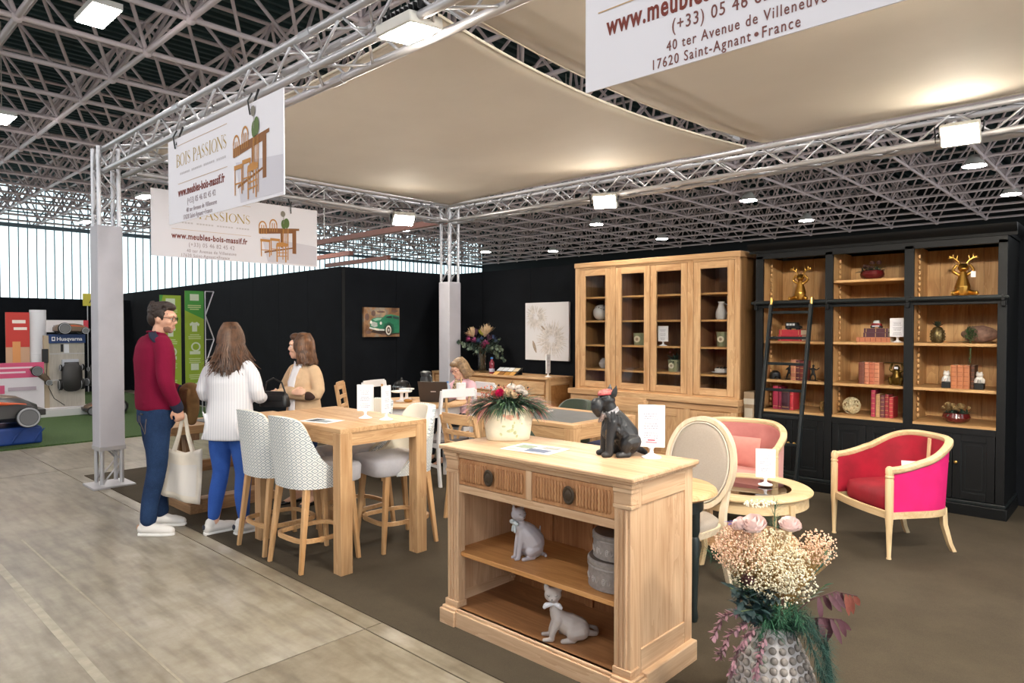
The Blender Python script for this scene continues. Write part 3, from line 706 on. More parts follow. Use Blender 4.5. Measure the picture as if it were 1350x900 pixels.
def bar_stool(label, loc, rz):
    t = thing('bar_stool', label, 'bar stool', loc, rz, 'bar stools around the tall table')
    ez = lambda q: max(0., min(1., q))**2*(3-2*max(0., min(1., q)))
    top = lambda a: .655+.365*(1/(1+math.exp((abs(a)-1.10)*6.0)))-.092*ez((abs(a)-1.5)/.5)
    S = shell(.243, .245, 2.0, top, .545, -.0, lean=.055)
    thick(S(0), S(.022)).build('back_outer', DIAM, t, smooth=60)
    S2 = shell(.243, .245, 1.98, lambda a: top(a)-.004, .549, -.0, lean=.055)
    thick(S2(.0215), S2(.055)).build('back_inner', IVORYF, t, smooth=60)
    mb = MB(); mb.loft([(0, .035, .545, .195, .22), (0, .035, .556, .206, .232), (0, .035, .645, .210, .236), (0, .035, .664, .202, .226), (0, .035, .672, .165, .185), (0, .035, .675, .06, .07)], 32, 6); mb.build('seat', PLAINF, t, smooth=60)
    for sx in (-1, 1):
        for sy in (-1, 1):
            MB().bar((sx*.165, sy*.17, .552), (sx*.195, sy*.215+(-.02 if sy < 0 else 0), 0), .042, .042, (0, 1, 0), .028, .028).build('leg', BEECH['z'], t, bevel=.006)
    mb = MB(); pts = []
    for k in range(28):
        a = 2*PI*k/28; ca, sa = math.cos(a), math.sin(a)
        pts.append((.19*math.copysign(abs(ca)**.5, ca), -.005+.208*math.copysign(abs(sa)**.5, sa), .20))
    mb.sweep(pts, [(-.009, -.014), (.009, -.014), (.009, .014), (-.009, .014)], closed=True); mb.build('footrest', BEECH['x'], t, smooth=50)
    return t
s0 = bar_stool('bar stool with diamond weave back beside the white trainers, first of the aisle pair', (-4.68, 2.50, 0), 0)
dup(s0, (-4.19, 2.49, 0), .03, 'bar stool with diamond weave back in front of the nearest tall table leg')
dup(s0, (-4.10, 3.10, 0), PI-.1, 'bar stool with pale seat facing the aisle, beside the right leg of the tall table')
dup(s0, (-4.62, 3.10, 0), PI+.05, 'bar stool half hidden under the tall table, its ivory back showing')

# ---------------------------------------------------------------- dining chairs
def ladder_chair(label, loc, rz, mw=OAKX, mz=OAKZ, slats=3, seat_m=None, group=None, h=.9, splat=None, name='dining_chair'):
    """faces +y; back at -y"""
    t = thing(name, label, 'chair', loc, rz, group)
    w = .205
    MB().loft([(0, .01, .435, w-.0, .205), (0, .01, .45, w+.015, .22), (0, .01, .47, w+.01, .21)], 24, 5).build('seat', seat_m or mw, t, smooth=50)
    for s in (-1, 1):
        MB().bar((s*.185, .185, .437), (s*.19, .2, 0), .04, .04, (0, 1, 0), .03, .03).build('leg', mz, t, bevel=.004)
        mb = MB(); mb.sweep([(s*.19, -.235, 0), (s*.19, -.2, .25), (s*.19, -.195, .45), (s*.192, -.225, .7), (s*.194, -.275, h-.02)], [(-.014, -.019), (.014, -.019), (.014, .019), (-.014, .019)], up=(0, 1, 0)); mb.build('back_post', mz, t, bevel=.004, smooth=40)
    for z, y, hh in ([(h-.045, -.268, .085)]+[(h-.16-.1*k, -.24+.012*k, .04) for k in range(slats)]):
        pts = [(x, y-.022*math.cos(x/.2*PI/2), z) for x in (-.19, -.12, -.05, .05, .12, .19)]
        mb = MB(); mb.sweep(pts, [(-.009, -hh/2), (.009, -hh/2), (.009, hh/2), (-.009, hh/2)]); mb.build('crest_rail' if hh > .05 else 'slat', mw, t, smooth=40, bevel=.003)
    if splat:
        for s in (-1, 1):
            mb = MB(); mb.sweep([(s*.03, -.2, .47), (s*.05, -.215, .58), (s*.12, -.235, .7), (s*.14, -.265, h-.06)], [(-.012, -.008), (.012, -.008), (.012, .008), (-.012, .008)], up=(0, 1, 0)); mb.build('back_splat', splat, t, smooth=50)
    for s in (-1, 1): MB().box(s*.19-.011, s*.19+.011, -.18, .18, .385, .435).build('seat_rail', mz, t, bevel=.003)
    for y in (-.195, .185): MB().box(-.18, .18, y-.011, y+.011, .385, .435).build('seat_rail', mw, t, bevel=.003)
    for s in (-1, 1): MB().bar((s*.19, -.2, .2), (s*.19, .19, .2), .02, .025).build('stretcher', mz, t, smooth=0)
    return t
WPAINT = mat('white_painted_wood', '#e9e8ea', .45)
GREYSEAT = mat('grey_brown_seat', '#6d6768', .9, bump=.2, bscale=300)
ladder_chair('white chair with oak splats in its back, at the far left of the dining table', (-6.62, 4.96, 0), -PI/2+.25, WPAINT, WPAINT, 0, None, 'white chairs with oak splats', .97, OAKZ)
ladder_chair('white chair with oak splats seen from behind, between the laptop table and the console', (-5.36, 4.70, 0), PI/2-.2, WPAINT, WPAINT, 0, GREYSEAT, 'white chairs with oak splats', .99, OAKZ)
ladder_chair('oak ladder back chair seen from behind just left of the flower planter', (-4.12, 4.02, 0), .0, OAKX, OAKZ, 4, None, None, .9)
ladder_chair('oak chair seen edge on, its slanted back before the black wall', (-6.10, 4.23, 0), -.75, OAKX, OAKZ, 2, None, None, 1.03)
NAVY = mat('navy_fabric', '#32385c', .9, bump=.2, bscale=300)
ladder_chair('oak chair with navy blue seat at the far side of the slate topped table', (-3.84, 5.56, 0), PI, OAKX, OAKZ, 0, NAVY, None, .9)
# white dining table with oak top
def round_table():
    t = thing('dining_table', 'white dining table with round oak top, carrying the laptop and cake dome', 'table', (-6.08, 4.9, 0), .75)
    MB().loft([(0, 0, .735, .55, .50), (0, 0, .74, .57, .52), (0, 0, .758, .57, .52), (0, 0, .765, .56, .51)], 48, 2.3).build('top', OAKX, t, smooth=40)
    MB().loft([(0, 0, .63, .49, .44), (0, 0, .734, .49, .44)], 48, 2.6).build('apron', WPAINT, t, smooth=40)
    for sx in (-1, 1):
        for sy in (-1, 1): MB().bar((sx*.36, sy*.32, .73), (sx*.36, sy*.32, 0), .075, .075, (0, 1, 0), .045, .045).build('leg', WPAINT, t, bevel=.004)
    return t
round_table()
SLATE = mat('slate', '#5e5f62', .55, var=.12, vscale=8, bump=.15, bscale=40)
leg_table('dining_table', 'oak table with grey slate inlay in front of the glazed cabinet', (-4.15, 5.02, 0), 1.2, .95, .775, .10, .035, .10, slate=SLATE)
# green upholstered tub chairs
GREENF = mat('dark_green_fabric', '#3c463a', .92, var=.08, vscale=60, bump=.3, bscale=420, sheen=.2)
def green_chair(label, loc, rz):
    t = thing('upholstered_chair', label, 'chair', loc, rz, 'green upholstered chairs')
    S = shell(.25, .25, 1.75, lambda a: .50+.33*(1/(1+math.exp((abs(a)-1.2)*5))), .40, 0, lean=.06)
    thick(S(0), S(.05)).build('backrest', GREENF, t, smooth=60)
    MB().loft([(0, .02, .38, .2, .2), (0, .02, .40, .225, .225), (0, .02, .46, .225, .225), (0, .02, .485, .18, .18), (0, .02, .488, .08, .08)], 28, 3).build('seat', GREENF, t, smooth=60)
    for sx in (-1, 1):
        for sy in (-1, 1): MB().bar((sx*.16, sy*.16, .385), (sx*.2, sy*.2, 0), .036, .036, (0, 1, 0), .022, .022).build('leg', BLACKM, t)
    return t
gc = green_chair('dark green upholstered chair with its rounded back beside the flower planter', (-3.99, 4.44, 0), 0.)
dup(gc, (-4.50, 5.60, 0), PI, 'dark green upholstered chair at the far side of the slate topped table')

# ---------------------------------------------------------------- left trestle table
def trestle():
    t = thing('trestle_table', 'thick topped oak trestle table behind the man in the red jumper', 'table', (-6.20, 2.74, 0), 0)
    for k in range(4): MB().box(-.25+k*.125+.0008, -.25+(k+1)*.125-.0008, -.60, .62, .695, .765).build('top_plank', wood('rough_oak', '#a97f55', '#d9b283', 'y'), t, bevel=.006)
    OZ = wood('brown_oak', '#7d5d42', '#a8835f', 'z'); OY = wood('brown_oak', '#7d5d42', '#a8835f', 'y'); OX = wood('brown_oak', '#7d5d42', '#a8835f', 'x')
    for s in (-1, 1):
        for q in (-1, 1): MB().bar((q*.04, s*.34, .70), (q*.17, s*.34, .075), .085, .07, (0, 1, 0)).build('leg', OZ, t, bevel=.004)
        MB().box(-.24, .24, s*.34-.05, s*.34+.05, 0, .08).build('foot_beam', OX, t, bevel=.005)
        MB().box(-.22, .22, s*.34-.04, s*.34+.04, .635, .695).build('top_beam', OX, t, bevel=.004)
    MB().box(-.03, .03, -.34, .34, .32, .42).build('stretcher', OY, t, bevel=.004)
    MB().box(.10, .24, -.29, .29, .0, .12).build('foot_plank', OY, t, bevel=.004)
    return t
trestle()

# ---------------------------------------------------------------- sideboard
def sideboard():
    t = thing('sideboard', 'long low oak sideboard against the black wall under the white painting', 'sideboard', (-7.0, 7.2, 0))
    x0, x1, f, b, h = -1.2, 1.13, -.25, .29, .93
    MB().box(x0-.02, x1+.015, f-.02, b, h-.03, h).build('top', OAKX, t, bevel=.004)
    MB().box(x0, x1, f+.015, b, .08, h-.03).build('body', wood('dim_oak', '#8f5f35', '#b88550', 'x'), t, smooth=0)
    for s, xx in ((1, x1), (-1, x0)): 
        for y0, y1 in ((f, f+.07), (b-.07, b)): MB().box(xx-.03, xx+.006, y0, y1, 0, h-.031).build('corner_post', OAKZ, t, bevel=.003)
        MB().box(xx-.03, xx+.005, f+.07, b-.07, h-.11, h-.031).build('side_rail', OAKY, t, bevel=.002); MB().box(xx-.03, xx+.005, f+.07, b-.07, .08, .16).build('side_rail', OAKY, t, bevel=.002)
    n = 4; w = (x1-x0-.1)/n
    for k in range(n):
        a = x0+.05+k*w
        d = MB().box(a+.006, a+w-.006, f-.006, f+.02, h-.23, h-.06).build('drawer', OAKX, t, bevel=.003); MB().ell((a+w/2, f-.018, h-.145), .014).build('knob', BLACKM, d)
        d = MB().box(a+.006, a+w-.006, f-.006, f+.02, .12, h-.25).build('door', OAKZ, t, bevel=.003); MB().box(a+.07, a+w-.07, f-.010, f-.004, .2, h-.33).build('door_field', OAKZ, d, bevel=.004); MB().ell((a+w-.04, f-.018, .5), .014).build('knob', BLACKM, d)
    MB().box(x0+.05, x1-.05, f+.005, f+.03, 0, .12).build('plinth', OAKX, t, smooth=0)
    return t
sideboard()

# ---------------------------------------------------------------- glazed oak cabinet
def frame_door(t, name, x0, x1, z0, z1, y, st, ms, panel=None, glass=None, th=.024, knob=None, inset=.010):
    mx, mz = ms
    d = MB().box(x0, x0+st, y, y+th, z0, z1).build(name, mz, t, bevel=.003)
    MB().box(x1-st, x1, y, y+th, z0, z1).build('stile', mz, d, bevel=.003)
    for a, b in ((z0, z0+st), (z1-st, z1)): MB().box(x0+st, x1-st, y, y+th, a, b).build('rail', mx, d, bevel=.003)
    if panel: MB().box(x0+st-.002, x1-st+.002, y+inset, y+th-.002, z0+st-.002, z1-st+.002).build('field', panel, d, smooth=0)
    if glass: MB().box(x0+st, x1-st, y+.010, y+.014, z0+st, z1-st).build('pane', glass, d, smooth=0)
    if knob: MB().lathe([(.008, 0), (.007, .012), (.014, .02), (.012, .028), (.004, .032)], 12, M=Tr(knob[0], y, knob[1]) @ Rx(PI/2)).build('knob', knob[2], d)
    return d
CABGL = glassmat('cabinet_glass', (.97, .98, .98), .01, .04)
def cabinet():
    t = thing('display_cabinet', 'large oak display cabinet with four glazed doors over panelled cupboards', 'cabinet', (-4.25, 7.13, 0))
    X = 1.09; f, b = -.26, .33; zb, zt = .84, 2.41
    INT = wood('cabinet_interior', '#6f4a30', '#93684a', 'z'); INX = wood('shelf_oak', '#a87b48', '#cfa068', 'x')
    # base
    MB().box(-X-.05, X+.03, f-.09, b, .775, zb).build('ledge', OAKX, t, bevel=.005)
    MB().box(-X-.03, X+.01, f-.05, b, .705, .775).build('frieze', OAKX, t, smooth=0)
    MB().box(-X-.03, X+.01, f-.04, b, .0, .70).build('base_body', wood('dim_oak', '#8f5f35', '#b88550', 'z'), t, smooth=0)
    MB().box(-X-.04, X+.02, f-.075, f-.03, 0, .09).build('plinth', OAKX, t, bevel=.004)
    cols = ((-1.02, -.55), (-.48, 0.), (0., .48), (.55, 1.03))
    for x0, x1 in cols: frame_door(t, 'cupboard_door', x0+.004, x1-.004, .10, .695, f-.07, .085, (OAKX, OAKZ), OAKZ)
    for x0, x1 in ((-X-.03, -1.02), (-.55, -.48), (.48, .55), (1.03, X+.01)): MB().box(x0, x1, f-.072, f-.04, .09, .705).build('stile', OAKZ, t, bevel=.003)
    # upper case
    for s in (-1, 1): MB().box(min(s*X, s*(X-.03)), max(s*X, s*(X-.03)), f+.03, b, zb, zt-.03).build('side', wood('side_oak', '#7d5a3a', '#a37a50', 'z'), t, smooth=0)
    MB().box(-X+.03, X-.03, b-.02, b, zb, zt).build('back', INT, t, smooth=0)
    MB().box(-X-.01, X+.01, f-.01, b, zt-.06, zt).build('top', OAKX, t, bevel=.005)
    MB().box(-X, X, f+.004, f+.04, zt-.085, zt-.06).build('top_rail', OAKX, t, smooth=0)
    MB().box(-X, X, f+.004, f+.04, zb, zb+.02).build('bottom_rail', OAKX, t, smooth=0)
    for x0, x1 in ((-X, -1.02), (-.55, -.48), (.48, .55), (1.03, X)): MB().box(x0, x1, f, f+.04, zb, zt-.06).build('stile', OAKZ, t, bevel=.003)
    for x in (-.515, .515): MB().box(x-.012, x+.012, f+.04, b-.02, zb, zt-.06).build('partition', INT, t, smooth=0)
    for z in (1.09, 1.39, 1.69, 1.985):
        for x0, x1 in ((-X+.03, -.527), (-.503, .503), (.527, X-.03)): MB().box(x0, x1, f+.06, b-.02, z-.022, z).build('shelf', INX, t, bevel=.002)
    for x0, x1 in cols: frame_door(t, 'glazed_door', x0+.004, x1-.004, zb+.024, zt-.088, f+.002, .078, (OAKX, OAKZ), None, CABGL)
    return t
cabinet()

# ---------------------------------------------------------------- black bookcase with ladder
BLK = mat('black_paint', '#0b0d0f', .5, spec=.3, var=.15, vscale=3, bump=.06, bscale=60); BLKE = mat('worn_black_paint', '#1a1f21', .45, spec=.3)
BRASS = mat('brass', '#b8924e', .3, .9)
BOY = wood('bookcase_oak', '#a87c4b', '#d8b07c', 'z'); BOX_ = wood('bookcase_oak', '#a87c4b', '#d8b07c', 'x')
def bookcase():
    t = thing('bookcase', 'tall black bookcase with oak lined open shelves and panelled cupboards below', 'bookcase', (-1.93, 7.13, 0))
    X = 1.06; f, b = -.26, .38
    st = [(-X, -X+.075), (-.375, -.305), (.305, .38), (X-.065, X)]
    bays = [(-X+.075, -.375), (-.305, .305), (.38, X-.065)]
    for a, c in st: MB().box(a, c, f, f+.035, .13, 2.33).build('stile', BLK, t, bevel=.003)
    for s in (-1, 1): MB().box(min(s*X, s*(X-.025)), max(s*X, s*(X-.025)), f+.03, b, .1, 2.38).build('side', BLK, t, smooth=0)
    for x in (-.34, .3425): 
        MB().box(x-.014, x+.014, f+.035, b-.02, .1, 2.34).build('partition', BOY, t, smooth=0)
    for s in (-1, 1): MB().box(min(s*(X-.025), s*(X-.032)), max(s*(X-.025), s*(X-.032)), f+.04, b-.02, .76, 2.33).build('side_lining', BOY, t, smooth=0)
    n = 18; w = (2*X-.05)/n
    for k in range(n): MB().box(-X+.025+k*w+.001, -X+.025+(k+1)*w-.001, b-.02, b-.006, .1, 2.33).build('back_board', BOY, t, smooth=0)
    # cornice
    MB().box(-X, X, f, f+.04, 2.30, 2.385).build('frieze', BLK, t, bevel=.003)
    prof = [(0, 2.36), (-.012, 2.36), (-.016, 2.385), (-.03, 2.40), (-.055, 2.42), (-.065, 2.44), (-.07, 2.455), (0, 2.455)]
    mb = MB(); mb.prism([(f+y, z) for y, z in prof], 'x', -X-.065, X+.065); mb.build('cornice', BLK, t, smooth=30)
    for s in (-1, 1):
        mb = MB(); mb.prism([(s*X-s*y, z) for y, z in prof], 'y', f-.0, b); mb.build('cornice_return', BLK, t, smooth=30)
    MB().box(-X, X, f, b, 2.385, 2.45).build('top', BLK, t, smooth=0)
    # ladder rail band
    MB().box(-X, X, f-.004, f+.034, 1.80, 1.875).build('rail_band', BLK, t, bevel=.003)
    mb = MB(); mb.tube([(-X-.02, f-.055, 1.85), (X+.02, f-.055, 1.85)], .016, 10); mb.build('ladder_rail', BLKE, t)
    for x in (-X+.02, -.34, .345, X-.02):
        mb = MB(); mb.box(x-.02, x+.02, f-.012, f, 1.79, 1.88); mb.box(x-.012, x+.012, f-.07, f-.01, 1.825, 1.87); mb.box(x-.014, x+.014, f-.05, f-.01, 1.78, 1.83); mb.build('rail_bracket', BLK, t, bevel=.003)
    for i, (a, c) in enumerate(bays):
        zs = [1.875, 1.465, 1.07]
        MB().box(a-.02, c+.02, f+.03, b-.02, 1.815, 1.875).build('shelf', BOX_, t, smooth=0)
        for z in zs[1:]: MB().box(a-.018, c+.018, f+.04, b-.02, z-.025, z).build('shelf', BOX_, t, bevel=.003)
        if i == 1: MB().box(a-.018, c+.018, f+.05, b-.02, 2.03, 2.055).build('shelf', BOX_, t, bevel=.003)
        MB().box(a-.01, c+.01, f+.01, b-.02, .735, .765).build('base_board', BOX_, t, smooth=0)
        MB().box(a, c, f+.001, f+.035, .69, .745).build('middle_rail', BLK, t, bevel=.003)
        for s, xx in ((1, a), (-1, c)):   # notched shelf supports
            mb = MB()
            for k in range(30): mb.ell((xx+s*.012-.02*s, f+.24, .80+k*.05), (.012, .012, .02), 8, 4)
            stuff(mb.build('notched_strip', BOY, t))
        m = (a+c)/2
        for x0, x1, kx in ((a+.004, m-.002, m-.03), (m+.002, c-.004, m+.03)):
            d = frame_door(t, 'cupboard_door', x0, x1, .135, .69, f+.004, .06, (BLK, BLK), BLK, None, .028, (kx, .45, BRASS), .014)
            mb = MB()
            for (p, q) in (((x0+.062, .197), (x1-.062, .197)), ((x0+.062, .628), (x1-.062, .628)), ((x0+.062, .197), (x0+.062, .628)), ((x1-.062, .197), (x1-.062, .628))):
                mb.bar((p[0], f+.014, p[1]), (q[0], f+.014, q[1]), .008, .008)
            for (p, q) in (((x0+.09, .225), (x1-.09, .225)), ((x0+.09, .60), (x1-.09, .60)), ((x0+.09, .225), (x0+.09, .60)), ((x1-.09, .225), (x1-.09, .60))):
                mb.bar((p[0], f+.017, p[1]), (q[0], f+.017, q[1]), .006, .006)
            mb.build('moulding', BLKE, d, smooth=0)
    MB().box(-X-.02, X+.02, f-.02, b, 0, .10).build('plinth', BLK, t, bevel=.006); MB().box(-X-.01, X+.01, f-.01, b, .10, .13).build('plinth_moulding', BLKE, t, bevel=.006)
    MB().box(-X+.02, X-.02, f+.04, b-.03, .10, .12).build('cupboard_floor', BLK, t, smooth=0)
    return t
bookcase()
def ladder():
    t = thing('library_ladder', 'black ladder leaning on the rail of the black bookcase', 'ladder', (-2.60, 6.40, 0))
    L = lambda s, z: V((s*(.195+.0*z), .40*z/1.86-.0, z))
    for s in (-1, 1):
        MB().bar(L(s, 0), L(s, 1.83), .028, .055, (0, 1, 0)).build('rail', BLKE, t, bevel=.006)
        mb = MB(); mb.tube([L(s, 1.83)+V((0, .0, 0)), L(s, 1.86)+V((0, -.0, .03)), L(s, 1.86)+V((0, .03, .012))], .014, 8); mb.build('hook', BRASS, t)
    for k in range(7):
        z = .24+k*.252; MB().bar(L(-1, z), L(1, z), .028, .018, (0, 1, 0)).build('rung', BLKE, t, bevel=.004)
    return t
ladder()

# ---------------------------------------------------------------- velvet tub armchairs
def velvet(name, c, c2):
    n = NT(name); t = n.n('ShaderNodeTexNoise'); t.inputs['Scale'].default_value = 5; t.inputs['Detail'].default_value = 5; n.l(n.coord(), t.inputs['Vector'])
    n.l(n.ramp(t.outputs[0], [(.35, c), (.65, c2)]), n.b.inputs['Base Color']); n.b.inputs['Roughness'].default_value = .75
    n.b.inputs['Sheen Weight'].default_value = .5; n.b.inputs['Sheen Roughness'].default_value = .35; n.b.inputs['Sheen Tint'].default_value = (*lin(c2), 1); return n.m
CREAMW = {a: wood('cream_beech', '#c2a277', '#e0c8a0', a, grain=.7) for a in 'xyz'}
def tub_armchair(label, loc, rz, inner, outer, seat, w=.66, d=.60, arm=.62, back=.80, stile=True):
    """faces +y, origin under the middle"""
    t = thing('tub_armchair', label, 'armchair', loc, rz)
    hw, yb, yf = w/2, -d/2, d/2; N = 40; r = hw
    plan = []      # from front right round the back to front left
    cy = yb+.30
    for k in range(8): plan.append((hw, yf-(yf-cy)*k/8, k/8*.35))
    for k in range(N+1):
        a = PI*k/N; ca, sa = math.cos(a), math.sin(a)
        plan.append((hw*math.copysign(abs(ca)**.8, ca), cy-(cy-yb)*abs(sa)**.8, .35+.65*min(1, sa*1.0)))
    for k in range(7, -1, -1): plan.append((-hw, yf-(yf-cy)*k/8, k/8*.35))
    ease = lambda q: q*q*(3-2*q)
    zt = lambda q: arm+(back-arm)*ease(q)
    n = len(plan)
    rim = [(x*(1+.03*q), y-.03*q*(1 if y < cy else 0), zt(q)) for x, y, q in plan]
    mb = MB(); sec = [(-.026, -.012), (-.014, -.026), (.014, -.026), (.026, -.012), (.026, .010), (.013, .02), (-.013, .02), (-.026, .010)]
    mb.sweep(rim, sec); mb.build('top_rim', CREAMW['x'], t, smooth=50)
    def gridp(ins, z0, ztop, K=8):
        G = []
        for i, (x, y, q) in enumerate(plan):
            nx, ny = (x/hw, 0) if y >= cy else (x/hw, (y-cy)/(cy-yb)); l = math.hypot(nx, ny) or 1; nx /= l; ny /= l
            row = []
            for k in range(K+1):
                f = k/K; z = z0+(zt(q)-ztop-z0)*f; e = 1+.03*q*f
                row.append(V(((x-nx*ins)*e, (y-ny*ins)-.03*q*f*(1 if y < cy else 0), z)))
            G.append(row)
        return G
    A = gridp(-.004, .325, .018); B = gridp(.010, .325, .018); C = gridp(.026, .34, .02)
    thick(A, B).build('outer_cover', outer, t, smooth=60); thick(B, C).build('inner_cover', inner, t, smooth=60)
    # seat rail and seat
    rail = [(x*.985, y*.985, .305) for x, y, q in plan]
    mb = MB(); mb.sweep(rail, [(-.012, -.024), (.014, -.024), (.014, .024), (-.012, .024)]); mb.build('seat_rail', CREAMW['x'], t, smooth=50)
    fr = [(-hw+.01+(2*hw-.02)*k/10, yf-.005+.025*math.sin(PI*k/10), .305) for k in range(11)]
    mb = MB(); mb.sweep(fr, [(-.013, -.024), (.013, -.024), (.013, .024), (-.013, .024)]); mb.build('front_rail', CREAMW['x'], t, smooth=50)
    mb = MB()
    rows = []
    for z, k in ((.31, .90), (.33, .955), (.40, .965), (.435, .93), (.45, .80), (.458, .5), (.46, .1)): rows.append((0, .015, z, (hw-.03)*k, (d/2-.018)*k))
    mb.loft(rows, 36, 4.2); mb.build('seat_cushion', seat, t, smooth=60)
    for s in (-1, 1):
        mb = MB(); mb.lathe([(.013, 0), (.017, .004), (.016, .012), (.013, .02), (.021, .22), (.026, .29), (.027, arm-.07), (.024, arm-.055), (.028, arm-.05), (.028, arm-.04), (.024, arm-.035), (.027, arm-.02), (.026, arm+.01), (.015, arm+.025), (.004, arm+.028)], 16, (s*(hw-.002), yf, 0)); mb.build('front_leg', CREAMW['z'], t)
        mb = MB(); mb.sweep([(s*(hw-.10), yb+.065, .32), (s*(hw-.095), yb+.06, .2), (s*(hw-.085), yb+.02, .06), (s*(hw-.08), yb-.01, 0)], [(-.017, -.017), (.017, -.017), (.017, .017), (-.017, .017)], up=(0, 1, 0), scale=[1.1, 1.05, .85, .8]); mb.build('back_leg', CREAMW['z'], t, smooth=50)
    if stile:
        MB().bar((0, yb+.026, .33), (0, yb-.002, back-.02), .030, .016, (0, 1, 0)).build('back_stile', CREAMW['z'], t, bevel=.004)
    return t
RV, RV2, MV = velvet('crimson_velvet', '#8e0b24', '#b31433'), velvet('red_velvet_seat', '#7d0a1c', '#9c1128'), velvet('magenta_velvet', '#c4025c', '#d80d6d')
PV, PV2 = velvet('salmon_velvet', '#b06c68', '#c5827c'), velvet('salmon_velvet_seat', '#c18480', '#d19a93')
face = lambda dx, dy: math.atan2(-dx, dy)
tub_armchair('crimson and magenta velvet armchair with pale wood frame in front of the bookcase', (-1.37, 5.60, 0), face(-.62, -.78), RV, MV, RV2, .62, .56)
tub_armchair('salmon pink velvet armchair with pale wood rim behind the round coffee table', (-2.50, 5.37, 0), face(.22, -.97), PV, velvet('pale_pink_velvet', '#cf9a98', '#dba9a6'), PV2, .72, .60, .66, .80, False)
def cushion(name, label, loc, rz, m, w=.36, h=.24, th=.1, tilt=-.35, cat='cushion'):
    mb = MB(); N = 14; T = []; Bt = []
    for i in range(N+1):
        T.append([]); Bt.append([])
        for j in range(N+1):
            u, v = i/N*2-1, j/N*2-1; k = (max(0, 1-u*u)*max(0, 1-v*v))**.45; e = 1-.06*(1-abs(u*v))*(abs(u)**3+abs(v)**3)*.5
            T[-1].append(V((u*w/2*e, th/2*k, v*h/2*e))); Bt[-1].append(V((u*w/2*e, -th/2*k-.001, v*h/2*e)))
    grid_add(mb, T); grid_add(mb, Bt, True)
    o = mb.build(name, m, None, smooth=60); o.location = loc; o.rotation_euler = (tilt, 0, rz); return tag(o, label, cat)
cushion('cushion', 'salmon pink velvet cushion leaning in the pink armchair', (-2.52, 5.42, .575), face(.05, -1), velvet('rose_velvet', '#b9726a', '#cc897e'), .40, .25, .11, .22)
# ---------------------------------------------------------------- round coffee table with glass
def coffee():
    t = thing('coffee_table', 'round pale wood coffee table with dark glass top and curved legs', 'table', (-2.05, 4.57, 0), .4)
    R = .43
    mb = MB(); prof = [(R-.13, .475), (R-.02, .472), (R+.002, .483), (R+.004, .492), (R-.008, .502), (R-.02, .507), (R-.12, .507), (R-.135, .498), (R-.13, .475)]
    rings = [[(r*math.cos(2*PI*j/56), r*math.sin(2*PI*j/56), z) for r, z in prof[:-1]] for j in range(56)]
    mb.ring(rings, False, True); mb.build('top_rim', CREAMW['x'], t, smooth=40)
    mb = MB(); rings = [[(r*math.cos(2*PI*j/56), r*math.sin(2*PI*j/56), z) for r, z in ((R-.05, .40), (R-.024, .40), (R-.028, .472), (R-.05, .472))] for j in range(56)]
    mb.ring(rings, False, True); mb.build('apron', CREAMW['x'], t, smooth=40)
    MB().lathe([(R-.131, .490), (R-.131, .498)], 56).build('glass_top', glassmat('smoked_glass', (.42, .38, .40), .01, .16), t)
    for k in range(4):
        a = PI/4+k*PI/2; ca, sa = math.cos(a), math.sin(a); P = lambda r, z: (r*ca, r*sa, z)
        mb = MB(); mb.sweep([P(R-.04, .46), P(R-.035, .38), P(R-.06, .25), P(R-.07, .12), P(R-.05, .04), P(R-.035, 0)], [(-.022, -.018), (.022, -.018), (.022, .018), (-.022, .018)], up=(-sa, ca, 0), scale=[1.2, 1.15, .9, .75, .72, .8]); mb.build('leg', CREAMW['z'], t, smooth=50, bevel=.004)
    mb = MB(); mb.lathe([(R-.09, .13), (R-.082, .14), (R-.09, .15)], 48); mb.build('lower_shelf', OAKX, t, smooth=40)
    return t
coffee()
# ---------------------------------------------------------------- round table with dark legs behind the console, medallion chair
def side_round():
    t = thing('round_table', 'small round oak table on dark turned legs just behind the console', 'table', (-2.0, 3.36, 0))
    MB().lathe([(.26, .675), (.285, .68), (.305, .695), (.30, .71), (.285, .72)], 48).build('top', OAKX, t, smooth=40)
    DK = mat('dark_green_paint', '#17201f', .45)
    mb = MB(); mb.lathe([(.23, .60), (.23, .675)], 40); mb.build('apron', DK, t, smooth=40)
    for k in range(4):
        a = k*PI/2; mb = MB(); mb.lathe([(.02, 0), (.028, .03), (.022, .08), (.03, .3), (.034, .45), (.026, .47), (.034, .5), (.034, .61)], 14, (.20*math.cos(a), .20*math.sin(a), 0)); mb.build('leg', DK, t)
    return t
side_round()
LIMED = {a: wood('limed_wood', '#c9b498', '#e6d6bd', a, grain=.7) for a in 'xyz'}
LINEN = mat('taupe_linen', '#a0958a', .95, var=.05, vscale=120, bump=.35, bscale=420)
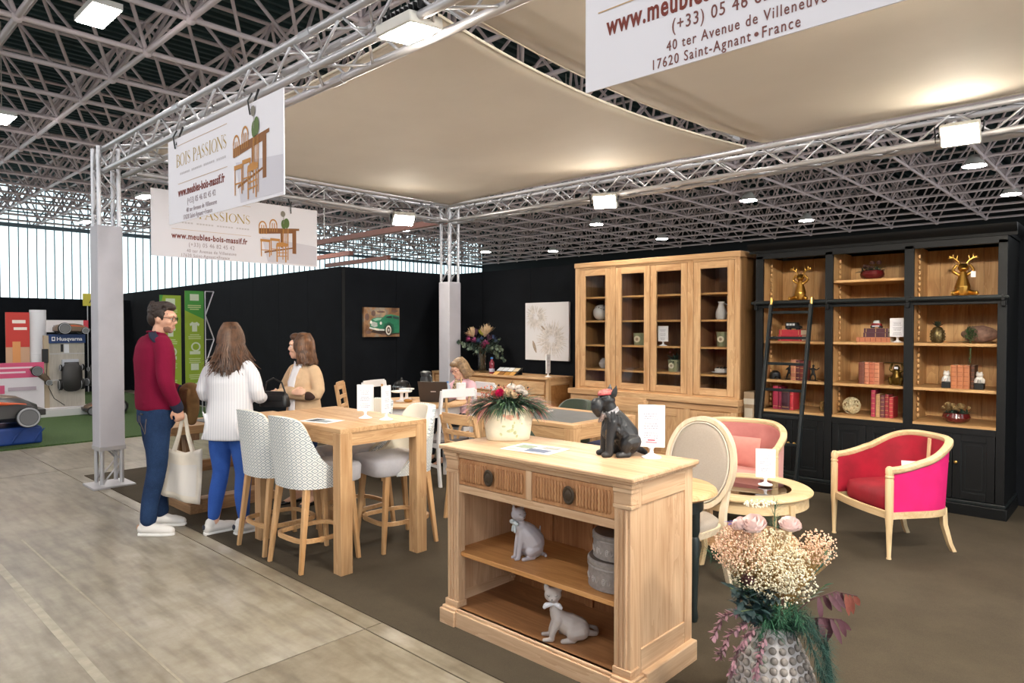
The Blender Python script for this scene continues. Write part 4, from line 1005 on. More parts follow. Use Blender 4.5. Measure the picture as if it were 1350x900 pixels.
def medallion():
    t = thing('medallion_chair', 'oval backed chair with taupe linen and limed wood frame beside the coffee table', 'chair', (-2.11, 3.78, 0), face(-.1, -1))
    # faces +y; oval back leaning backwards at y=-.2
    M = Tr(0, -.2, .745) @ Rx(.17)
    ov = [(.235*math.copysign(abs(math.cos(2*PI*k/48))**.9, math.cos(2*PI*k/48)), 0, .275*math.sin(2*PI*k/48)) for k in range(48)]
    sec = [(-.022, -.02), (.022, -.02), (.022, .02), (-.022, .02)]
    mb = MB(); mb.sweep([M @ V(p) for p in ov], [(-.016, -.020), (.010, -.02), (.018, -.008), (.018, .008), (.010, .02), (-.016, .020)], up=(0, 1, 0), closed=True); mb.build('back_frame', LIMED['z'], t, smooth=50)
    for y0, y1, nm in ((.0, .022, 'front_pad'), (-.012, -.0, 'rear_pad')):
        mb = MB(); sg = 1 if y0 >= 0 else -1; rows = []
        for k, h in ((1, 0), (.97, .6), (.8, .95), (.4, 1.05), (.02, 1.08)): rows.append([M @ V((p[0]*.935*k, sg*(abs(y1 if sg > 0 else y0)*h), p[2]*.945*k)) for p in ov])
        mb.ring(rows, True); mb.build(nm, LINEN, t, smooth=70)
    mb = MB(); mb.tube([M @ V((p[0]*.90, .017, p[2]*.915)) for p in ov], .005, 6, closed=True); mb.build('piping', mat('pale_piping', '#cdc3b5', .9), t)
    MB().loft([(0, .03, .36, .22, .21), (0, .03, .40, .23, .22)], 30, 3).build('seat_frame', LIMED['x'], t, smooth=40)
    MB().loft([(0, .03, .40, .215, .205), (0, .03, .43, .22, .21), (0, .03, .455, .19, .18), (0, .03, .46, .08, .08)], 30, 3).build('seat', LINEN, t, smooth=60)
    for s in (-1, 1):
        mb = MB(); mb.sweep([(s*.20, -.19, .60), (s*.19, -.165, .46), (s*.185, -.165, .36), (s*.19, -.19, .15), (s*.20, -.23, 0)], sec, up=(0, 1, 0), scale=[.8, .85, .9, .75, .6]); mb.build('back_leg', LIMED['z'], t, smooth=50)
        mb = MB(); mb.lathe([(.012, 0), (.016, .02), (.024, .33), (.020, .34), (.026, .35), (.026, .40)], 14, (s*.185, .19, 0)); mb.build('front_leg', LIMED['z'], t)
    return t
medallion()
# ================================================================ SMALL THINGS
def leaf(mb, p, d, L, w, up=(0, 0, 1), droop=.3, n=4, fold=.15):
    """one curved pointed leaf"""
    p = V(p); d = V(d).normalized(); u = V(up); sd = d.cross(u)
    sd = sd.normalized() if sd.length > .05 else V((1, 0, 0)); nn = sd.cross(d).normalized()
    vs = []; 
    for i in range(n+1):
        t = i/n; c = p+d*L*t-nn*droop*L*t*t; hw = w*.5*math.sin(PI*min(.97, .06+t*.92))**.8
        vs += [c-sd*hw+nn*hw*fold, c, c+sd*hw+nn*hw*fold]
    fs = []
    for i in range(n):
        a = i*3; fs += [(a, a+1, a+4, a+3), (a+1, a+2, a+5, a+4)]
    return mb.add(vs, fs)
def rdir(rnd, zlo=-.2, zhi=1.):
    a = rnd.uniform(0, 2*PI); z = rnd.uniform(zlo, zhi); r = math.sqrt(max(0, 1-z*z)); return V((r*math.cos(a), r*math.sin(a), z))
def rose(parent, c, r, m, axis=(0, 0, 1), name='rose'):
    mb = MB(); q = V(axis).to_track_quat('Z', 'Y').to_matrix().to_4x4(); rn = random.Random(int(abs(c[0]*1e4)+abs(c[2]*1e3)))
    for k, (rr, n, h) in enumerate(((.35, 3, 1.15), (.6, 4, 1.05), (.85, 5, .85), (1., 6, .6))):
        for i in range(n):
            a0 = 2*PI*i/n+k*.7+rn.uniform(-.1, .1); w = PI/n*1.35; rows = []
            for f, e in ((0, .35), (.4, .85), (.75, 1.), (1., 1.05)):
                rows.append([V((math.cos(a0+w*s)*r*rr*e*(1+.10*(s*s)), math.sin(a0+w*s)*r*rr*e, r*(h*f*1.1*(1-.18*abs(s)**2)-.35))) for s in (-1, -.5, 0, .5, 1)])
            grid_add(mb, [[q @ v+V(c) for v in row] for row in rows])
    return mb.build(name, m, parent, smooth=60, recalc=False)
def sign_stand(label, loc, rz, w=.125, h=.195, group=None, red=False, sc=1., name='sign_stand'):
    """front faces local -y"""
    t = thing(name, label, 'sign', loc, rz, group)
    w *= sc; h *= sc
    MB().lathe([(.048, 0), (.048, .004), (.03, .010), (.012, .02), (.009, .034), (.013, .046), (.02, .05)], 20).build('pedestal', WHITE, t)
    z = .05
    MB().box(-w/2, w/2, -.007, .007, z, z+h).build('frame', WHITE, t, bevel=.003)
    pp = MB().box(-w/2+.012, w/2-.012, -.0082, -.007, z+.012, z+h-.012).build('paper', PAPER, t, smooth=0)
    mb = MB(); rn = random.Random(int(abs(loc[0])*999))
    zz = z+h-.045*sc
    for k in range(9):
        if k in (3, 6): zz -= .012*sc
        ll = rn.uniform(.5, .8)*(w-.03)
        x = -ll/2
        while x < ll/2: 
            s = rn.uniform(.004, .012); mb.box(x, min(ll/2, x+s), -.0087, -.0082, zz, zz+.0035*sc); x += s+.003
        zz -= .0115*sc
    stuff(mb.build('print_lines', INK, pp, smooth=0))
    if red:
        mb = MB(); mb.box(-.018, .018, -.0088, -.0082, z+.032*sc, z+.038*sc); mb.box(-.026, .026, -.0088, -.0082, z+.022*sc, z+.026*sc); mb.build('red_price', mat('red_ink', '#c2405c', .8), pp, smooth=0)
    return t
sign_stand('white framed price sign on a pedestal beside the dog figure on the console', (-1.77, 2.88, .97), .5, .128, .205, red=True)
sign_stand('white price sign on the tall table, the wider looking of the pair', (-4.13, 2.86, .95), .55, .125, .19)
sign_stand('white price sign on the tall table turned nearly edge on, looking narrow', (-3.95, 2.91, .95), 2.03, .125, .19)
sign_stand('white price sign on the dark glass of the round coffee table', (-1.95, 4.66, .508), .45, .13, .20)
sign_stand('white price sign seen edge on at the right end of the sideboard', (-6.0, 7.12, .931), 1.9, .15, .26)
sign_stand('white price sign on the grey mat of the trestle table, behind the tote bag', (-6.26, 2.72, .771), 1.5, .12, .18)
def sheet(label, loc, rz, w, h, pics, th=.0015, name='leaflet', cat='leaflet'):
    t = thing(name, label, cat, loc, rz); MB().box(-w/2, w/2, -h/2, h/2, 0, th).build('paper', PAPER, t, smooth=0)
    for x0, x1, y0, y1, c in pics: MB().box(x0, x1, y0, y1, th, th+.0004).build('picture', mat('print_'+c[1:], c, .6), t, smooth=0)
    return t
sheet('printed leaflet with photographs lying on the console before the dog figure', (-2.33, 2.66, .971), .12, .30, .21, ((-.12, -.02, -.02, .07, '#8d9a86'), (-.02, .11, -.08, .0, '#5f6b84'), (.02, .12, .02, .08, '#9a9a92'), (-.13, -.05, -.09, -.04, '#b8b5ad')))
sheet('printed leaflet lying on the tall table near its front corner', (-4.22, 2.56, .951), .25, .26, .18, ((-.1, -.01, -.06, .06, '#39434d'), (.0, .1, -.06, .02, '#7d8a90')))
sheet('white leaflet lying on the slate topped table behind the planter', (-4.45, 5.1, .777), .2, .28, .2, ((-.1, .02, -.06, .06, '#6d7780'),))
t = thing('price_card', 'small folded white price card behind the tail of the dog figure', 'sign', (-1.93, 2.955, .971), .5)
mb = MB(); mb.prism([(-.028, 0), (-.0265, 0), (0, .068), (.0265, 0), (.028, 0), (0, .071)], 'x', -.045, .045); mb.build('card', PAPER, t, smooth=0)
mb = MB()
for k in range(3): mb.box(-.03, .03-.01*k, -.022+.006*k-.001, -.021+.006*k, .018+.014*k, .022+.014*k)
mb.build('print_lines', INK, t, smooth=0)
t = thing('desk_mat', 'dark grey mat under the price sign on the trestle table', 'mat', (-6.22, 2.66, .766), .1); MB().box(-.13, .13, -.15, .15, 0, .004).build('mat_sheet', SLATE, t, bevel=.001)

# ---------------------------------------------------------------- planter on the console
LEAFD = mat('dark_leaf', '#36493b', .6, var=.3, vscale=30); LEAFG = mat('mid_leaf', '#5f7f58', .6, var=.25, vscale=30); LEAFP = mat('dusty_pink_leaf', '#bd8079', .6, var=.2, vscale=30); LEAFB = mat('blue_green_leaf', '#40584c', .6, var=.25, vscale=30)
STEM = mat('stem_green', '#5d6a45', .7); PLUM = mat('plum_leaf', '#54303a', .5, var=.25, vscale=30); RUST = mat('rust_leaf', '#8d4f43', .55, var=.2, vscale=30)
WPET = mat('white_petal', '#efe6df', .7); CPET = mat('cream_petal', '#e6d3b8', .7); PPET = mat('pale_pink_petal', '#f6e0dc', .7); HPET = mat('hot_pink_petal', '#d6246a', .6)
def planter():
    rn = random.Random(3)
    t = thing('flower_planter', 'cream oval planter painted with flowers, full of dark foliage, on the console', 'planter', (-2.655, 2.80, .97), .75)
    CREAM = mat('cream_crackle', '#e9e4cf', .5, var=.06, vscale=25, bump=.1, bscale=60)
    S = lambda z: (.122+.026*z/.185, .084+.022*z/.185)
    rows = [(0, 0, 0, .115, .078), (0, 0, .006, .122, .084)]+[(0, 0, z, *S(z)) for z in (.03, .07, .11, .15, .175)]+[(0, 0, .185, .150, .108), (0, 0, .185, .141, .099), (0, 0, .17, .138, .096)]
    MB().loft(rows, 48, 2.7).build('pot', CREAM, t, smooth=50)
    MB().loft([(0, 0, .155, .137, .095), (0, 0, .168, .137, .095)], 40, 2.7).build('soil', mat('soil', '#2b2019', .95), t)
    def surf(u, z, e=.0012):
        a = -PI/2+u; rx, ry = S(z); ca, sa = math.cos(a), math.sin(a); p = 2.7
        return V(((rx+e)*math.copysign(abs(ca)**(2/p), ca), (ry+e)*math.copysign(abs(sa)**(2/p), sa), z))
    def blob(mb, u, z, ru, rz_, rot=0):
        pts = []
        for k in range(12):
            a = 2*PI*k/12; x, y = ru*math.cos(a), rz_*math.sin(a); pts.append(surf(u+x*math.cos(rot)-y*math.sin(rot)*6, z+x*math.sin(rot)/6+y*math.cos(rot)))
        mb.add([surf(u, z, .0018)]+pts, [(0, 1+k, 1+(k+1) % 12) for k in range(12)])
    for nm, c, spots in (('painted_rose', '#dcae97', ((.02, .137, .06, .013, 0), (.10, .142, .05, .010, .5), (.27, .146, .05, .017, .3), (.30, .132, .05, .010, -.4), (-.08, .145, .05, .009, 0), (.06, .125, .04, .007, 0))), ('painted_leaf', '#c3c79a', ((.05, .06, .08, .009, .5), (.2, .05, .07, .012, -.6), (-.1, .085, .06, .006, 0), (.28, .03, .06, .008, .8), (-.2, .04, .06, .008, -.8), (.12, .085, .04, .012, 0), (.10, .065, .05, .010, .2), (.48, .10, .05, .005, 0), (-.3, .12, .04, .004, 0), (.16, .105, .03, .008, 0)))):
        for sp in spots:
            mb = MB(); blob(mb, *sp); mb.build(nm, mat('paint_'+nm, c, .6, var=.25, vscale=60), t, smooth=0)
    # foliage
    for nm, m, n, L, w, zl in (('narrow_foliage', LEAFD, 620, (.06, .115), .0065, .0), ('mid_foliage', LEAFG, 380, (.045, .085), .010, .2), ('blue_foliage', LEAFB, 420, (.06, .11), .006, -.1), ('pink_foliage', LEAFP, 210, (.06, .115), .012, .0)):
        mb = MB()
        for k in range(n):
            x, y = rn.uniform(-.15, .15), rn.uniform(-.085, .085)
            if nm == 'pink_foliage': x = rn.choice((-1, -1, -1, 1))*rn.uniform(.05, .155)
            e_ = 1-max(abs(x)/.16, abs(y)/.1)*.75
            d = V((x*6.5, y*8, rn.uniform(-.1, .9)))
            leaf(mb, (x, y, .180+rn.uniform(0, .075)*e_), d, rn.uniform(*L), w*rn.uniform(.8, 1.4), droop=rn.uniform(.3, 1.1))
        stuff(mb.build(nm, m, t, smooth=60, recalc=False))
    BUD = mat('coral_bud', '#b8705c', .6, var=.2, vscale=50)
    mb = MB()
    for k in range(110): mb.ell((rn.uniform(-.15, .12), rn.uniform(-.10, .06), .235+rn.uniform(0, .065)), rn.uniform(.003, .007), 6, 4)
    stuff(mb.build('coral_buds', BUD, t))
    rose(t, (-.045, -.085, .268), .024, HPET, (-.2, -.9, .6)); rose(t, (.0, -.08, .268), .029, CPET, (.1, -.8, .6)); rose(t, (.065, -.06, .285), .027, WPET, (.1, -.7, .7)); rose(t, (.02, -.03, .292), .027, WPET, (0, -.5, .9)); rose(t, (.092, -.07, .268), .018, WPET, (.3, -.7, .7)); rose(t, (.035, -.095, .255), .018, CPET, (0, -.9, .5)); rose(t, (-.075, -.05, .262), .02, mat('salmon_petal', '#c9826d', .7), (-.3, -.6, .7))
    return t
planter()

# ---------------------------------------------------------------- schnauzer figure
RES = mat('black_resin', '#222326', .45, var=.25, vscale=14, bump=.5, bscale=70)
def dog():
    t = thing('dog_figure', 'black schnauzer figure with tartan cap and pale collar sitting on the console', 'figurine', (-1.925, 2.79, .97), math.atan2(-.78, -.62)+.08)
    mb = MB()   # x forward, z up
    mb.limb([(-.075, 0, .06), (-.06, 0, .10), (-.02, 0, .16), (.015, 0, .205)], [.058, .065, .056, .044], 14)     # trunk
    mb.limb([(.0, 0, .15), (.02, 0, .12)], [.052, .045], 12)
    mb.limb([(.01, 0, .19), (.025, 0, .235), (.035, 0, .262)], [.042, .036, .034], 12)                         # neck
    mb.ell((.04, 0, .277), (.044, .038, .036)); mb.limb([(.06, 0, .270), (.088, 0, .258)], [.030, .025], 10)
    mb.limb([(.088, 0, .252), (.092, 0, .235), (.084, 0, .205)], [.031, .030, .014], 10); mb.limb([(.05, 0, .262), (.095, 0, .262)], [.03, .026], 10); mb.ell((.112, 0, .267), (.008, .010, .008), 8, 6)
    for s in (-1, 1):
        mb.limb([(.022, s*.032, .17), (.035, s*.036, .10), (.04, s*.036, .02)], [.030, .022, .019], 10); mb.limb([(.04, s*.036, .016), (.066, s*.038, .013)], [.018, .015], 8)
        mb.limb([(-.08, s*.045, .075), (-.045, s*.058, .07), (-.035, s*.055, .03)], [.042, .034, .02], 10); mb.limb([(-.05, s*.056, .014), (.0, s*.06, .013)], [.017, .016], 8)
        mb.limb([(.055, s*.026, .295), (.07, s*.024, .288)], [.010, .008], 8)
        mb.limb([(.085, s*.016, .248), (.085, s*.022, .225)], [.016, .008], 8)
        mb.ring([[(.02+.018*math.cos(a)*k+q, s*(.028+.004*h), .295+h*.06) if False else (.018+.017*math.cos(a)*k-h*.012, s*(.028+.008*math.sin(a)*k+h*.012), .292+h*.058) for a in [2*PI*j/10 for j in range(10)]] for k, h, q in ((1, 0, 0), (1.05, .3, 0), (.8, .65, 0), (.15, 1, 0))])
    mb.limb([(-.12, 0, .035), (-.145, .015, .02), (-.15, .035, .016)], [.02, .016, .012], 8)
    # fur ridges
    rn = random.Random(5)
    for k in range(90):
        a = rn.uniform(-1, 1); z = rn.uniform(.07, .21); s = rn.choice((-1, 1)); x = -.06+(z-.08)*.75+rn.uniform(-.03, .03)
        mb.limb([(x, s*.053, z+.015), (x-.004, s*.056, z-.012)], [.0055, .003], 6, 1)
    remesh(mb, 'body', RES, t, .0036, 2)
    PAWT = mat('tan_resin', '#7d6a50', .6)
    mb = MB()
    mb.limb([(.02, .022, .135), (.046, .03, .13), (.04, .034, .06)], [.012, .012, .008], 8); remesh(mb, 'tan_front_leg', PAWT, t, .004, 2)
    mb = MB(); 
    for s in (-1, 1): mb.ell((.072, s*.022, .286), .005, 8, 6)
    mb.build('eyes', mat('glossy_black', '#050506', .1), t)
    # collar scarf
    mb = MB(); M = Tr(.022, 0, .218) @ Ry(.45); mb.lathe([(.039, -.012), (.044, -.008), (.045, .006), (.039, .012)], 24, M=M); mb.build('collar', mat('tartan_scarf', '#a9a6ab', .8, var=.35, vscale=60), t)
    mb = MB(); mb.limb([(.06, -.01, .20), (.072, -.018, .17)], [.012, .007], 8); mb.limb([(.06, .008, .20), (.074, .012, .175)], [.012, .006], 8); mb.build('scarf_knot', mat('tartan_scarf_end', '#8f7d78', .8, var=.4, vscale=80), t)
    # cap: red band with pale crown
    M = Tr(.045, 0, .305) @ Ry(.1)
    mb = MB(); mb.lathe([(.030, 0), (.035, .003), (.033, .012), (.024, .020), (.008, .024)], 20, sx=1.15, M=M); mb.build('cap', mat('cap_tartan', '#b86a66', .8, var=.5, vscale=70), t)
    mb = MB(); mb.lathe([(.033, -.002), (.037, 0), (.035, .005)], 20, sx=1.15, M=M); mb.build('cap_band', mat('cap_red', '#8d2c33', .8), t)
    return t
dog()
# ---------------------------------------------------------------- cat figures
def cat_sitting():
    t = thing('cat_figure', 'pale grey sitting cat figure with a bow on the upper console shelf', 'figurine', (-2.37, 2.625, .40), math.atan2(-.82, -.30))
    m = mat('pale_grey_ceramic', '#b9b4bb', .4, coat=.2); mb = MB()
    mb.limb([(-.045, 0, .055), (-.04, 0, .085), (-.01, 0, .135), (.02, 0, .17)], [.062, .070, .056, .034], 14)
    mb.limb([(.015, 0, .165), (.03, 0, .205)], [.026, .020], 10)
    hd = Tr(.036, 0, .235) @ Rz(1.75) @ Matrix.Scale(1.15, 4)      # head turned towards the aisle
    mb.ell((0, 0, 0), (.034, .036, .030), M=hd); mb.ell((.026, 0, -.009), (.014, .017, .011), M=hd)
    for s in (-1, 1):
        mb.ring([[hd @ V((.008*math.sin(a)*k-.004, s*(.022+.004*h)+.012*math.cos(a)*k, .014+h*.034)) for a in [2*PI*j/8 for j in range(8)]] for k, h in ((1, 0), (.85, .4), (.15, 1))])
        mb.limb([(.022, s*.016, .14), (.04, s*.017, .06), (.045, s*.017, .012)], [.02, .013, .012], 10); mb.limb([(.046, s*.017, .010), (.062, s*.018, .009)], [.011, .009], 8)
        mb.limb([(-.04, s*.034, .055), (-.012, s*.042, .045)], [.036, .028], 10); mb.limb([(-.03, s*.042, .012), (.03, s*.044, .010)], [.013, .011], 8)
    mb.limb([(-.085, 0, .015), (-.105, .02, .012), (-.10, .045, .011)], [.013, .011, .009], 8); mb.limb([(-.09, 0, .13), (-.092, 0, .155)], [.006, .005], 6)
    remesh(mb, 'body', m, t, .0038, 4)
    mb = MB()
    for s in (-1, 1): mb.tube([hd @ V((.030, s*.010, .008)), hd @ V((.0325, s*.015, .005)), hd @ V((.028, s*.021, .008))], .0011, 5)
    mb.ell(hd @ V((.041, 0, -.006)), .0032, 6, 4); mb.build('face_marks', mat('dark_face_paint', '#2b2729', .5), t)
    mb = MB(); c = V((.05, -.012, .188)); q = Rz(-.5)
    for s in (-1, 1):
        mb.limb([c, c+V((.006, s*.016, .004)), c+V((.006, s*.03, .002))], [.006, .014, .012], 8); mb.limb([c, c+V((.006, s*.010, -.02)), c+V((.008, s*.014, -.042))], [.005, .007, .007], 8)
    mb.ell(c+V((.006, 0, 0)), .008, 8, 6); remesh(mb, 'bow', mat('pale_blue_ceramic', '#c3cdd2', .4), t, .003, 2)
    return t
cat_sitting()
def cat_lying():
    t = thing('cat_figure', 'beige crouching cat figure with a white bow on the bottom console shelf', 'figurine', (-2.05, 2.555, .10), math.atan2(-.70, -.70))
    m = mat('beige_grey_ceramic', '#b3a9a4', .42, coat=.2); mb = MB()
    mb.limb([(-.07, 0, .052), (-.02, 0, .072), (.025, 0, .105), (.045, 0, .14)], [.052, .055, .040, .027], 14)
    mb.limb([(.04, 0, .14), (.05, 0, .185)], [.025, .019], 10)
    hd = Tr(.055, 0, .215) @ Rz(1.4) @ Matrix.Scale(1.15, 4)
    mb.ell((0, 0, 0), (.034, .037, .031), M=hd); mb.ell((.027, 0, -.010), (.014, .018, .011), M=hd)
    for s in (-1, 1):
        mb.ring([[hd @ V((.009*math.sin(a)*k-.004, s*(.024+.008*h)+.014*math.cos(a)*k, .014+h*.042)) for a in [2*PI*j/8 for j in range(8)]] for k, h in ((1, 0), (.9, .4), (.15, 1))])
        mb.limb([(.03, s*.025, .10), (.055, s*.03, .05), (.062, s*.03, .014)], [.024, .016, .013], 10); mb.limb([(.06, s*.03, .011), (.10, s*.034, .010)], [.012, .010], 8)
        mb.limb([(-.075, s*.03, .05), (-.04, s*.044, .045)], [.044, .036], 10); mb.limb([(-.04, s*.05, .014), (.012, s*.054, .011)], [.015, .012], 8)
    mb.limb([(-.115, 0, .03), (-.155, -.01, .02), (-.16, -.045, .03), (-.13, -.058, .035)], [.016, .013, .012, .009], 8)
    remesh(mb, 'body', m, t, .0038, 4)
    mb = MB()
    for s in (-1, 1): mb.tube([hd @ V((.029, s*.009, .006)), hd @ V((.032, s*.015, .003)), hd @ V((.027, s*.022, .008))], .0011, 5)
    mb.ell(hd @ V((.042, 0, -.006)), .0034, 6, 4); mb.build('face_marks', mat('dark_face_paint', '#2b2729', .5), t)
    mb = MB(); c = hd @ V((.012, .005, -.034))
    for s in (-1, 1): mb.limb([c+V((0, 0, 0)), hd @ V((.012, s*.024, -.040)), hd @ V((.010, s*.034, -.050))], [.006, .014, .010], 8)
    remesh(mb, 'bow', mat('white_ceramic', '#e4e3ea', .35), t, .003, 2)
    return t
cat_lying()
# ---------------------------------------------------------------- round embossed boxes
def round_box(label, loc, r, h):
    t = thing('round_box', label, 'box', loc, .3, 'embossed round boxes')
    m = mat('grey_embossed_resin', '#8d8582', .5, var=.15, vscale=60, bump=.4, bscale=160); m2 = mat('grey_relief', '#b5aeac', .5); m3 = mat('dark_box_top', '#5d534d', .4, var=.2, vscale=20)
    MB().lathe([(r-.01, 0), (r, .004), (r-.001, h*.72)], 48).build('box_body', m, t)
    ld = MB().lathe([(r+.003, h*.72), (r+.004, h*.74), (r+.001, h*.80), (r+.004, h*.86), (r+.003, h*.95), (r-.004, h)], 48).build('lid', m, t)
    MB().lathe([(r-.006, h*.985), (r-.006, h+.001)], 40).build('lid_top', m3, ld)
    mb = MB()
    for k in range(14):
        a = 2*PI*k/14; C = lambda da, dz: ((r+.0005)*math.cos(a+da), (r+.0005)*math.sin(a+da), h*.36+dz)
        mb.tube([C(.11*math.cos(q)/1.0*.5, .014*math.sin(q)) for q in [2*PI*i/10 for i in range(10)]], .0022, 5, closed=True)
        for i in range(5): q = 2*PI*i/5; mb.ell(C(.03*math.cos(q), .006*math.sin(q)), .0035, 6, 4)
        mb.tube([C(.06+.165*i/6, .014*math.sin(i*1.05)) for i in range(7)], .002, 5)
    stuff(mb.build('flower_relief', m2, t, smooth=60))
    return t
round_box('larger embossed grey round box, lower of two on the console shelf', (-1.805, 2.665, .40), .148, .135)
round_box('smaller embossed grey round box with dark lid, upper of two on the console shelf', (-1.80, 2.67, .536), .132, .115)

# ---------------------------------------------------------------- big studded vase with dried bouquet
def big_vase():
    rn = random.Random(11)
    t = thing('flower_vase', 'studded pale ceramic vase with a large dried bouquet standing on the carpet in front', 'vase', (-1.10, 2.71, .006), .2)
    VM = mat('white_wash_ceramic', '#bdb8b8', .7, var=.15, vscale=18, bump=.3, bscale=60)
    prof = [(.10, 0), (.125, .01), (.150, .06), (.160, .12), (.155, .18), (.132, .25), (.105, .31), (.082, .36), (.070, .392), (.070, .402), (.062, .405), (.060, .39)]
    MB().lathe(prof, 48).build('pot', VM, t)
    MB().lathe([(.058, .385), (.058, .392)], 24).build('filler', mat('dark_filler', '#1a1a16', .9), t)
    ST = mat('stud_ceramic', '#8f8782', .75, var=.25, vscale=40)
    sm = MB().lathe([(.0155, 0), (.0145, .007), (.010, .013), (.002, .0145)], 10).mesh('stud'); sm.materials.append(ST); sm.polygons.foreach_set('use_smooth', [True]*len(sm.polygons))
    def rad(z):
        for (r0, z0), (r1, z1) in zip(prof, prof[1:]):
            if z0 <= z <= z1: return r0+(r1-r0)*(z-z0)/(z1-z0), (r1-r0)/(z1-z0)
        return .1, 0
    row = 0; z = .035
    while z < .38:
        r, sl = rad(z); n = max(10, int(2*PI*r/.036))
        for k in range(n):
            a = 2*PI*(k+.5*(row % 2))/n; nn = V((math.cos(a), math.sin(a), -sl)).normalized()
            o = link('stud', sm, t); o.location = (r*math.cos(a), r*math.sin(a), z); o.rotation_mode = 'QUATERNION'; o.rotation_quaternion = nn.to_track_quat('Z', 'Y')
            k2 = .75+.25*min(1, r/.12); o.scale = (k2, k2, k2)
        row += 1; z += .033
    top = V((0, 0, .40))
    # directions given with right (local r) and depth; camera right axis in local frame
    rt = Rz(-.2) @ V((.729, .6845, 0)); bk = Rz(-.2) @ V((-.684, .729, 0))
    P = lambda r, z, d=0.: rt*r+bk*d+V((0, 0, z))
    # baby's breath: fine stems with tiny flowers
    GYP = mat('cream_baby_breath', '#f5e8ca', .8); GYP2 = mat('peach_baby_breath', '#ecc7ac', .8); TW = mat('straw_stem', '#b08d55', .8)
    for nm, m, n, cr, cz, sp, sz in (('cream_baby_breath', GYP, 2900, -.035, .66, (.17, .135, .12), .0036), ('peach_baby_breath', GYP2, 1700, -.14, .715, (.115, .095, .10), .0034), ('peach_sprig', GYP2, 420, .165, .715, (.085, .075, .05), .0037), ('ivory_sprig', mat('ivory_baby_breath', '#f3ead2', .8), 760, .03, .60, (.15, .12, .11), .0042)):
        mb = MB(); tw = MB(); cs = []
        for k in range(n):
            d = rdir(rn, -1, 1)*rn.random()**.45; c = P(cr+d.x*sp[0], cz+d.z*sp[1], d.y*sp[2]-.02)
            mb.ell(c, sz*rn.uniform(.7, 1.3), 5, 3)
            if k % 5 == 0: cs.append(c)
        stuff(mb.build(nm, m, t, smooth=60, recalc=False))
        for c in cs: tw.tube([P(cr*.2, .41, 0)+V((rn.uniform(-.02, .02), rn.uniform(-.02, .02), 0)), P(cr*.6, .5+(cz-.6)*.3, 0), c], [.0016, .001, .0006], 4, cap=False)
        stuff(tw.build('fine_stems', TW, t, recalc=False))
    # roses
    rose(t, P(-.10, .815, -.06), .048, PPET, (-.2, -.4, .9)); rose(t, P(.042, .815, -.06), .040, PPET, (.1, -.3, .95)); rose(t, P(-.14, .81, -.03), .034, PPET, (-.4, -.3, .8)); rose(t, P(-.115, .60, -.05), .030, mat('dusty_mauve_petal', '#8d6264', .7), (-.4, -.6, .6)); 
    PURP = mat('purple_petal', '#6f5fa0', .7); mb = MB()
    for k in range(9): leaf(mb, P(-.15+rn.uniform(-.02, .02), .80, .02), rdir(rn, -.2, .6), .035, .014)
    mb.build('purple_flower', PURP, t, recalc=False)
    mb = MB()
    for k in range(60): d = rdir(rn, -1, 1); mb.ell(P(-.02+d.x*.065, .862+d.z*.014, d.y*.03+.1), .0046, 5, 3)
    stuff(mb.build('white_bud_sprig', mat('ivory_baby_breath', '#f3ead2', .8), t))
    # greenery: dark feathery asparagus hanging at both sides
    GRN = mat('deep_green_fern', '#17423a', .7, var=.3, vscale=20); GR2 = mat('mid_green_fern', '#2d5d43', .7, var=.3, vscale=20)
    def frond(path, m, nm, w=.05, n=60, lw=.0022):
        mb = MB(); path = [V(p) for p in path]; mb.tube(path, .0018, 5)
        for k in range(n):
            f = k/n*(len(path)-1); i = min(int(f), len(path)-2); p = path[i].lerp(path[i+1], f-i); tg = (path[i+1]-path[i]).normalized()
            for q in range(4):
                d = (tg*.6+rdir(rn, -1, 1)*.9).normalized(); leaf(mb, p, d, w*rn.uniform(.5, 1.1), lw, n=2, droop=.2)
        return stuff(mb.build(nm, m, t, smooth=0, recalc=False))
    for path in ([P(.02, .42, -.03), P(.08, .47, -.09), P(.15, .40, -.12), P(.18, .27, -.13), P(.185, .17, -.13)], [P(.03, .42, -.05), P(.1, .45, -.13), P(.14, .34, -.16), P(.16, .24, -.16)], [P(.02, .42, .0), P(.12, .46, -.02), P(.20, .37, -.04), P(.20, .22, -.06)]): frond(path, GRN, 'fern_frond', .055, 60)
    for path in ([P(-.02, .42, -.05), P(-.07, .47, -.11), P(-.10, .40, -.13), P(-.10, .30, -.13)], [P(0, .42, -.05), P(-.02, .52, -.12), P(-.03, .48, -.15)], [P(.0, .42, -.03), P(.04, .52, -.12), P(.05, .46, -.15)], [P(-.03, .42, 0), P(-.1, .55, -.05), P(-.16, .60, -.05)]): frond(path, GR2, 'fern_frond', .05, 46)
    frond([P(-.05, .45, .05), P(-.16, .62, .06), P(-.25, .68, .06)], GR2, 'fern_frond', .08, 46, .0014); frond([P(.0, .45, .08), P(.05, .7, .12), P(.06, .86, .14)], GR2, 'fern_frond', .06, 40)
    mb = MB()
    for k in range(420): leaf(mb, P(rn.uniform(-.07, .07), .40+rn.uniform(0, .07), rn.uniform(-.08, .03)), rdir(rn, -.1, 1), rn.uniform(.05, .12), .0045, n=3, droop=rn.uniform(.1, .6))
    stuff(mb.build('green_filling', GR2, t, smooth=0, recalc=False)); mb = MB()
    for k in range(150): leaf(mb, P(rn.uniform(-.16, -.02), .46+rn.uniform(-.02, .10), rn.uniform(-.10, .0)), rdir(rn, -.4, .8), rn.uniform(.03, .055), .018, n=3)
    stuff(mb.build('dark_filling', mat('dark_teal_leaf', '#1e3436', .55, var=.3, vscale=30), t, smooth=60, recalc=False))
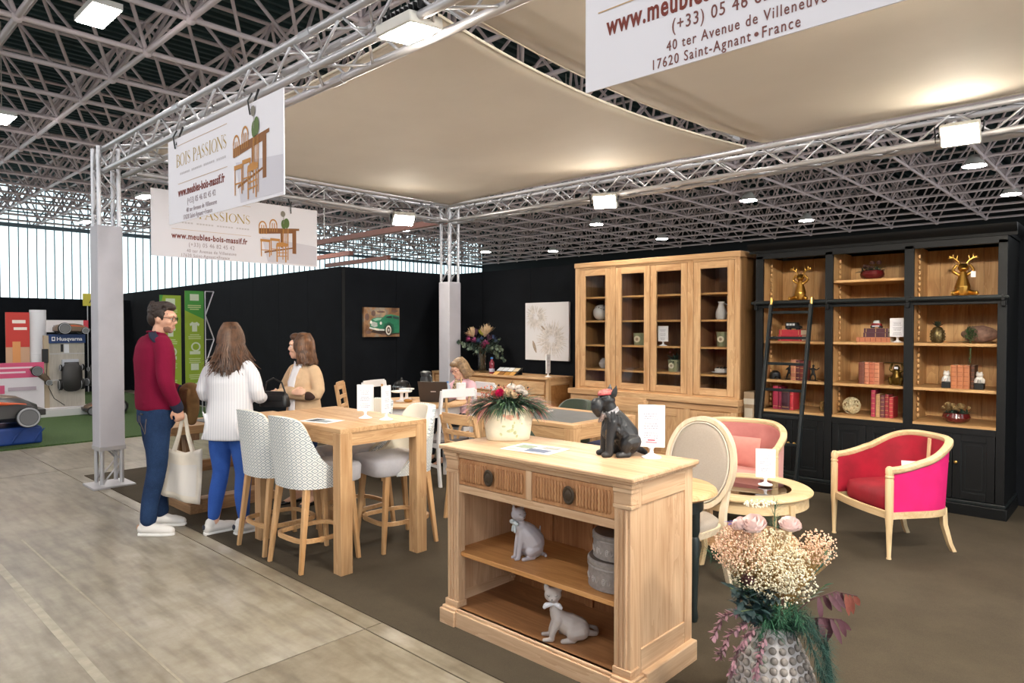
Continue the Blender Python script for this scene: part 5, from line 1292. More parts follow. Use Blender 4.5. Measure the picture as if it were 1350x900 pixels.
    for path in ([P(.03, .42, -.05), P(.10, .46, -.10), P(.155, .36, -.13), P(.17, .22, -.13)], [P(.02, .42, -.06), P(.07, .44, -.13), P(.12, .30, -.17), P(.15, .20, -.165)]): frond(path, GRN, 'fern_frond', .06, 90, .003)
    # dark leafy branches at left, plum eucalyptus hanging
    for path, m, L, w, n in (([P(-.03, .42, -.03), P(-.11, .53, -.06), P(-.20, .58, -.08)], mat('dark_teal_leaf', '#1e3436', .55, var=.3, vscale=30), .045, .022, 26), ([P(-.03, .42, -.05), P(-.12, .50, -.10), P(-.18, .50, -.12)], mat('dark_teal_leaf', '#1e3436', .55), .05, .025, 26)):
        b = MB().tube(path, .0022, 5).build('dark_branch', STEM, t); mb = MB(); path = [V(p) for p in path]
        for k in range(n):
            f = .4+1.6*k/n; f = f/2*(len(path)-1); i = min(int(f), len(path)-2); p = path[i].lerp(path[i+1], f-i)
            o = MB(); leaf(o, p, rdir(rn, -.6, .8), L*rn.uniform(.7, 1.2), w, droop=.2); o.build('leaf', m, b, smooth=60, recalc=False)
    MAU = mat('mauve_seed_leaf', '#85606b', .6, var=.3, vscale=30)
    for path in ([P(-.05, .42, -.06), P(-.14, .46, -.12), P(-.22, .42, -.14), P(-.26, .33, -.15)], [P(-.05, .42, -.06), P(-.12, .44, -.13), P(-.19, .38, -.16), P(-.225, .28, -.17)], [P(-.05, .42, -.05), P(-.15, .50, -.1), P(-.24, .48, -.12), P(-.28, .40, -.13)], [P(-.05, .42, -.08), P(-.09, .42, -.16), P(-.125, .34, -.18), P(-.13, .28, -.18)]):
        b = MB().tube(path, .002, 5).build('mauve_branch', mat('mauve_stem', '#5f4247', .7), t); mb = MB(); path = [V(p) for p in path]
        for k in range(54):
            f = (.35+.65*k/54)*(len(path)-1); i = min(int(f), len(path)-2); p = path[i].lerp(path[i+1], f-i); tg = (path[i+1]-path[i]).normalized()
            leaf(mb, p, (tg*.8+rdir(rn, -1, 1)).normalized(), .026*rn.uniform(.8, 1.2), .012, droop=.1, n=3)
        stuff(mb.build('seed_leaves', MAU, b, smooth=60, recalc=False))
    # large plum leaves at right, each a leaf of its own
    for path, k0 in (([P(.03, .42, -.04), P(.12, .52, -.06), P(.22, .56, -.07), P(.30, .545, -.08)], 0), ([P(.03, .42, -.04), P(.14, .47, -.10), P(.22, .47, -.12)], 1)):
        b = MB().tube(path, .0022, 5).build('plum_branch', mat('plum_stem', '#4d2c30', .7), t); path = [V(p) for p in path]
        for k in range(9):
            f = (.45+.55*k/9)*(len(path)-1); i = min(int(f), len(path)-2); p = path[i].lerp(path[i+1], f-i)
            d = rt*rn.uniform(-.2, .6)+bk*rn.uniform(-.5, .3)+V((0, 0, rn.uniform(-1.2, -.3)))
            o = MB(); leaf(o, p, d, rn.uniform(.065, .10), .024, up=-bk, droop=.12); o.build('leaf', RUST if k > 5 and k0 == 0 else PLUM, b, smooth=60, recalc=False)
    # green glossy leaves at the upper right
    GLO = mat('glossy_green_leaf', '#1d4a35', .35); path = [P(.04, .45, .02), P(.15, .6, .04), P(.24, .70, .05)]
    b = MB().tube(path, .002, 5).build('green_branch', STEM, t)
    for k in range(13):
        f = (.45+.55*k/13)*2; i = min(int(f), 1); p = V(path[i]).lerp(V(path[i+1]), f-i); s = 1 if k % 2 else -1
        o = MB(); leaf(o, p, rt*.5*s+rt*.5+V((0, 0, .2*s))-bk*.3, .05, .020, droop=.25); o.build('leaf', GLO, b, smooth=60, recalc=False)
    path = [P(.05, .45, -.02), P(.13, .52, -.04), P(.18, .58, -.06)]
    b = MB().tube(path, .002, 5).build('green_branch', STEM, t)
    for k in range(8):
        f = (.4+.6*k/8)*2; i = min(int(f), 1); p = V(path[i]).lerp(V(path[i+1]), f-i); s = 1 if k % 2 else -1
        o = MB(); leaf(o, p, rt*.6*s+V((0, 0, .5))-bk*.2, .045, .018, droop=.2); o.build('leaf', GLO, b, smooth=60, recalc=False)
    for k in range(5):
        o = MB(); leaf(o, P(.0, .40, -.06), rt*(.03*k-.06)-bk*.25+V((0, 0, -1 if k < 2 else 1)), .075+.02*k, .018, up=-bk, droop=.1); o.build('leaf', mat('brown_leaf', '#5a3d33', .6), t, smooth=60, recalc=False)
    return t
big_vase()

# ---------------------------------------------------------------- on the medallion chair: white fringed throw
def throw():
    t = thing('fringed_throw', 'white fringed throw with red tufts lying on the medallion chair seat', 'throw', (-2.08, 3.70, .462), .3)
    mb = MB(); G = []
    for i in range(11):
        row = []
        for j in range(9):
            u, v = i/10*2-1, j/8*2-1; row.append(V((u*.11, v*.10-.03, .035+.03*math.cos(u*2)*math.cos(v*1.5)+.008*math.sin(i*2.3+j*1.7)-max(0, -v-.4)*.22)))
        G.append(row)
    grid_add(mb, G); o = mb.build('cloth', mat('white_wool', '#e9e7ec', .95, bump=.4, bscale=200), t, smooth=60); s = o.modifiers.new('solid', 'SOLIDIFY'); s.thickness = .006
    mb = MB(); rn = random.Random(2)
    for k in range(70):
        x = -.11+.22*k/69; mb.tube([(x, -.125, -.08), (x+rn.uniform(-.006, .006), -.135, -.12), (x+rn.uniform(-.01, .01), -.137, -.17)], .0022, 4)
    stuff(mb.build('fringe', mat('cream_fringe', '#dcd3c3', .9), t))
    for k in range(8):
        mb = MB(); x = -.08+.023*k; mb.ell((x, -.118, -.045+.008*(k % 3)), (.007, .007, .016), 8, 5); mb.build('tuft', mat('burgundy_tuft', '#6f3038', .8), t)
    return t
throw()

# ---------------------------------------------------------------- on the white dining table
def table_things():
    z = .765
    t = thing('cake_dome', 'clear glass cake dome on a white stand on the round dining table', 'cake stand', (-6.22, 4.80, z), 0)
    MB().lathe([(.07, 0), (.07, .006), (.03, .015), (.018, .04), (.018, .09), (.03, .10), (.11, .104), (.12, .118), (.112, .118), (.10, .11)], 28).build('stand', WHITE, t)
    MB().lathe([(.10, .118), (.102, .16), (.09, .205), (.06, .232), (.015, .242)], 28, cap=False).build('dome', glassmat('dome_glass', (.95, .97, .97), .02, .14), t)
    MB().ell((0, 0, .256), (.014, .014, .016), 10, 8).build('knob', GLASS, t)
    t = thing('white_pedestal_stand', 'low white pedestal dish stand behind the cake dome on the dining table', 'cake stand', (-6.36, 4.98, z), 0)
    MB().lathe([(.06, 0), (.06, .006), (.02, .015), (.014, .10), (.05, .112), (.09, .115), (.09, .125)], 24).build('stand_body', WHITE, t)
    t = thing('laptop', 'open dark grey laptop facing the seated woman on the dining table', 'laptop', (-5.86, 4.98, z+.001), face(-.30, .95)+.25)
    LP = mat('laptop_shell', '#4c4542', .4, .4)
    MB().box(-.17, .17, -.0, .24, 0, .016).build('base', LP, t, bevel=.004)
    MB().box(-.15, .15, .02, .13, .016, .018).build('keyboard', BLACKP, t, smooth=0)
    M = Tr(0, 0, .016) @ Rx(.33)
    MB(M).box(-.17, .17, -.008, 0, 0, .235).build('lid', LP, t, bevel=.003); MB(M).box(-.16, .16, 0, .001, .012, .225).build('screen', mat('screen', '#c8d4e0', .2, emit=.4), t, smooth=0); MB(M).box(-.03, .03, -.0088, -.008, .11, .122).build('lid_badge', ALU, t, smooth=0)
    t = thing('bread_roll', 'small golden bread roll beside the cake dome', 'food', (-6.08, 4.78, z), .4); MB().ell((0, 0, .018), (.055, .03, .020)).build('crust', mat('bread_crust', '#b8823f', .7, var=.2, vscale=20), t)
    t = thing('vacuum_flask', 'black vacuum flask with pump spout at the back of the dining table', 'flask', (-6.27, 5.20, z), 0); t.scale = (1.25, 1.25, 1.5)
    MB().lathe([(.05, 0), (.055, .01), (.055, .15), (.045, .175), (.05, .18), (.05, .205), (.03, .215)], 20).build('flask_body', BLACKP, t)
    mb = MB(); mb.tube([(.04, 0, .19), (.085, -.01, .17), (.095, -.01, .10), (.07, 0, .04)], .010, 8); mb.build('handle', BLACKP, t); mb = MB(); mb.limb([(-.03, 0, .205), (-.075, 0, .2)], [.014, .010], 8); mb.build('spout', BLACKP, t)
    t = thing('water_bottle', 'clear plastic water bottle with blue cap on the dining table', 'bottle', (-5.98, 5.28, z), 0)
    MB().lathe([(.030, 0), (.036, .006), (.036, .06), (.033, .07), (.036, .08), (.036, .13), (.03, .16), (.014, .185), (.013, .195)], 20).build('bottle_body', mat('blue_clear_plastic', '#b9cfe0', .1, alpha=.6), t); MB().lathe([(.016, .195), (.016, .212)], 14).build('cap', mat('blue_cap', '#3f78b8', .4), t); MB().lathe([(.0368, .075), (.0368, .125)], 20, cap=False).build('bottle_label', mat('bottle_label', '#7ea4c8', .5), t)
    t = thing('paper_roll', 'upright white kitchen paper roll on a wooden stick, left of the seated woman', 'paper roll', (-5.80, 5.33, z), 0)
    MB().lathe([(.055, .012), (.055, .20), (.02, .2)], 24).build('roll', mat('kitchen_paper', '#eceaea', .95, bump=.3, bscale=80), t); MB().lathe([(.06, 0), (.06, .012)], 24).build('foot', OAKX, t); MB().tube([(0, 0, .012), (0, 0, .275)], .008, 8).build('stick', OAKZ, t)
table_things()

# ---------------------------------------------------------------- on and above the sideboard
def sideboard_things():
    z = .931; rn = random.Random(21)
    t = thing('flower_vase', 'clear glass footed vase with colourful dried flowers and eucalyptus on the sideboard', 'vase', (-7.28, 7.12, z), 0)
    MB().lathe([(.055, 0), (.06, .006), (.035, .02), (.035, .03), (.065, .05), (.075, .12), (.075, .20), (.085, .285), (.080, .285), (.070, .20), (.068, .06)], 28).build('glass_vase', glassmat('vase_glass', (.86, .87, .84), .03, .14), t)
    mb = MB()
    for k in range(26): a = rn.uniform(0, 6.28); mb.tube([(.04*math.cos(a+2), .04*math.sin(a+2), .05), (.04*math.cos(a), .04*math.sin(a), .28), (.12*math.cos(a), .1*math.sin(a), .42)], .003, 4)
    stuff(mb.build('stems', TWIG, t, recalc=False))
    rt = V((.729, .6845, 0)); bk = V((-.684, .729, 0)); P = lambda r, zz, d=0.: rt*r+bk*d+V((0, 0, zz))
    EUC = mat('eucalyptus_leaf', '#6f7d6b', .6, var=.3, vscale=20); EUD = mat('eucalyptus_dark_leaf', '#35473f', .6, var=.3, vscale=20)
    for path in ([P(0, .3), P(.15, .42), P(.26, .40), P(.30, .28), P(.31, .15)], [P(0, .3), P(.14, .36), P(.22, .30), P(.24, .2)], [P(0, .3), P(.18, .48), P(.27, .5)], [P(0, .3), P(-.12, .40), P(-.22, .36)], [P(0, .3), P(-.18, .42), P(-.30, .42), P(-.36, .46)], [P(0, .3), P(.08, .38, -.06), P(.14, .34, -.1)], [P(0, .3), P(-.06, .36, -.06), P(-.1, .31, -.1)], [P(0, .3), P(.2, .4, -.03), P(.28, .34, -.05)]):
        b = MB().tube(path, .003, 5).build('eucalyptus_branch', STEM, t); path = [V(p) for p in path]
        for k in range(16):
            f = (.3+.7*k/16)*(len(path)-1); i = min(int(f), len(path)-2); p = path[i].lerp(path[i+1], f-i); mb = MB(); c = p+rdir(rn, -1, 1)*.03; q = rdir(rn, -.5, .5).to_track_quat('Z', 'Y').to_matrix().to_4x4()
            r = rn.uniform(.018, .032); vs = [c+(q @ V((r*math.cos(2*PI*j/9), r*math.sin(2*PI*j/9), .004*math.cos(4*PI*j/9)))) for j in range(9)]
            mb.add([c+(q @ V((0, 0, .004)))]+vs, [(0, 1+j, 1+(j+1) % 9) for j in range(9)]); mb.build('leaf', rn.choice((EUC, EUC, EUD)), b, smooth=60, recalc=False)
    for nm, cset, col, L, w in (('protea', ((.04, .56, -.02, (.2, -.2, 1)), (-.15, .55, 0, (-.5, -.2, .8)), (.08, .60, 0, (.3, 0, 1))), '#d9bf9c', .13, .02), ('pink_flower', ((-.20, .49, -.02, (-.8, -.2, .4)), (.06, .43, -.05, (.2, -.7, .5)), (.02, .40, -.06, (0, -.8, .3)), (-.12, .47, -.04, (-.3, -.5, .6))), '#b85a8d', .07, .014), ('blue_thistle', ((.17, .52, 0, (.5, 0, .8)), (.2, .47, 0, (.6, 0, .6)), (-.06, .46, -.05, (0, -.6, .6)), (-.02, .50, -.03, (0, -.4, .8))), '#5a6c96', .06, .010), ('yellow_flower', ((-.03, .60, 0, (0, 0, 1)), (.0, .58, -.03, (0, -.3, 1))), '#b5b04a', .06, .014), ('plum_flower', ((-.10, .58, .02, (-.2, 0, 1)), (.10, .5, -.03, (.2, -.4, .8))), '#6b4a5e', .09, .012), ('red_brush_flower', ((.07, .42, -.06, (.3, -.8, .4)), (.03, .39, -.07, (0, -.8, .2))), '#c4506a', .05, .01)):
        m = mat('petal_'+nm, col, .7, var=.15, vscale=30)
        for r, zz, d, ax in cset:
            mb = MB(); ax = rt*ax[0]+bk*(-ax[1])*-1+V((0, 0, ax[2])); c = P(r, zz, d)
            for k in range(44): leaf(mb, c-ax.normalized()*.03, (ax.normalized()*1.1+rdir(rn, -1, 1)*.75), L*1.25*rn.uniform(.7, 1.1), w*1.5, n=3, droop=-.1)
            mb.build(nm, m, t, smooth=60, recalc=False)
    mb = MB()
    for k in range(260): leaf(mb, P(rn.uniform(-.14, .16), rn.uniform(.30, .48), rn.uniform(-.06, .04)), rdir(rn, -.3, .9), rn.uniform(.08, .15), .018)
    stuff(mb.build('dark_foliage', EUD, t, recalc=False))
    t = thing('juice_bottle', 'dark red juice bottle with blue cap on the sideboard beside the glass vase', 'bottle', (-7.02, 7.06, z), 0)
    MB().lathe([(.036, 0), (.04, .006), (.04, .08), (.036, .1), (.04, .12), (.038, .16), (.016, .205), (.016, .215)], 20).build('bottle_body', mat('red_juice', '#7d2c3a', .15, coat=.4), t); MB().lathe([(.019, .215), (.019, .24)], 14).build('cap', mat('blue_cap', '#3f78b8', .4), t); MB().lathe([(.0412, .03), (.0412, .075)], 20, cap=False).build('bottle_label', mat('pale_label', '#b9b8d0', .5), t)
    t = thing('sample_board', 'tilted black board with eight wood and paint samples on the sideboard', 'sample board', (-6.72, 7.10, z), .08)
    M = Tr(0, -.06, .035) @ Rx(.50)
    MB(M).box(-.21, .21, -.10, .14, -.012, 0).build('board', BLACKP, t, bevel=.003)
    mb = MB(); mb.box(-.19, .19, .06, .075, 0, .08); mb.build('stand', BLACKP, t)
    cols = (('#c7cbd0', '#d8dade', '#e6e6e6', '#dcc9a8'), ('#d2a25c', '#8d5f2c', '#b9853f', '#cf9a52'))
    for j in range(2):
        for i in range(4): MB(M).box(-.195+i*.0985, -.195+i*.0985+.088, .025-j*.108, .115-j*.108, 0, .006).build('sample', mat('sample_%d%d' % (i, j), cols[j][i], .5), t, bevel=.002)
    # white canvas with pale chrysanthemums, car painting
    t = thing('flower_painting', 'tall white canvas with pale raised chrysanthemums above the sideboard', 'painting', (-6.36, 7.545, 1.13), 0)
    MB().box(-.41, .41, -.035, 0, 0, .835).build('canvas', mat('white_canvas', '#dedcdf', .85, bump=.2, bscale=120), t, bevel=.004)
    for cx, cz, R, n, rot in ((-.20, .63, .22, 56, 0), (.10, .30, .30, 80, .3)):
        mb = MB()
        for k in range(n):
            a = 2*PI*k/n+rot+rn.uniform(-.05, .05); r0 = R*rn.uniform(.12, .3); r1 = R*rn.uniform(.7, 1.05)
            p0 = V((cx+r0*math.cos(a), -.036, cz+r0*math.sin(a))); d = V((math.cos(a), 0, math.sin(a)))
            p1 = p0+d*(r1-r0)
            if abs(p1.x) < .405 and .005 < p1.z < .83: leaf(mb, p0, d, r1-r0, .016, up=(0, -1, 0), droop=.0, n=4, fold=.3)
        stuff(mb.build('raised_petals', mat('petal_paint', '#cfc8c4', .8, var=.2, vscale=30), t, recalc=False))
    for (x, zz, a, L, w) in ((-.26, .28, -1.2, .19, .055), (-.10, .50, -.7, .10, .03), (-.13, .70, .8, .07, .01), (.16, .2, 1., .05, .015)):
        mb = MB(); leaf(mb, (x, -.0365, zz), (math.cos(a), 0, math.sin(a)), L, w, up=(0, -1, 0), droop=0, fold=.1); mb.build('painted_leaf', mat('taupe_paint', '#a08f80', .8, var=.3, vscale=40), t, recalc=False)
TWIG = mat('twig', '#6b5d48', .8)
sideboard_things()
def car_painting():
    t = thing('car_painting', 'small canvas of a green vintage car on the black partition', 'painting', (-8.69, 6.31, 1.46), PI/2)
    W_, H_ = .67, .45   # local x along the wall, -y out of it
    def rust():
        n = NT('rust_ground_paint'); a = n.n('ShaderNodeTexNoise'); a.inputs['Scale'].default_value = 7; a.inputs['Detail'].default_value = 6; n.l(n.coord(), a.inputs['Vector'])
        n.l(n.ramp(a.outputs[0], [(.35, '#6b4a33'), (.5, '#9a7350'), (.62, '#8d8478'), (.72, '#b99a78')]), n.b.inputs['Base Color']); n.b.inputs['Roughness'].default_value = .7; return n.m
    MB().box(-W_/2, W_/2, -.03, .02, 0, H_).build('canvas', rust(), t, bevel=.003)
    P = Matrix(((W_, 0, 0, -W_/2), (0, 0, -1, -.0308), (0, H_, 0, 0), (0, 0, 0, 1)))
    def poly(nm, c, pts, z=0, rough=.5):
        mb = MB(P); n = len(pts); mb.add([(x, y, z) for x, y in pts]+[(x, y, z+.0012) for x, y in pts], [tuple(range(n, 2*n))]+[(i, (i+1) % n, n+(i+1) % n, n+i) for i in range(n)]); mb.build(nm, mat('paint_'+nm, c, rough, var=.15, vscale=20), t, smooth=0, recalc=False)
    circ = lambda cx, cy, rx, ry, n=18: [(cx+rx*math.cos(2*PI*k/n), cy+ry*math.sin(2*PI*k/n)) for k in range(n)]
    poly('car_shadow', '#3b2d26', [(.18, .16), (.62, .06), (.99, .10), (.99, .3), (.3, .3)])
    poly('car_body', '#2f7d5c', [(.16, .40), (.18, .55), (.24, .63), (.36, .66), (.52, .67), (.60, .75), (.76, .78), (.99, .72), (.99, .14), (.72, .12), (.6, .22), (.3, .26), (.18, .30)], .001)
    poly('car_bonnet_light', '#8fbfa5', [(.24, .60), (.36, .645), (.5, .655), (.45, .58), (.3, .54)], .002); poly('car_wing', '#1f5c45', [(.52, .28), (.56, .45), (.70, .50), (.82, .42), (.84, .15), (.74, .12)], .002)
    poly('car_roof', '#3f8f6d', [(.6, .745), (.76, .775), (.98, .72), (.98, .68), (.76, .73), (.62, .70)], .003); poly('car_window', '#2c3b3a', [(.60, .66), (.65, .71), (.76, .725), (.78, .64)], .0025); poly('car_side_window', '#37484a', [(.81, .64), (.81, .72), (.97, .68), (.98, .60)], .0025)
    poly('car_grille', '#b9beb8', [(.19, .38), (.2, .50), (.26, .52), (.36, .48), (.37, .36), (.28, .33)], .003); poly('car_bumper', '#d6d8d2', [(.14, .29), (.15, .34), (.34, .28), (.56, .26), (.56, .21), (.34, .22)], .004); poly('car_number_plate', '#e8e2d0', [(.28, .24), (.28, .31), (.40, .28), (.40, .21)], .005)
    poly('car_tyre', '#262524', circ(.68, .23, .10, .20), .004); poly('car_wheel_white', '#e6e0d2', circ(.675, .23, .08, .165), .0045); poly('car_wheel_rim', '#5a4638', circ(.675, .23, .05, .11), .005); poly('car_hub', '#c9c9c4', circ(.675, .23, .025, .05), .0055)
    for x, y in ((.19, .5), (.46, .47)): poly('car_headlamp', '#f0eee2', circ(x, y, .03, .055, 12), .005)
    for k, (x, y, w, h, c) in enumerate(((.03, .55, .12, .25, '#6a5148'), (.35, .82, .24, .07, '#c4b49e'), (.05, .1, .15, .12, '#a87a4c'), (.45, .06, .2, .06, '#a8763f'), (.75, .85, .2, .08, '#7d5a3e'), (.2, .7, .12, .2, '#8f7f72'))): poly('brush_patch', c, circ(x+w/2, y+h/2, w/2, h/2, 9), .0003)
car_painting()

# ---------------------------------------------------------------- bookcase things (shelf front z: 1.875 / 1.465 / 1.07 / .765)
def book(label, x, z, w, h, y=6.98, d=.16, c='#8f2d35', flat=False, group=None, bands=3, rz=0, band_c='#c9a76a', name='book'):
    """standing: x..x+w wide, spine at the front; flat: w long, h thick"""
    t = thing(name, label, 'book', (x+w/2, y+d/2, z), rz, group); cm = mat('cloth_'+c[1:], c, .55, var=.12, vscale=30); bm2 = mat('gilt_'+band_c[1:], band_c, .4, .4)
    mb = MB()
    if not flat:
        k = .003
        mb.box(-w/2, -w/2+k, -d/2, d/2, 0, h); mb.box(w/2-k, w/2, -d/2, d/2, 0, h)
        mb.prism([(-w/2, -d/2), (-w/4, -d/2-.005), (w/4, -d/2-.005), (w/2, -d/2), (w/2, -d/2+k), (-w/2, -d/2+k)], 'z', 0, h)
        mb.build('cover', cm, t, smooth=0); MB().box(-w/2+k, w/2-k, -d/2+k, d/2-.004, .003, h-.003).build('pages', PAGES, t, smooth=0)
        for i in range(bands): zz = h*(.12+.76*i/max(1, bands-1)); MB().box(-w*.40, w*.40, -d/2-.0062, -d/2-.002, zz, zz+.004).build('spine_band', bm2, t, smooth=0)
    else:
        k = .003
        mb.box(-w/2, w/2, -d/2, d/2, 0, k); mb.box(-w/2, w/2, -d/2, d/2, h-k, h); mb.box(-w/2, w/2, -d/2-.004, -d/2+k, 0, h); mb.build('cover', cm, t, smooth=0)
        MB().box(-w/2+.003, w/2-.003, -d/2+k, d/2-.004, k, h-k).build('pages', PAGES, t, smooth=0)
        for i in range(bands): xx = w*(-.4+.8*i/max(1, bands-1)); MB().box(xx-.002, xx+.002, -d/2-.0052, -d/2-.002, h*.1, h*.9).build('spine_band', bm2, t, smooth=0)
    return t
PAGES = mat('book_pages', '#d9cdb4', .9)
GP = 'old bound books in the black bookcase'
S1, S2, S3 = 1.466, 1.071, .766
book('thick red book lying flat, lower of two under the small black van', -2.80, S1, .24, .058, c='#a8232f', flat=True, bands=2, group=GP); book('red book lying flat directly under the small black van', -2.79, S1+.059, .22, .055, c='#b02a37', flat=True, bands=2, group=GP)
def toy_van(label, loc, rz, c, name='toy_van', sc=1., c2='#c9ced0'):
    t = thing(name, label, 'toy car', loc, rz); m = mat('toy_'+c[1:], c, .3); L, w_, h_ = .15*sc, .06*sc, .075*sc
    mb = MB(); mb.prism([(-L/2, .012*sc), (L/2, .012*sc), (L/2, h_*.50), (L*.36, h_*.58), (L*.26, h_), (-L*.46, h_), (-L/2, h_*.9)], 'y', -w_/2, w_/2); mb.build('car_body', m, t, bevel=.004)
    gm = mat('toy_window', c2, .2)
    for x0, x1 in ((-.42, -.26), (-.22, -.06), (-.02, .14)): MB().box(L*x0, L*x1, -w_/2-.001, w_/2+.001, h_*.56, h_*.84).build('window', gm, t, smooth=0)
    for x in (-.3, .3):
        for s in (-1, 1):
            mb = MB(); mb.lathe([(.014*sc, -.005), (.014*sc, .005)], 12, M=Tr(L*x, s*w_/2, .014*sc) @ Rx(PI/2)); mb.build('wheel', BLACKP, t)
    return t
toy_van('small black model van on two red books', (-2.66, 7.03, S1+.1145), 0, '#121314')
book('tan bound book lying flat, lowest of the three book stack', -2.05, S1, .29, .045, c='#b5704f', flat=True, bands=6, group=GP, band_c='#6b3a2c'); book('dark plum book lying flat in the middle of the three book stack', -1.99, S1+.046, .21, .042, c='#4b2430', flat=True, bands=3, group=GP); book('dark plum book lying flat on top of the three book stack', -1.985, S1+.089, .205, .040, c='#4d2632', flat=True, bands=3, group=GP)
def toy_car():
    t = thing('toy_car', 'small red and black model car on top of the plum book stack', 'toy car', (-1.89, 7.03, S1+.130), 0); R_ = mat('toy_red', '#8d1e22', .3)
    mb = MB(); mb.loft([(0, 0, .012, .046, .03), (0, 0, .036, .046, .03), (0, 0, .046, .036, .025)], 20, 4); mb.build('car_body', R_, t, smooth=50); mb = MB(); mb.loft([(0, 0, .044, .03, .022), (0, 0, .068, .024, .02), (0, 0, .072, .02, .016)], 20, 4); mb.build('cabin', mat('toy_window', '#c9ced0', .2), t, smooth=50); MB().box(-.03, .03, -.034, -.028, .014, .026).build('bumper', ALU, t, smooth=0)
    for sx in (-1, 1):
        for sy in (-1, 1): MB().lathe([(.013, -.005), (.013, .005)], 12, M=Tr(sx*.034, sy*.028, .013) @ Rx(PI/2)).build('wheel', BLACKP, t)
toy_car()
sign_stand('white framed notice on a bookcase shelf beside the stacked plum books', (-1.705, 7.0, S1), .0, .13, .175)
# gold reindeer figures
GOLDM = mat('polished_gold', '#c4984c', .28, 1.)
def deer(label, loc, rz, s=1., tagged=False):
    t = thing('gold_figure', label, 'figurine', loc, rz)
    mb = MB(); A = lambda p: [V(q)*s for q in p]; R = lambda r: [x*s for x in r]
    mb.limb(A([(0, 0, .03), (0, 0, .07), (0, .0, .13), (0, 0, .17)]), R([.045, .05, .032, .02]), 12); mb.ell(V((0, -.005, .205))*s, V((.034, .034, .032))*s); mb.ell(V((0, -.03, .198))*s, V((.022, .018, .015))*s)
    for q in (-1, 1):
        mb.limb(A([(q*.03, 0, .03), (q*.05, -.04, .022), (q*.065, -.075, .016)]), R([.026, .020, .015]), 8); mb.ell(V((q*.07, -.09, .018))*s, V((.016, .02, .018))*s)
        mb.limb(A([(q*.025, 0, .155), (q*.062, -.005, .185), (q*.04, -.012, .225)]), R([.013, .011, .010]), 8)
        mb.limb(A([(q*.018, 0, .23), (q*.04, 0, .262), (q*.085, 0, .29)]), R([.007, .007, .006]), 8); mb.limb(A([(q*.04, 0, .262), (q*.035, 0, .295)]), R([.006, .005]), 6); mb.limb(A([(q*.06, 0, .276), (q*.062, 0, .305)]), R([.006, .005]), 6); mb.limb(A([(q*.06, 0, .276), (q*.09, 0, .275)]), R([.006, .005]), 6)
    remesh(mb, 'body', GOLDM, t, .0042, 2)
    if tagged:
        o = MB().box(.05, .085, -.06, -.058, .16, .21).build('price_tag', PAPER, t, smooth=0); MB().tube([(.045, -.02, .225), (.066, -.06, .21)], .0012, 4).build('tag_string', PAPER, t)
    return t
deer('gold antlered figure covering its eyes, top shelf above the ladder', (-2.60, 7.04, 1.876), .1, 1.12); deer('gold antlered figure with white tag, top shelf at the right of the bookcase', (-1.21, 7.04, 1.876), .3, 1.2, True)
def bowl_flowers(label, loc, r, h, flowers, n, cat='flower bowl'):
    t = thing('flower_bowl', label, cat, loc, 0); rn = random.Random(n)
    MB().lathe([(r*.6, 0), (r*.9, h*.25), (r, h*.55), (r*.9, h*.95), (r*.8, h), (r*.75, h*.9)], 28).build('bowl', mat('oxblood_glaze', '#571418', .15, coat=.5), t)
    mb = MB()
    for k in range(n): leaf(mb, (rn.uniform(-r, r)*.7, rn.uniform(-r, r)*.6, h*.85), rdir(rn, 0.1, .9), rn.uniform(.05, .09), .014)
    stuff(mb.build('foliage', LEAFD, t, recalc=False))
    for k in range(flowers[1]):
        rose(t, (rn.uniform(-r, r)*.9, -r*rn.uniform(0, .6), h+rn.uniform(.02, .07)), rn.uniform(.016, .024), flowers[0], (rn.uniform(-.4, .4), -.6, .8), 'flower')
    return t
bowl_flowers('dark red glazed bowl with dark brown flowers on the small upper middle shelf', (-1.935, 7.04, 2.056), .105, .085, (mat('brown_petal', '#5a3a34', .7), 7), 110); bowl_flowers('dark red glazed bowl with beige flowers on the lowest right shelf', (-1.245, 7.04, S3), .108, .09, (mat('beige_petal', '#b59868', .8), 16), 90)
def pineapple():
    t = thing('pineapple_figure', 'bronze pineapple ornament with leafy crown on a right hand shelf', 'ornament', (-1.395, 7.04, S1), 0); m = mat('antique_bronze', '#6b5d3f', .35, .9)
    mb = MB(); mb.lathe([(.03, 0), (.045, .008), (.056, .05), (.052, .10), (.034, .135), (.012, .145)], 24); mb.build('fruit', m, t)
    mb = MB()
    for z, r in ((.03, .0545), (.055, .057), (.08, .0555), (.105, .050)):
        for k in range(14): a = 2*PI*(k+(z*40 % 1))/14; mb.ell((r*math.cos(a), r*math.sin(a), z), (.006, .006, .008), 6, 4)
    stuff(mb.build('scales', m, t)); mb = MB()
    for k in range(22): a = 2*PI*k/22*2.6; leaf(mb, (.008*math.cos(a), .008*math.sin(a), .143), (math.cos(a)*(.9-.03*k), math.sin(a)*(.9-.03*k), .6+.06*k), .055, .016, droop=.1)
    mb.build('crown_leaves', mat('dark_bronze_leaf', '#2f3a2c', .5, .4), t, recalc=False)
pineapple()
t = thing('wooden_pod', 'large carved wooden seed pod lying on the right hand shelf', 'ornament', (-1.07, 7.10, S1+.078), -.15)
mb = MB(); mb.limb([(-.135, 0, .0), (-.10, 0, 0), (0, 0, .0), (.08, 0, 0), (.125, 0, .004)], [.03, .066, .077, .05, .008], 18); mb.build('pod', mat('weathered_wood', '#7f6255', .8, var=.35, vscale=30, bump=.5, bscale=50), t)
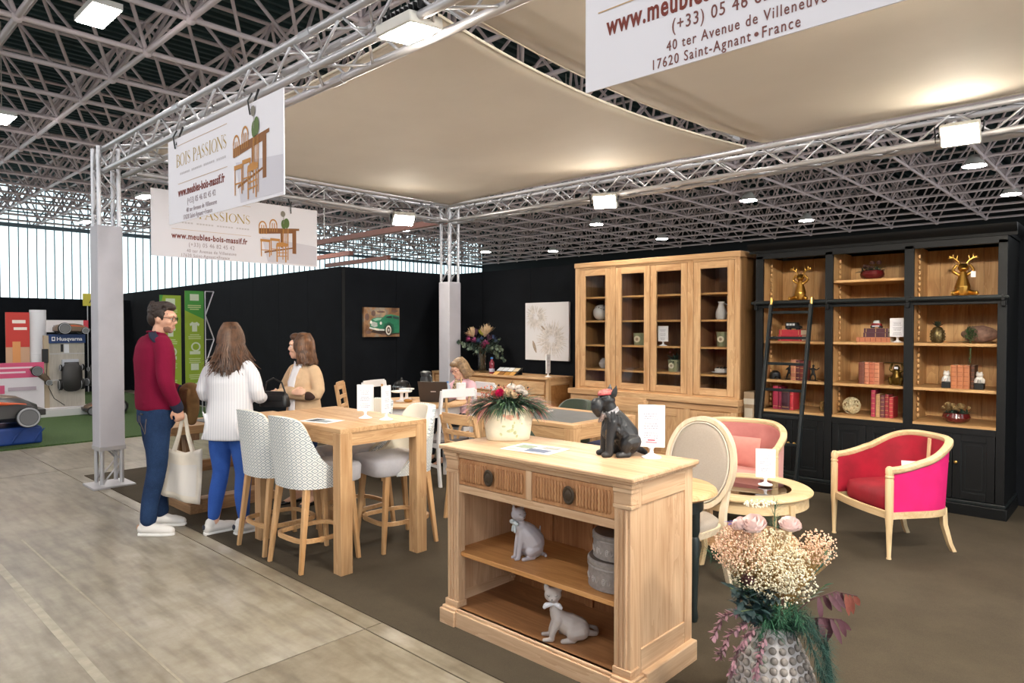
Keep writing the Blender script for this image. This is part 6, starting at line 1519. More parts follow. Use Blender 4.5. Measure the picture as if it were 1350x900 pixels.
def moss():
    t = thing('trailing_plant', 'green trailing moss plant hanging over the shelf from the wooden pod', 'plant', (-1.14, 7.0, S1), 0); rn = random.Random(8); mb = MB()
    for k in range(420):
        a = rn.random(); x = -.02+.045*a+rn.uniform(-.03, .03); z = .155-.155*abs(a-.5)*1.1+rn.uniform(-.05, 0); leaf(mb, (x, rn.uniform(-.02, .01), max(.008, z)), rdir(rn, -.8, .6), .018, .007, n=2)
    for k in range(60): leaf(mb, (-.06+rn.uniform(-.03, .03), rn.uniform(-.03, .0), .012), rdir(rn, 0, .6), .018, .007, n=2)
    for k in range(90): leaf(mb, (.008+rn.uniform(-.006, .006), -.052, .02-.19*k/90), rdir(rn, -.9, .3), .014, .006, n=2)
    stuff(mb.build('foliage', mat('moss_green', '#3b5a30', .8, var=.3, vscale=30), t, recalc=False))
    MB().tube([(.0, .0, .02), (.008, -.04, .03), (.008, -.053, .0), (.008, -.052, -.17)], .002, 5).build('stem', STEM, t)
moss()
# left bay
def cap_hat():
    t = thing('flat_cap_figure', 'small black cap shaped ornament at the left of a bookcase shelf', 'ornament', (-2.855, 7.05, S2), 0); mb = MB(); mb.lathe([(.055, 0), (.057, .03), (.05, .065), (.02, .085)], 20); mb.limb([(.03, -.045, .012), (.05, -.075, .01)], [.02, .012], 8); mb.build('cap_body', BLACKP, t)
cap_hat()
def silhouette(label, loc, arm, s=1.):
    t = thing('runner_figure', label, 'figurine', loc, 0); m = mat('matt_black_iron', '#0d0d0e', .6); mb = MB()
    mb.limb([(0, 0, .075), (0, 0, .115)], [.016, .018], 8); mb.ell((.004, 0, .148), (.012, .012, .014)); mb.limb([(0, 0, .12), (.002, 0, .138)], [.008, .007], 8)
    mb.limb([(-.006, 0, .075), (-.02, 0, .045), (-.028, 0, .008)], [.012, .009, .006], 8); mb.limb([(.006, 0, .075), (.02, 0, .045), (.022, 0, .008)], [.012, .009, .006], 8)
    for pts in arm: mb.limb(pts, [.008, .006, .005], 8)
    mb.box(-.04, .04, -.02, .02, 0, .008); remesh(mb, 'body', m, t, .0032, 1); return t
silhouette('small black statuette with folded arms beside the bound books', (-2.705, 7.04, S2), [[(-.012, 0, .118), (-.03, -.01, .10), (-.01, -.02, .11)], [(.012, 0, .118), (.026, -.01, .1), (.0, -.02, .1)]]); silhouette('small black statuette with both arms stretched, right of the ladder', (-2.47, 7.04, S2), [[(-.014, 0, .118), (-.035, 0, .115), (-.036, 0, .13)], [(.014, 0, .118), (.035, 0, .11), (.06, 0, .13)]])
for k, (w, h, c, lb) in enumerate(((.05, .205, '#b8785c', 'tan bound book with gilt bands, left of three behind the ladder'), (.035, .20, '#5a2228', 'dark red bound book in the middle of three behind the ladder'), (.05, .195, '#7d3530', 'brown red bound book, right of three behind the ladder'))): book(lb, -2.668+(0, .052, .089)[k], S2, w, h, c=c, bands=4, group=GP)
for k, (x, w, h, c, lb) in enumerate(((-2.85, .055, .235, '#a02845', 'tall crimson book at the left of the lowest ladder bay shelf'), (-2.792, .03, .225, '#8d2140', 'slim crimson book second on the lowest ladder bay shelf'), (-2.758, .08, .205, '#4a2634', 'thick plum book on the lowest ladder bay shelf'), (-2.675, .035, .18, '#c03440', 'short bright red book on the lowest ladder bay shelf'))): book(lb, x, S3, w, h, c=c, bands=2, group=GP)
t = thing('glass_jar', 'small amber glass tumbler at the right of the lowest ladder bay shelf', 'glass', (-2.37, 7.05, S3), 0); MB().lathe([(.028, 0), (.034, .005), (.036, .06), (.033, .1), (.030, .1), (.030, .01)], 20).build('glass_body', mat('amber_glass', '#a88a55', .1, alpha=.5), t)
# middle bay
for k, (x, w, c, lb) in enumerate(((-2.03, .05, '#6b3a2a', 'dark brown leather book, first of four on the middle shelf'), (-1.978, .04, '#c07a5c', 'copper spined book, second of four on the middle shelf'), (-1.936, .042, '#b8694c', 'copper spined book, third of four on the middle shelf'), (-1.892, .042, '#c4805f', 'copper spined book, last of four on the middle shelf'))): book(lb, x, S2, w, .205, c=c, bands=5, group=GP, band_c='#7a3e2c')
def goblin():
    t = thing('figure_holder', 'dark golden crouching figure holding a flat tray on its head', 'figurine', (-1.72, 7.05, S2), 0); m = mat('dark_gold', '#5f4a1c', .3, .8); mb = MB()
    mb.limb([(0, 0, .03), (0, 0, .07), (0, 0, .12)], [.04, .045, .03], 10); mb.ell((0, -.005, .155), (.028, .028, .03))
    for s in (-1, 1): mb.limb([(s*.03, 0, .03), (s*.05, -.035, .06), (s*.04, -.04, .012)], [.022, .018, .014], 8); mb.limb([(s*.025, 0, .12), (s*.055, -.005, .14), (s*.04, 0, .195)], [.013, .011, .010], 8)
    remesh(mb, 'body', m, t, .0045, 2); MB().box(-.1, .1, -.06, .06, .198, .206).build('tray', m, t, bevel=.002); MB().box(-.012, .02, -.047, -.045, .15, .17).build('price_tag', PAPER, t, smooth=0)
goblin()
def wicker():
    t = thing('wicker_ball', 'pale woven twig ball on the lowest middle shelf', 'ornament', (-2.11, 7.05, S3+.083), 0); rn = random.Random(4); mb = MB()
    for k in range(26):
        q = rdir(rn, -1, 1).to_track_quat('Z', 'Y').to_matrix().to_4x4(); r = .075+rn.uniform(0, .005); o = rn.uniform(-.05, .05); rr = math.sqrt(max(.0004, r*r-o*o)); mb.tube([q @ V((rr*math.cos(2*PI*i/20), rr*math.sin(2*PI*i/20), o)) for i in range(20)], .0035, 5, closed=True)
    stuff(mb.build('woven_twigs', mat('bleached_twig', '#cdbf9a', .8, var=.25, vscale=40), t, smooth=60))
wicker()
for k, (x, w, h, c, lb) in enumerate(((-1.918, .036, .25, '#a5304a', 'tall crimson book, first of five on the lowest middle shelf'), (-1.878, .036, .215, '#b58a62', 'tan book with red bands, second of five on the lowest middle shelf'), (-1.838, .034, .205, '#6d3a40', 'dark rose book, third of five on the lowest middle shelf'), (-1.80, .032, .215, '#8f2a33', 'deep red book, fourth of five on the lowest middle shelf'), (-1.764, .034, .195, '#b83a42', 'bright red book, last of five on the lowest middle shelf'))): book(lb, x, S3, w, h, c=c, bands=5, group=GP)
# right bay
for k, (x, lb) in enumerate(((-1.28, 'copper spined book, first of three between the stone frogs'), (-1.234, 'copper spined book, second of three between the stone frogs'), (-1.188, 'copper spined book, third of three between the stone frogs'), (-1.142, 'dark brown book right behind the copper trio between the stone frogs'))): book(lb, x, S2, .044 if k < 3 else .03, .205, y=6.98 if k < 3 else 7.02, c='#b8744c' if k < 3 else '#4f3324', bands=5, group=GP, band_c='#8d4e33')
def bookend(label, loc, s):
    t = thing('stone_bookend', label, 'bookend', loc, 0); MB().box(-.034, .034, -.04, .04, 0, .05).build('base', mat('black_stone', '#101214', .4), t, bevel=.003); mb = MB()
    mb.limb([(0, .01, .07), (0, 0, .09)], [.03, .028], 10); mb.ell((0, -.012, .125), (.028, .026, .022))
    for q in (-1, 1): mb.ell((q*.014, -.018, .145), .009, 8, 6); mb.limb([(q*.024, .0, .08), (q*.03, -.02, .06)], [.016, .010], 8); mb.limb([(q*.018, -.02, .095), (q*.02, -.034, .062)], [.010, .008], 8)
    remesh(mb, 'frog', mat('white_stone', '#d3d0cc', .7, var=.1, vscale=30), t, .0035, 2)
bookend('white stone frog bookend on black base, left of the copper books', (-1.318, 7.03, S2), 1); bookend('white stone frog bookend on black base, right of the copper books', (-1.075, 7.03, S2), -1)
# ---------------------------------------------------------------- inside the glazed cabinet (shelf z 1.09 1.39 1.69 1.985)
PORC = mat('white_porcelain', '#dedde0', .25, coat=.3); SAGE = mat('sage_tin', '#9aa07f', .5, var=.1, vscale=30)
t = thing('pierced_globe', 'white pierced porcelain globe behind the left glass door', 'ornament', (-5.12, 7.12, 1.691), 0); MB().ell((0, 0, .103), .103, 24, 16).build('globe', PORC, t)
mb = MB()
for k in range(26): d = rdir(random.Random(k), -.9, .9); mb.ell(d*.101+V((0, 0, .103)), .008, 7, 5)
stuff(mb.build('holes', mat('hole_dark', '#4a3f3a', .9), t))
t = thing('small_vase', 'small white round vase low behind the left glass door', 'vase', (-5.08, 7.12, 1.091), 0); MB().lathe([(.03, 0), (.055, .03), (.06, .06), (.04, .1), (.02, .115), (.024, .125)], 24).build('vase_body', PORC, t)
def tin_pot(label, loc, r, h, plant=False):
    t = thing('tin_pot', label, 'pot', loc, 0, 'sage green pots'); MB().lathe([(r*.86, 0), (r*.9, .004), (r, h*.96), (r*1.03, h), (r*.96, h), (r*.92, h*.9)], 28).build('pot_body', SAGE, t); mb = MB()
    M = Tr(0, -r*.935, h*.5) @ Rx(PI/2); mb.lathe([(r*.5, -.002), (r*.5, .004)], 20, sy=.9, M=M); mb.build('oval_badge', mat('cream_badge', '#dcd5bd', .6), t); MB().lathe([(r*.22, .003), (r*.22, .006)], 12, M=M).build('badge_motif', mat('badge_motif', '#a08d78', .6), t)
    if plant:
        rn = random.Random(3); mb = MB()
        for k in range(90): leaf(mb, (rn.uniform(-r, r)*.5, rn.uniform(-r, r)*.5, h*.9), rdir(rn, .0, 1), rn.uniform(.06, .13), .014)
        stuff(mb.build('foliage', LEAFD, t, recalc=False))
        for k in range(4): mb = MB(); mb.ell((rn.uniform(-.05, .05), -.03, h+.06+.03*k), .012, 8, 6); mb.build('berry', mat('dark_red_berry', '#7d2b30', .5), t)
    return t
tin_pot('sage green oval pot with cream badge behind the second glass door', (-4.53, 7.12, 1.391), .088, .145); tin_pot('sage green pot with plant and berries behind the third glass door', (-4.06, 7.10, 1.091), .072, .14, True); tin_pot('sage green pot with cream badge behind the right glass door', (-3.46, 7.12, 1.391), .078, .165)
sign_stand('white price sign standing inside the third glass door of the oak cabinet', (-4.15, 7.0, 1.391), .0, .13, .18)
t = thing('cake_plate', 'white plate with dark cake low behind the right glass door', 'plate', (-3.48, 7.12, 1.091), 0); MB().lathe([(.06, 0), (.09, .01), (.115, .018), (.115, .022), (.05, .014)], 28).build('plate', PORC, t); MB().lathe([(.075, .018), (.078, .05), (.07, .06)], 24).build('cake', mat('icing', '#d8d4d2', .7), t); mb = MB()
for k in range(9): mb.ell((.05*math.cos(k*.7), .05*math.sin(k*.7), .066), .010, 7, 5)
mb.build('topping', mat('dark_topping', '#241d1a', .6), t)
t = thing('white_ewer', 'tall white jug on the upper shelf behind the right glass door', 'jug', (-3.5, 7.14, 1.691), 0); MB().lathe([(.045, 0), (.06, .02), (.062, .08), (.035, .15), (.03, .18), (.04, .2)], 22).build('jug_body', PORC, t); MB().tube([(.035, 0, .18), (.085, 0, .16), (.085, 0, .09), (.058, 0, .06)], .007, 8).build('handle', PORC, t)
t = thing('white_bottle_vase', 'slim white bottle vase behind the third glass door', 'vase', (-3.93, 7.14, 1.391), 0); MB().lathe([(.035, 0), (.045, .02), (.04, .10), (.018, .16), (.014, .22), (.02, .23)], 22).build('vase_body', PORC, t)
# cardboard parcel between the cases
t = thing('cardboard_parcel', 'tall taped cardboard parcel squeezed between oak cabinet and bookcase', 'box', (-3.065, 6.99, 0), 0)
MB().box(-.055, .055, -.10, .30, .0, .93).build('carton', mat('cardboard', '#a08a70', .85, var=.15, vscale=8), t, bevel=.004); MB().box(-.056, .056, -.102, -.05, .80, .86).build('tape', mat('clear_tape', '#c8bfae', .3), t, smooth=0); MB().box(-.045, .04, -.1025, -.1, .5, .76).build('paper_wrap', mat('pale_wrap', '#c4b9a6', .7), t, smooth=0)
# card on the red armchair
t = thing('price_card', 'small white price card lying in the crimson armchair', 'sign', (-1.30, 5.72, .47), .4); MB().box(-.05, .05, -.002, .002, 0, .14, Rx(-.35)).build('card', PAPER, t, smooth=0)
# ================================================================ PEOPLE
SKIN = mat('skin_light', '#d9a68c', .55, var=.05, vscale=30); SKIN2 = mat('skin_fair', '#e2b49a', .55, var=.05, vscale=30)
def head(mb, M):
    """face looks along +y of M; M sits at the middle of the head"""
    E = lambda c, r: mb.ell(c, r, 16, 12, M=M)
    E((0, -.012, .028), (.073, .092, .086)); E((0, .012, -.02), (.066, .078, .075)); E((0, .030, -.062), (.048, .054, .050)); E((0, .066, -.094), (.022, .020, .017))
    E((0, .075, .030), (.052, .020, .028)); E((0, .068, -.048), (.034, .026, .030))
    mb.limb([M @ V((0, .088, .014)), M @ V((0, .099, -.008)), M @ V((0, .104, -.022))], [.008, .009, .0115], 8)
    for s in (-1, 1):
        E((s*.012, .096, -.028), (.010, .010, .008)); E((s*.042, .058, -.022), (.022, .026, .024)); E((s*.074, -.008, -.010), (.009, .018, .030))
        mb.limb([M @ V((s*.014, .089, .022)), M @ V((s*.034, .086, .026)), M @ V((s*.052, .070, .022))], [.008, .009, .008], 8)
    mb.limb([M @ V((-.022, .082, -.062)), M @ V((0, .092, -.060)), M @ V((.022, .082, -.062))], [.006, .009, .006], 8); mb.limb([M @ V((-.018, .082, -.072)), M @ V((0, .089, -.073)), M @ V((.018, .082, -.072))], [.005, .008, .005], 8)
def face_parts(t, M, brow, lip='#b0605c', glasses=None):
    WH = mat('eye_white', '#e9e6e2', .3); IR = mat('iris_brown', '#3b2a20', .2); BR = mat('brow_'+brow[1:], brow, .8)
    for s in (-1, 1):
        e = MB(M).ell((s*.031, .0750, .003), (.0125, .0105, .0075), 10, 8).build('eye', WH, t); MB(M).ell((s*.031, .0832, .003), (.0055, .0035, .0055), 8, 6).build('iris', IR, e)
        MB(M).tube([(s*.017, .092, .024), (s*.033, .091, .029), (s*.050, .078, .025)], [.003, .0035, .002], 6).build('eyebrow', BR, t)
    mb = MB(M); mb.limb([(-.020, .085, -.063), (-.006, .096, -.060), (.006, .096, -.060), (.020, .085, -.063)], [.003, .0045, .0045, .003], 6); mb.limb([(-.017, .085, -.071), (0, .095, -.073), (.017, .085, -.071)], [.003, .005, .003], 6); mb.build('lips', mat('lip_'+lip[1:], lip, .5), t)
    if glasses:
        mb = MB(M); g = mat('frame_'+glasses[1:], glasses, .3)
        for s in (-1, 1):
            mb.tube([(s*.034+.024*math.cos(a), .104-.10*abs(s*.034+.024*math.cos(a)-s*.034)*0-(abs(s*.034+.024*math.cos(a)))*.18, .002+.019*math.sin(a)) for a in [2*PI*k/18 for k in range(18)]], .0019, 6, closed=True)
            mb.tube([(s*.058, .094, .006), (s*.076, .06, .010), (s*.079, .0, .008), (s*.078, -.02, -.006)], .0022, 6)
        mb.tube([(-.010, .102, .006), (0, .106, .009), (.010, .102, .006)], .0022, 6); o = mb.build('glasses', g, t)
        for s in (-1, 1): MB(M).lathe([(.023, -.0004), (.023, .0004)], 16, M=Tr(s*.034, .098, .002) @ Rz(-s*.18) @ Rx(PI/2)).build('lens', glassmat('lens_glass', (.98, .98, .98), .02, .02), o)
def hand(mb, w, d, n, side=1, curl=.6, s=1.):
    """w wrist, d finger direction, n palm normal (fingers curl towards n); side: thumb side sign"""
    w, d, n = V(w), V(d).normalized(), V(n); n = (n-d*n.dot(d)).normalized(); b = d.cross(n)*side
    P = lambda a, q, r: w+(d*a+b*q+n*r)*s
    for q in (-.024, -.008, .008, .024): mb.limb([P(-.005, q*.6, 0), P(.045, q, 0), P(.082, q*1.05, 0)], [.014*s, .0135*s, .0105*s], 8)
    for q, L in ((.028, .068), (.010, .078), (-.009, .072), (-.027, .056)):
        a = curl; p0 = P(.082, q*1.05, 0); p = p0; pts = [p]; ang = 0
        for k, f in enumerate((.45, .32, .23)):
            ang += a*(1, 1.1, .8)[k]; p = p+(d*math.cos(ang)+n*math.sin(ang))*L*f*s; pts.append(p)
        mb.limb(pts, [.0092*s, .0085*s, .0078*s, .0065*s], 8, 2)
    mb.limb([P(.012, .026, .006), P(.04, .048, .014), P(.066, .052, .028), P(.082, .046, .040)], [.014*s, .0115*s, .010*s, .008*s], 8)
def shoe(t, M, m, sole, name='trainer', heel=None):
    """toe along +y, M at the ankle's foot on the ground"""
    o = []
    sh = [(-.075, .022), (-.06, .031), (0, .032), (.09, .040), (.15, .038), (.183, .028), (.200, .010)]
    pl = [(w, y) for y, w in sh]+[(-w, y) for y, w in reversed(sh)]
    s = MB(M); s.prism(pl, 'z', 0, .022); so = s.build(name, sole, t, bevel=.004)
    mb = MB(); mb.limb([(0, -.045, .05), (0, .03, .048), (0, .11, .040), (0, .165, .034)], [.039, .041, .043, .034], 14); mb.limb([(0, -.03, .05), (0, -.025, .088)], [.038, .040], 14); mb.limb([(0, -.02, .085), (0, .05, .062), (0, .09, .05)], [.034, .034, .030], 12)
    mb2 = MB(M); mb2.v = mb.v; mb2.f = mb.f; mb2.mi = mb.mi; mb2.v = [M @ p for p in mb.v]
    remesh(mb2, 'upper', m, so, .006, 3)
    mb = MB(M)
    for k in range(5): y = .02+.021*k; z = .100-.0085*k; mb.tube([(-.024, y, z-.012), (0, y+.002, z+.004), (.024, y, z-.012)], .0028, 5)
    mb.build('laces', mat('white_lace', '#eceaea', .8), so)
    if heel: MB(M).ell((0, -.078, .062), (.020, .010, .022), 10, 8).build('heel_tab', heel, so)
    return so
def sum_torso(mb, rows, n=22): mb.loft(rows, n, 2.35)
def build_body(t, skin, head_M, neck, torso, arms, hands, legs, voxel=.0075, foot=None):
    mb = MB(); head(mb, head_M); mb.limb(neck, [.052, .047, .050], 12)
    sum_torso(mb, torso)
    for a in arms: mb.limb(a, [.046, .037, .028], 12)
    for h in hands: hand(mb, *h)
    for l in legs: mb.limb(l, [.075, .050, .036], 12)
    for f in (foot or []): mb.limb(f, [.036, .03, .022], 10)
    return remesh(mb, 'body', skin, t, voxel, 3)
def hair_strands(mb, M, pts_fn, n, r, seed=1):
    rn = random.Random(seed)
    for k in range(n):
        p = pts_fn(rn, k); mb.limb([M @ V(q) for q in p], [r*1.0]*(len(p)-1)+[r*.45], 6, 2)

def strands(t, H, m, n, seed, L, flare, r=.0042, amax=1.9, top=.10, rad=.093, back=-.03, wave=.012):
    rn = random.Random(seed); mb = MB()
    for k in range(n):
        a = rn.uniform(-amax, amax); x, y = rad*math.sin(a), back-rad*math.cos(a); l = rn.uniform(*L); f = rn.uniform(1.0, flare); ph = rn.uniform(0, 6); w = lambda q: wave*math.sin(ph+q*3)
        pts = [(x*.55, (y-back)*.55+back, top+.022), (x*.93, (y-back)*.93+back, .055), (x*1.04+w(0)*.3, (y-back)*1.04+back, -.03), (x*1.10+w(1), (y-back)*1.10+back-.004, -.03-l*.45), (x*f*1.08+w(2), (y-back)*1.12+back-.012+w(1.4), -.03-l)]
        mb.limb([H @ V(p) for p in pts], [r*.6, r, r*1.1, r, r*.35], 5, 2)
    return stuff(mb.build('hair_strands', m, t, smooth=60, recalc=False))
# ---- man in the dark red jumper ------------------------------------------------
def man():
    t = thing('person', 'standing man in dark red jumper, blue jeans and white trainers, holding a tote bag', 'person', (-5.765, 2.02, 0), .02)
    H = Tr(.02, .045, 1.675) @ Rz(-.72) @ Rx(-.12)
    sh = 1.475; RE, RW = (.255, -.03, 1.19), (.225, .07, .975); LE, LW = (-.25, .03, 1.19), (-.06, .26, 1.06)
    hr, kr, ar = (.095, -.02, .93), (.125, -.05, .51), (.135, -.12, .09); hl, kl, al = (-.09, 0, .93), (-.085, .04, .51), (-.07, .05, .09)
    torso = [(0, 0, .90, .16, .115), (0, -.01, 1.0, .155, .11), (0, -.01, 1.15, .155, .11), (0, -.01, 1.32, .175, .118), (0, -.01, 1.44, .165, .105), (0, 0, 1.515, .10, .075), (0, .01, 1.545, .055, .055)]
    build_body(t, SKIN, H, [(0, .0, 1.50), (.008, .012, 1.56), (.015, .025, 1.60)], torso, [[(.17, -.01, 1.47), RE, RW], [(-.17, -.01, 1.47), LE, LW]],
               [(RW, (-.02, .22, -1), (-1, .1, 0), -1, .75), (LW, (1, .25, -.3), (0, -.2, -1), 1, .5)], [[hr, kr, ar], [hl, kl, al]])
    face_parts(t, H, '#2b1d16', '#b5776a', '#15161a')
    # beard shadow, hair
    HA = mat('dark_brown_hair', '#2d1f19', .6, var=.4, vscale=60, bump=.6, bscale=200)
    mb = MB(); E = lambda c, r: mb.ell(c, r, 14, 10, M=H)
    E((0, -.030, .052), (.080, .090, .078)); E((0, -.062, .0), (.070, .054, .075)); E((0, .035, .095), (.058, .055, .036)); E((0, .005, .105), (.066, .07, .034))
    for s in (-1, 1): E((s*.066, -.010, .035), (.017, .042, .045)); E((s*.071, .022, .012), (.008, .010, .030))
    rn = random.Random(1)
    for k in range(60):
        a = rn.uniform(-2.6, 2.6); z = rn.uniform(.03, .12); p = V((.074*math.sin(a)*math.cos(z*8-.4), -.03-.082*math.cos(a)*math.cos(z*8-.4), z)); mb.limb([H @ p, H @ (p+V((.0, .02, .010)))], [.010, .005], 6, 1)
    remesh(mb, 'hair', HA, t, .005, 2)
    mb = MB(); E = lambda c, r: mb.ell(c, r, 12, 8, M=H); E((0, .034, -.066), (.0495, .052, .046)); E((0, .067, -.094), (.0235, .0205, .0175)); mb.limb([H @ V((-.02, .088, -.052)), H @ V((0, .097, -.050)), H @ V((.02, .088, -.052))], [.003, .004, .003], 6); mb.build('stubble', mat('beard_stubble', '#8a6656', .8, var=.25, vscale=300), t)
    # jumper
    J = felt('burgundy_knit', '#6d0f2c', '#83183a', .9, 1400, .35); NV = mat('navy_knit', '#1d2138', .9, bump=.3, bscale=500)
    mb = MB(); sum_torso(mb, [(0, 0, .955, .180, .135), (0, 0, .985, .190, .142), (0, -.01, 1.05, .185, .135), (0, -.012, 1.18, .180, .130), (0, -.014, 1.35, .198, .136), (0, -.012, 1.45, .190, .122), (0, -.004, 1.518, .125, .092), (0, .004, 1.555, .066, .064)], 26)
    for s, e, w in ((1, RE, RW), (-1, LE, LW)):
        e2 = V(e); w2 = V(e).lerp(V(w), .9); mb.limb([(s*.155, -.012, 1.47), (s*.212, -.018, 1.39), e2, w2], [.072, .068, .058, .044], 14)
    rn = random.Random(4)
    for k in range(7): mb.limb([(.10-.05*k*.5, -.135, 1.02+.03*k), (-.05, -.14, 1.0+.025*k)], [.006, .004], 6)
    jo = remesh(mb, 'jumper', J, t, .0095, 4)
    for s, e, w in ((1, RE, RW), (-1, LE, LW)):
        a = V(e).lerp(V(w), .83); b = V(e).lerp(V(w), 1.0); MB().limb([a, b], [.047, .044], 14, 1).build('cuff', NV, jo)
    mb = MB(); G = [[V((.045+.135*u, -.012-.062*(1-v*.9)-.012*math.sin(u*3), 1.548-.058*u-.016*u*u+.012*v+.008)) for v in (0, .33, .66, 1)] for u in (0, .25, .5, .75, 1)]; grid_add(mb, G); o = mb.build('shoulder_patch', NV, jo, smooth=60); sw = o.modifiers.new('solid', 'SOLIDIFY'); sw.thickness = .02; sw.offset = 0
    mb = MB(); mb.tube([(.066*math.cos(a), .004+.064*math.sin(a), 1.555+.014*math.sin(a)*-1) for a in [2*PI*k/20 for k in range(20)]], .010, 8, closed=True); mb.build('neckband', J, jo)
    # jeans
    D = felt('indigo_denim', '#131f38', '#2f466b', .85, 1600, .3)
    mb = MB(); sum_torso(mb, [(0, 0, .80, .13, .10), (.0, 0, .86, .172, .130), (0, 0, .93, .178, .132), (0, 0, .985, .170, .124), (0, 0, 1.0, .16, .115)], 24)
    for h, k, a in ((hr, kr, ar), (hl, kl, al)): mb.limb([h, V(h).lerp(V(k), .5)+V((0, -.006, 0)), k, V(k).lerp(V(a), .55)+V((0, -.012, 0)), V(a)+V((0, 0, .035))], [.098, .090, .072, .064, .060], 16)
    rn = random.Random(6)
    for h, k, a in ((hr, kr, ar), (hl, kl, al)):
        for i in range(9): z = rn.uniform(.1, .5); c = V(k).lerp(V(a), (.51-z)/.42); mb.limb([c+V((-.055, -.02, rn.uniform(-.012, .012))), c+V((0, -.064, 0)), c+V((.055, -.02, rn.uniform(-.012, .012)))], [.005, .008, .005], 6)
    jn = remesh(mb, 'jeans', D, t, .0095, 3)
    ST = mat('denim_stitch', '#7d6b58', .8)
    for s in (-1, 1):
        cx = s*.08; MB().tube([snap(jn, (cx+.055*u, -.3, zz)) for u, zz in ((-1, .91), (-1, .86), (-1, .81), (-.5, .795), (0, .785), (.5, .795), (1, .81), (1, .86), (1, .91))], .0018, 5).build('pocket_stitch', ST, jn)
    _c = snap(jn, (.06, -.3, .93)); MB().box(_c.x-.025, _c.x+.025, _c.y-.003, _c.y+.004, .923, .936).build('label_patch', BLACKP, jn, bevel=.001)
    TR = mat('white_leather', '#e3dfdb', .5); SO = mat('white_sole', '#efedea', .6)
    shoe(t, Tr(*ar[:2], 0) @ Rz(-.80), TR, SO, 'trainer', mat('tan_heel', '#c9a184', .6)); shoe(t, Tr(*al[:2], 0) @ Rz(-.78), TR, SO, 'trainer', mat('tan_heel', '#c9a184', .6))
    return t, RW
mt, _rw = man()
def tote():
    t = thing('tote_bag', 'cream cotton tote bag hanging by its straps from the hand of the man', 'bag', (-5.575, 2.155, .0), .70)
    C = mat('cream_cotton', '#ddd3c5', .9, var=.04, vscale=20, bump=.35, bscale=400)
    N = 12; F = []; B = []
    for i in range(N+1):
        F.append([]); B.append([])
        for j in range(N+1):
            u, v = i/N*2-1, j/N; w_ = .145+.012*(1-v); x = u*w_-.035*(1-v)-.0*v; z = .24+v*.405-.035*(1-abs(u))*v*v+.05*u*(1-v)*-.8; k = (1-u*u)**.5
            y = (.022*k+.012*math.sin(u*5+v*4)*k)*(1.1-v*.5)
            F[-1].append(V((x, -y-.004+.012*math.sin(v*3.), z))); B[-1].append(V((x, y+.004+.012*math.sin(v*3.), z)))
    mb = MB(); grid_add(mb, F); grid_add(mb, B, True); o = mb.build('bag_body', C, t, smooth=70); s = o.modifiers.new('solid', 'SOLIDIFY'); s.thickness = .003
    for y in (-.016, .016):
        mb = MB(); mb.sweep([(.07, y, .615), (.03, y*.6, .76), (.010, y*.3, .905), (.0, 0, .925)], [(-.011, -.0015), (.011, -.0015), (.011, .0015), (-.011, .0015)], up=(0, 1, 0)); mb.sweep([(-.085, y, .62), (-.04, y*.6, .76), (-.008, y*.3, .905), (.0, 0, .925)], [(-.011, -.0015), (.011, -.0015), (.011, .0015), (-.011, .0015)], up=(0, 1, 0)); mb.build('strap', C, t, smooth=60)
    mb = MB(); G = []
    for i in range(9):
        G.append([])
        for j in range(9):
            u, v = -.72+1.5*i/8, .12+.6*j/8; w_ = .145+.012*(1-v); k = (1-u*u)**.5
            G[-1].append(V((u*w_-.035*(1-v), -((.022*k+.012*math.sin(u*5+v*4)*k)*(1.1-v*.5))-.008+.012*math.sin(v*3.), .24+v*.405-.035*(1-abs(u))*v*v-.04*u*(1-v))))
    grid_add(mb, G); mb.build('printed_panel', mat('pale_print_panel', '#d9d3cd', .9), t, smooth=60)
    return t
tote()
def jacket():
    t = thing('folded_jacket', 'olive brown jacket bundled over the forearm of the man in red', 'jacket', (-5.785, 2.275, .0), 0)
    mb = MB(); rn = random.Random(9)
    mb.limb([(-.08, 0, 1.07), (.02, .01, 1.09), (.12, -.02, 1.02)], [.055, .065, .05], 12); mb.limb([(.08, 0, 1.06), (.13, -.02, .95), (.135, -.03, .85)], [.05, .052, .038], 12); mb.limb([(-.03, .02, 1.05), (-.02, .03, .88)], [.055, .045], 12)
    for k in range(9): x = -.06+.022*k; mb.limb([(x, -.05, 1.10), (x+.02, -.06, 1.0), (x+.03, -.045, .90)], [.012, .016, .010], 6)
    remesh(mb, 'cloth', mat('olive_brown_cloth', '#7a5a34', .9, var=.15, vscale=20, bump=.25, bscale=200), t, .009, 3)
jacket()
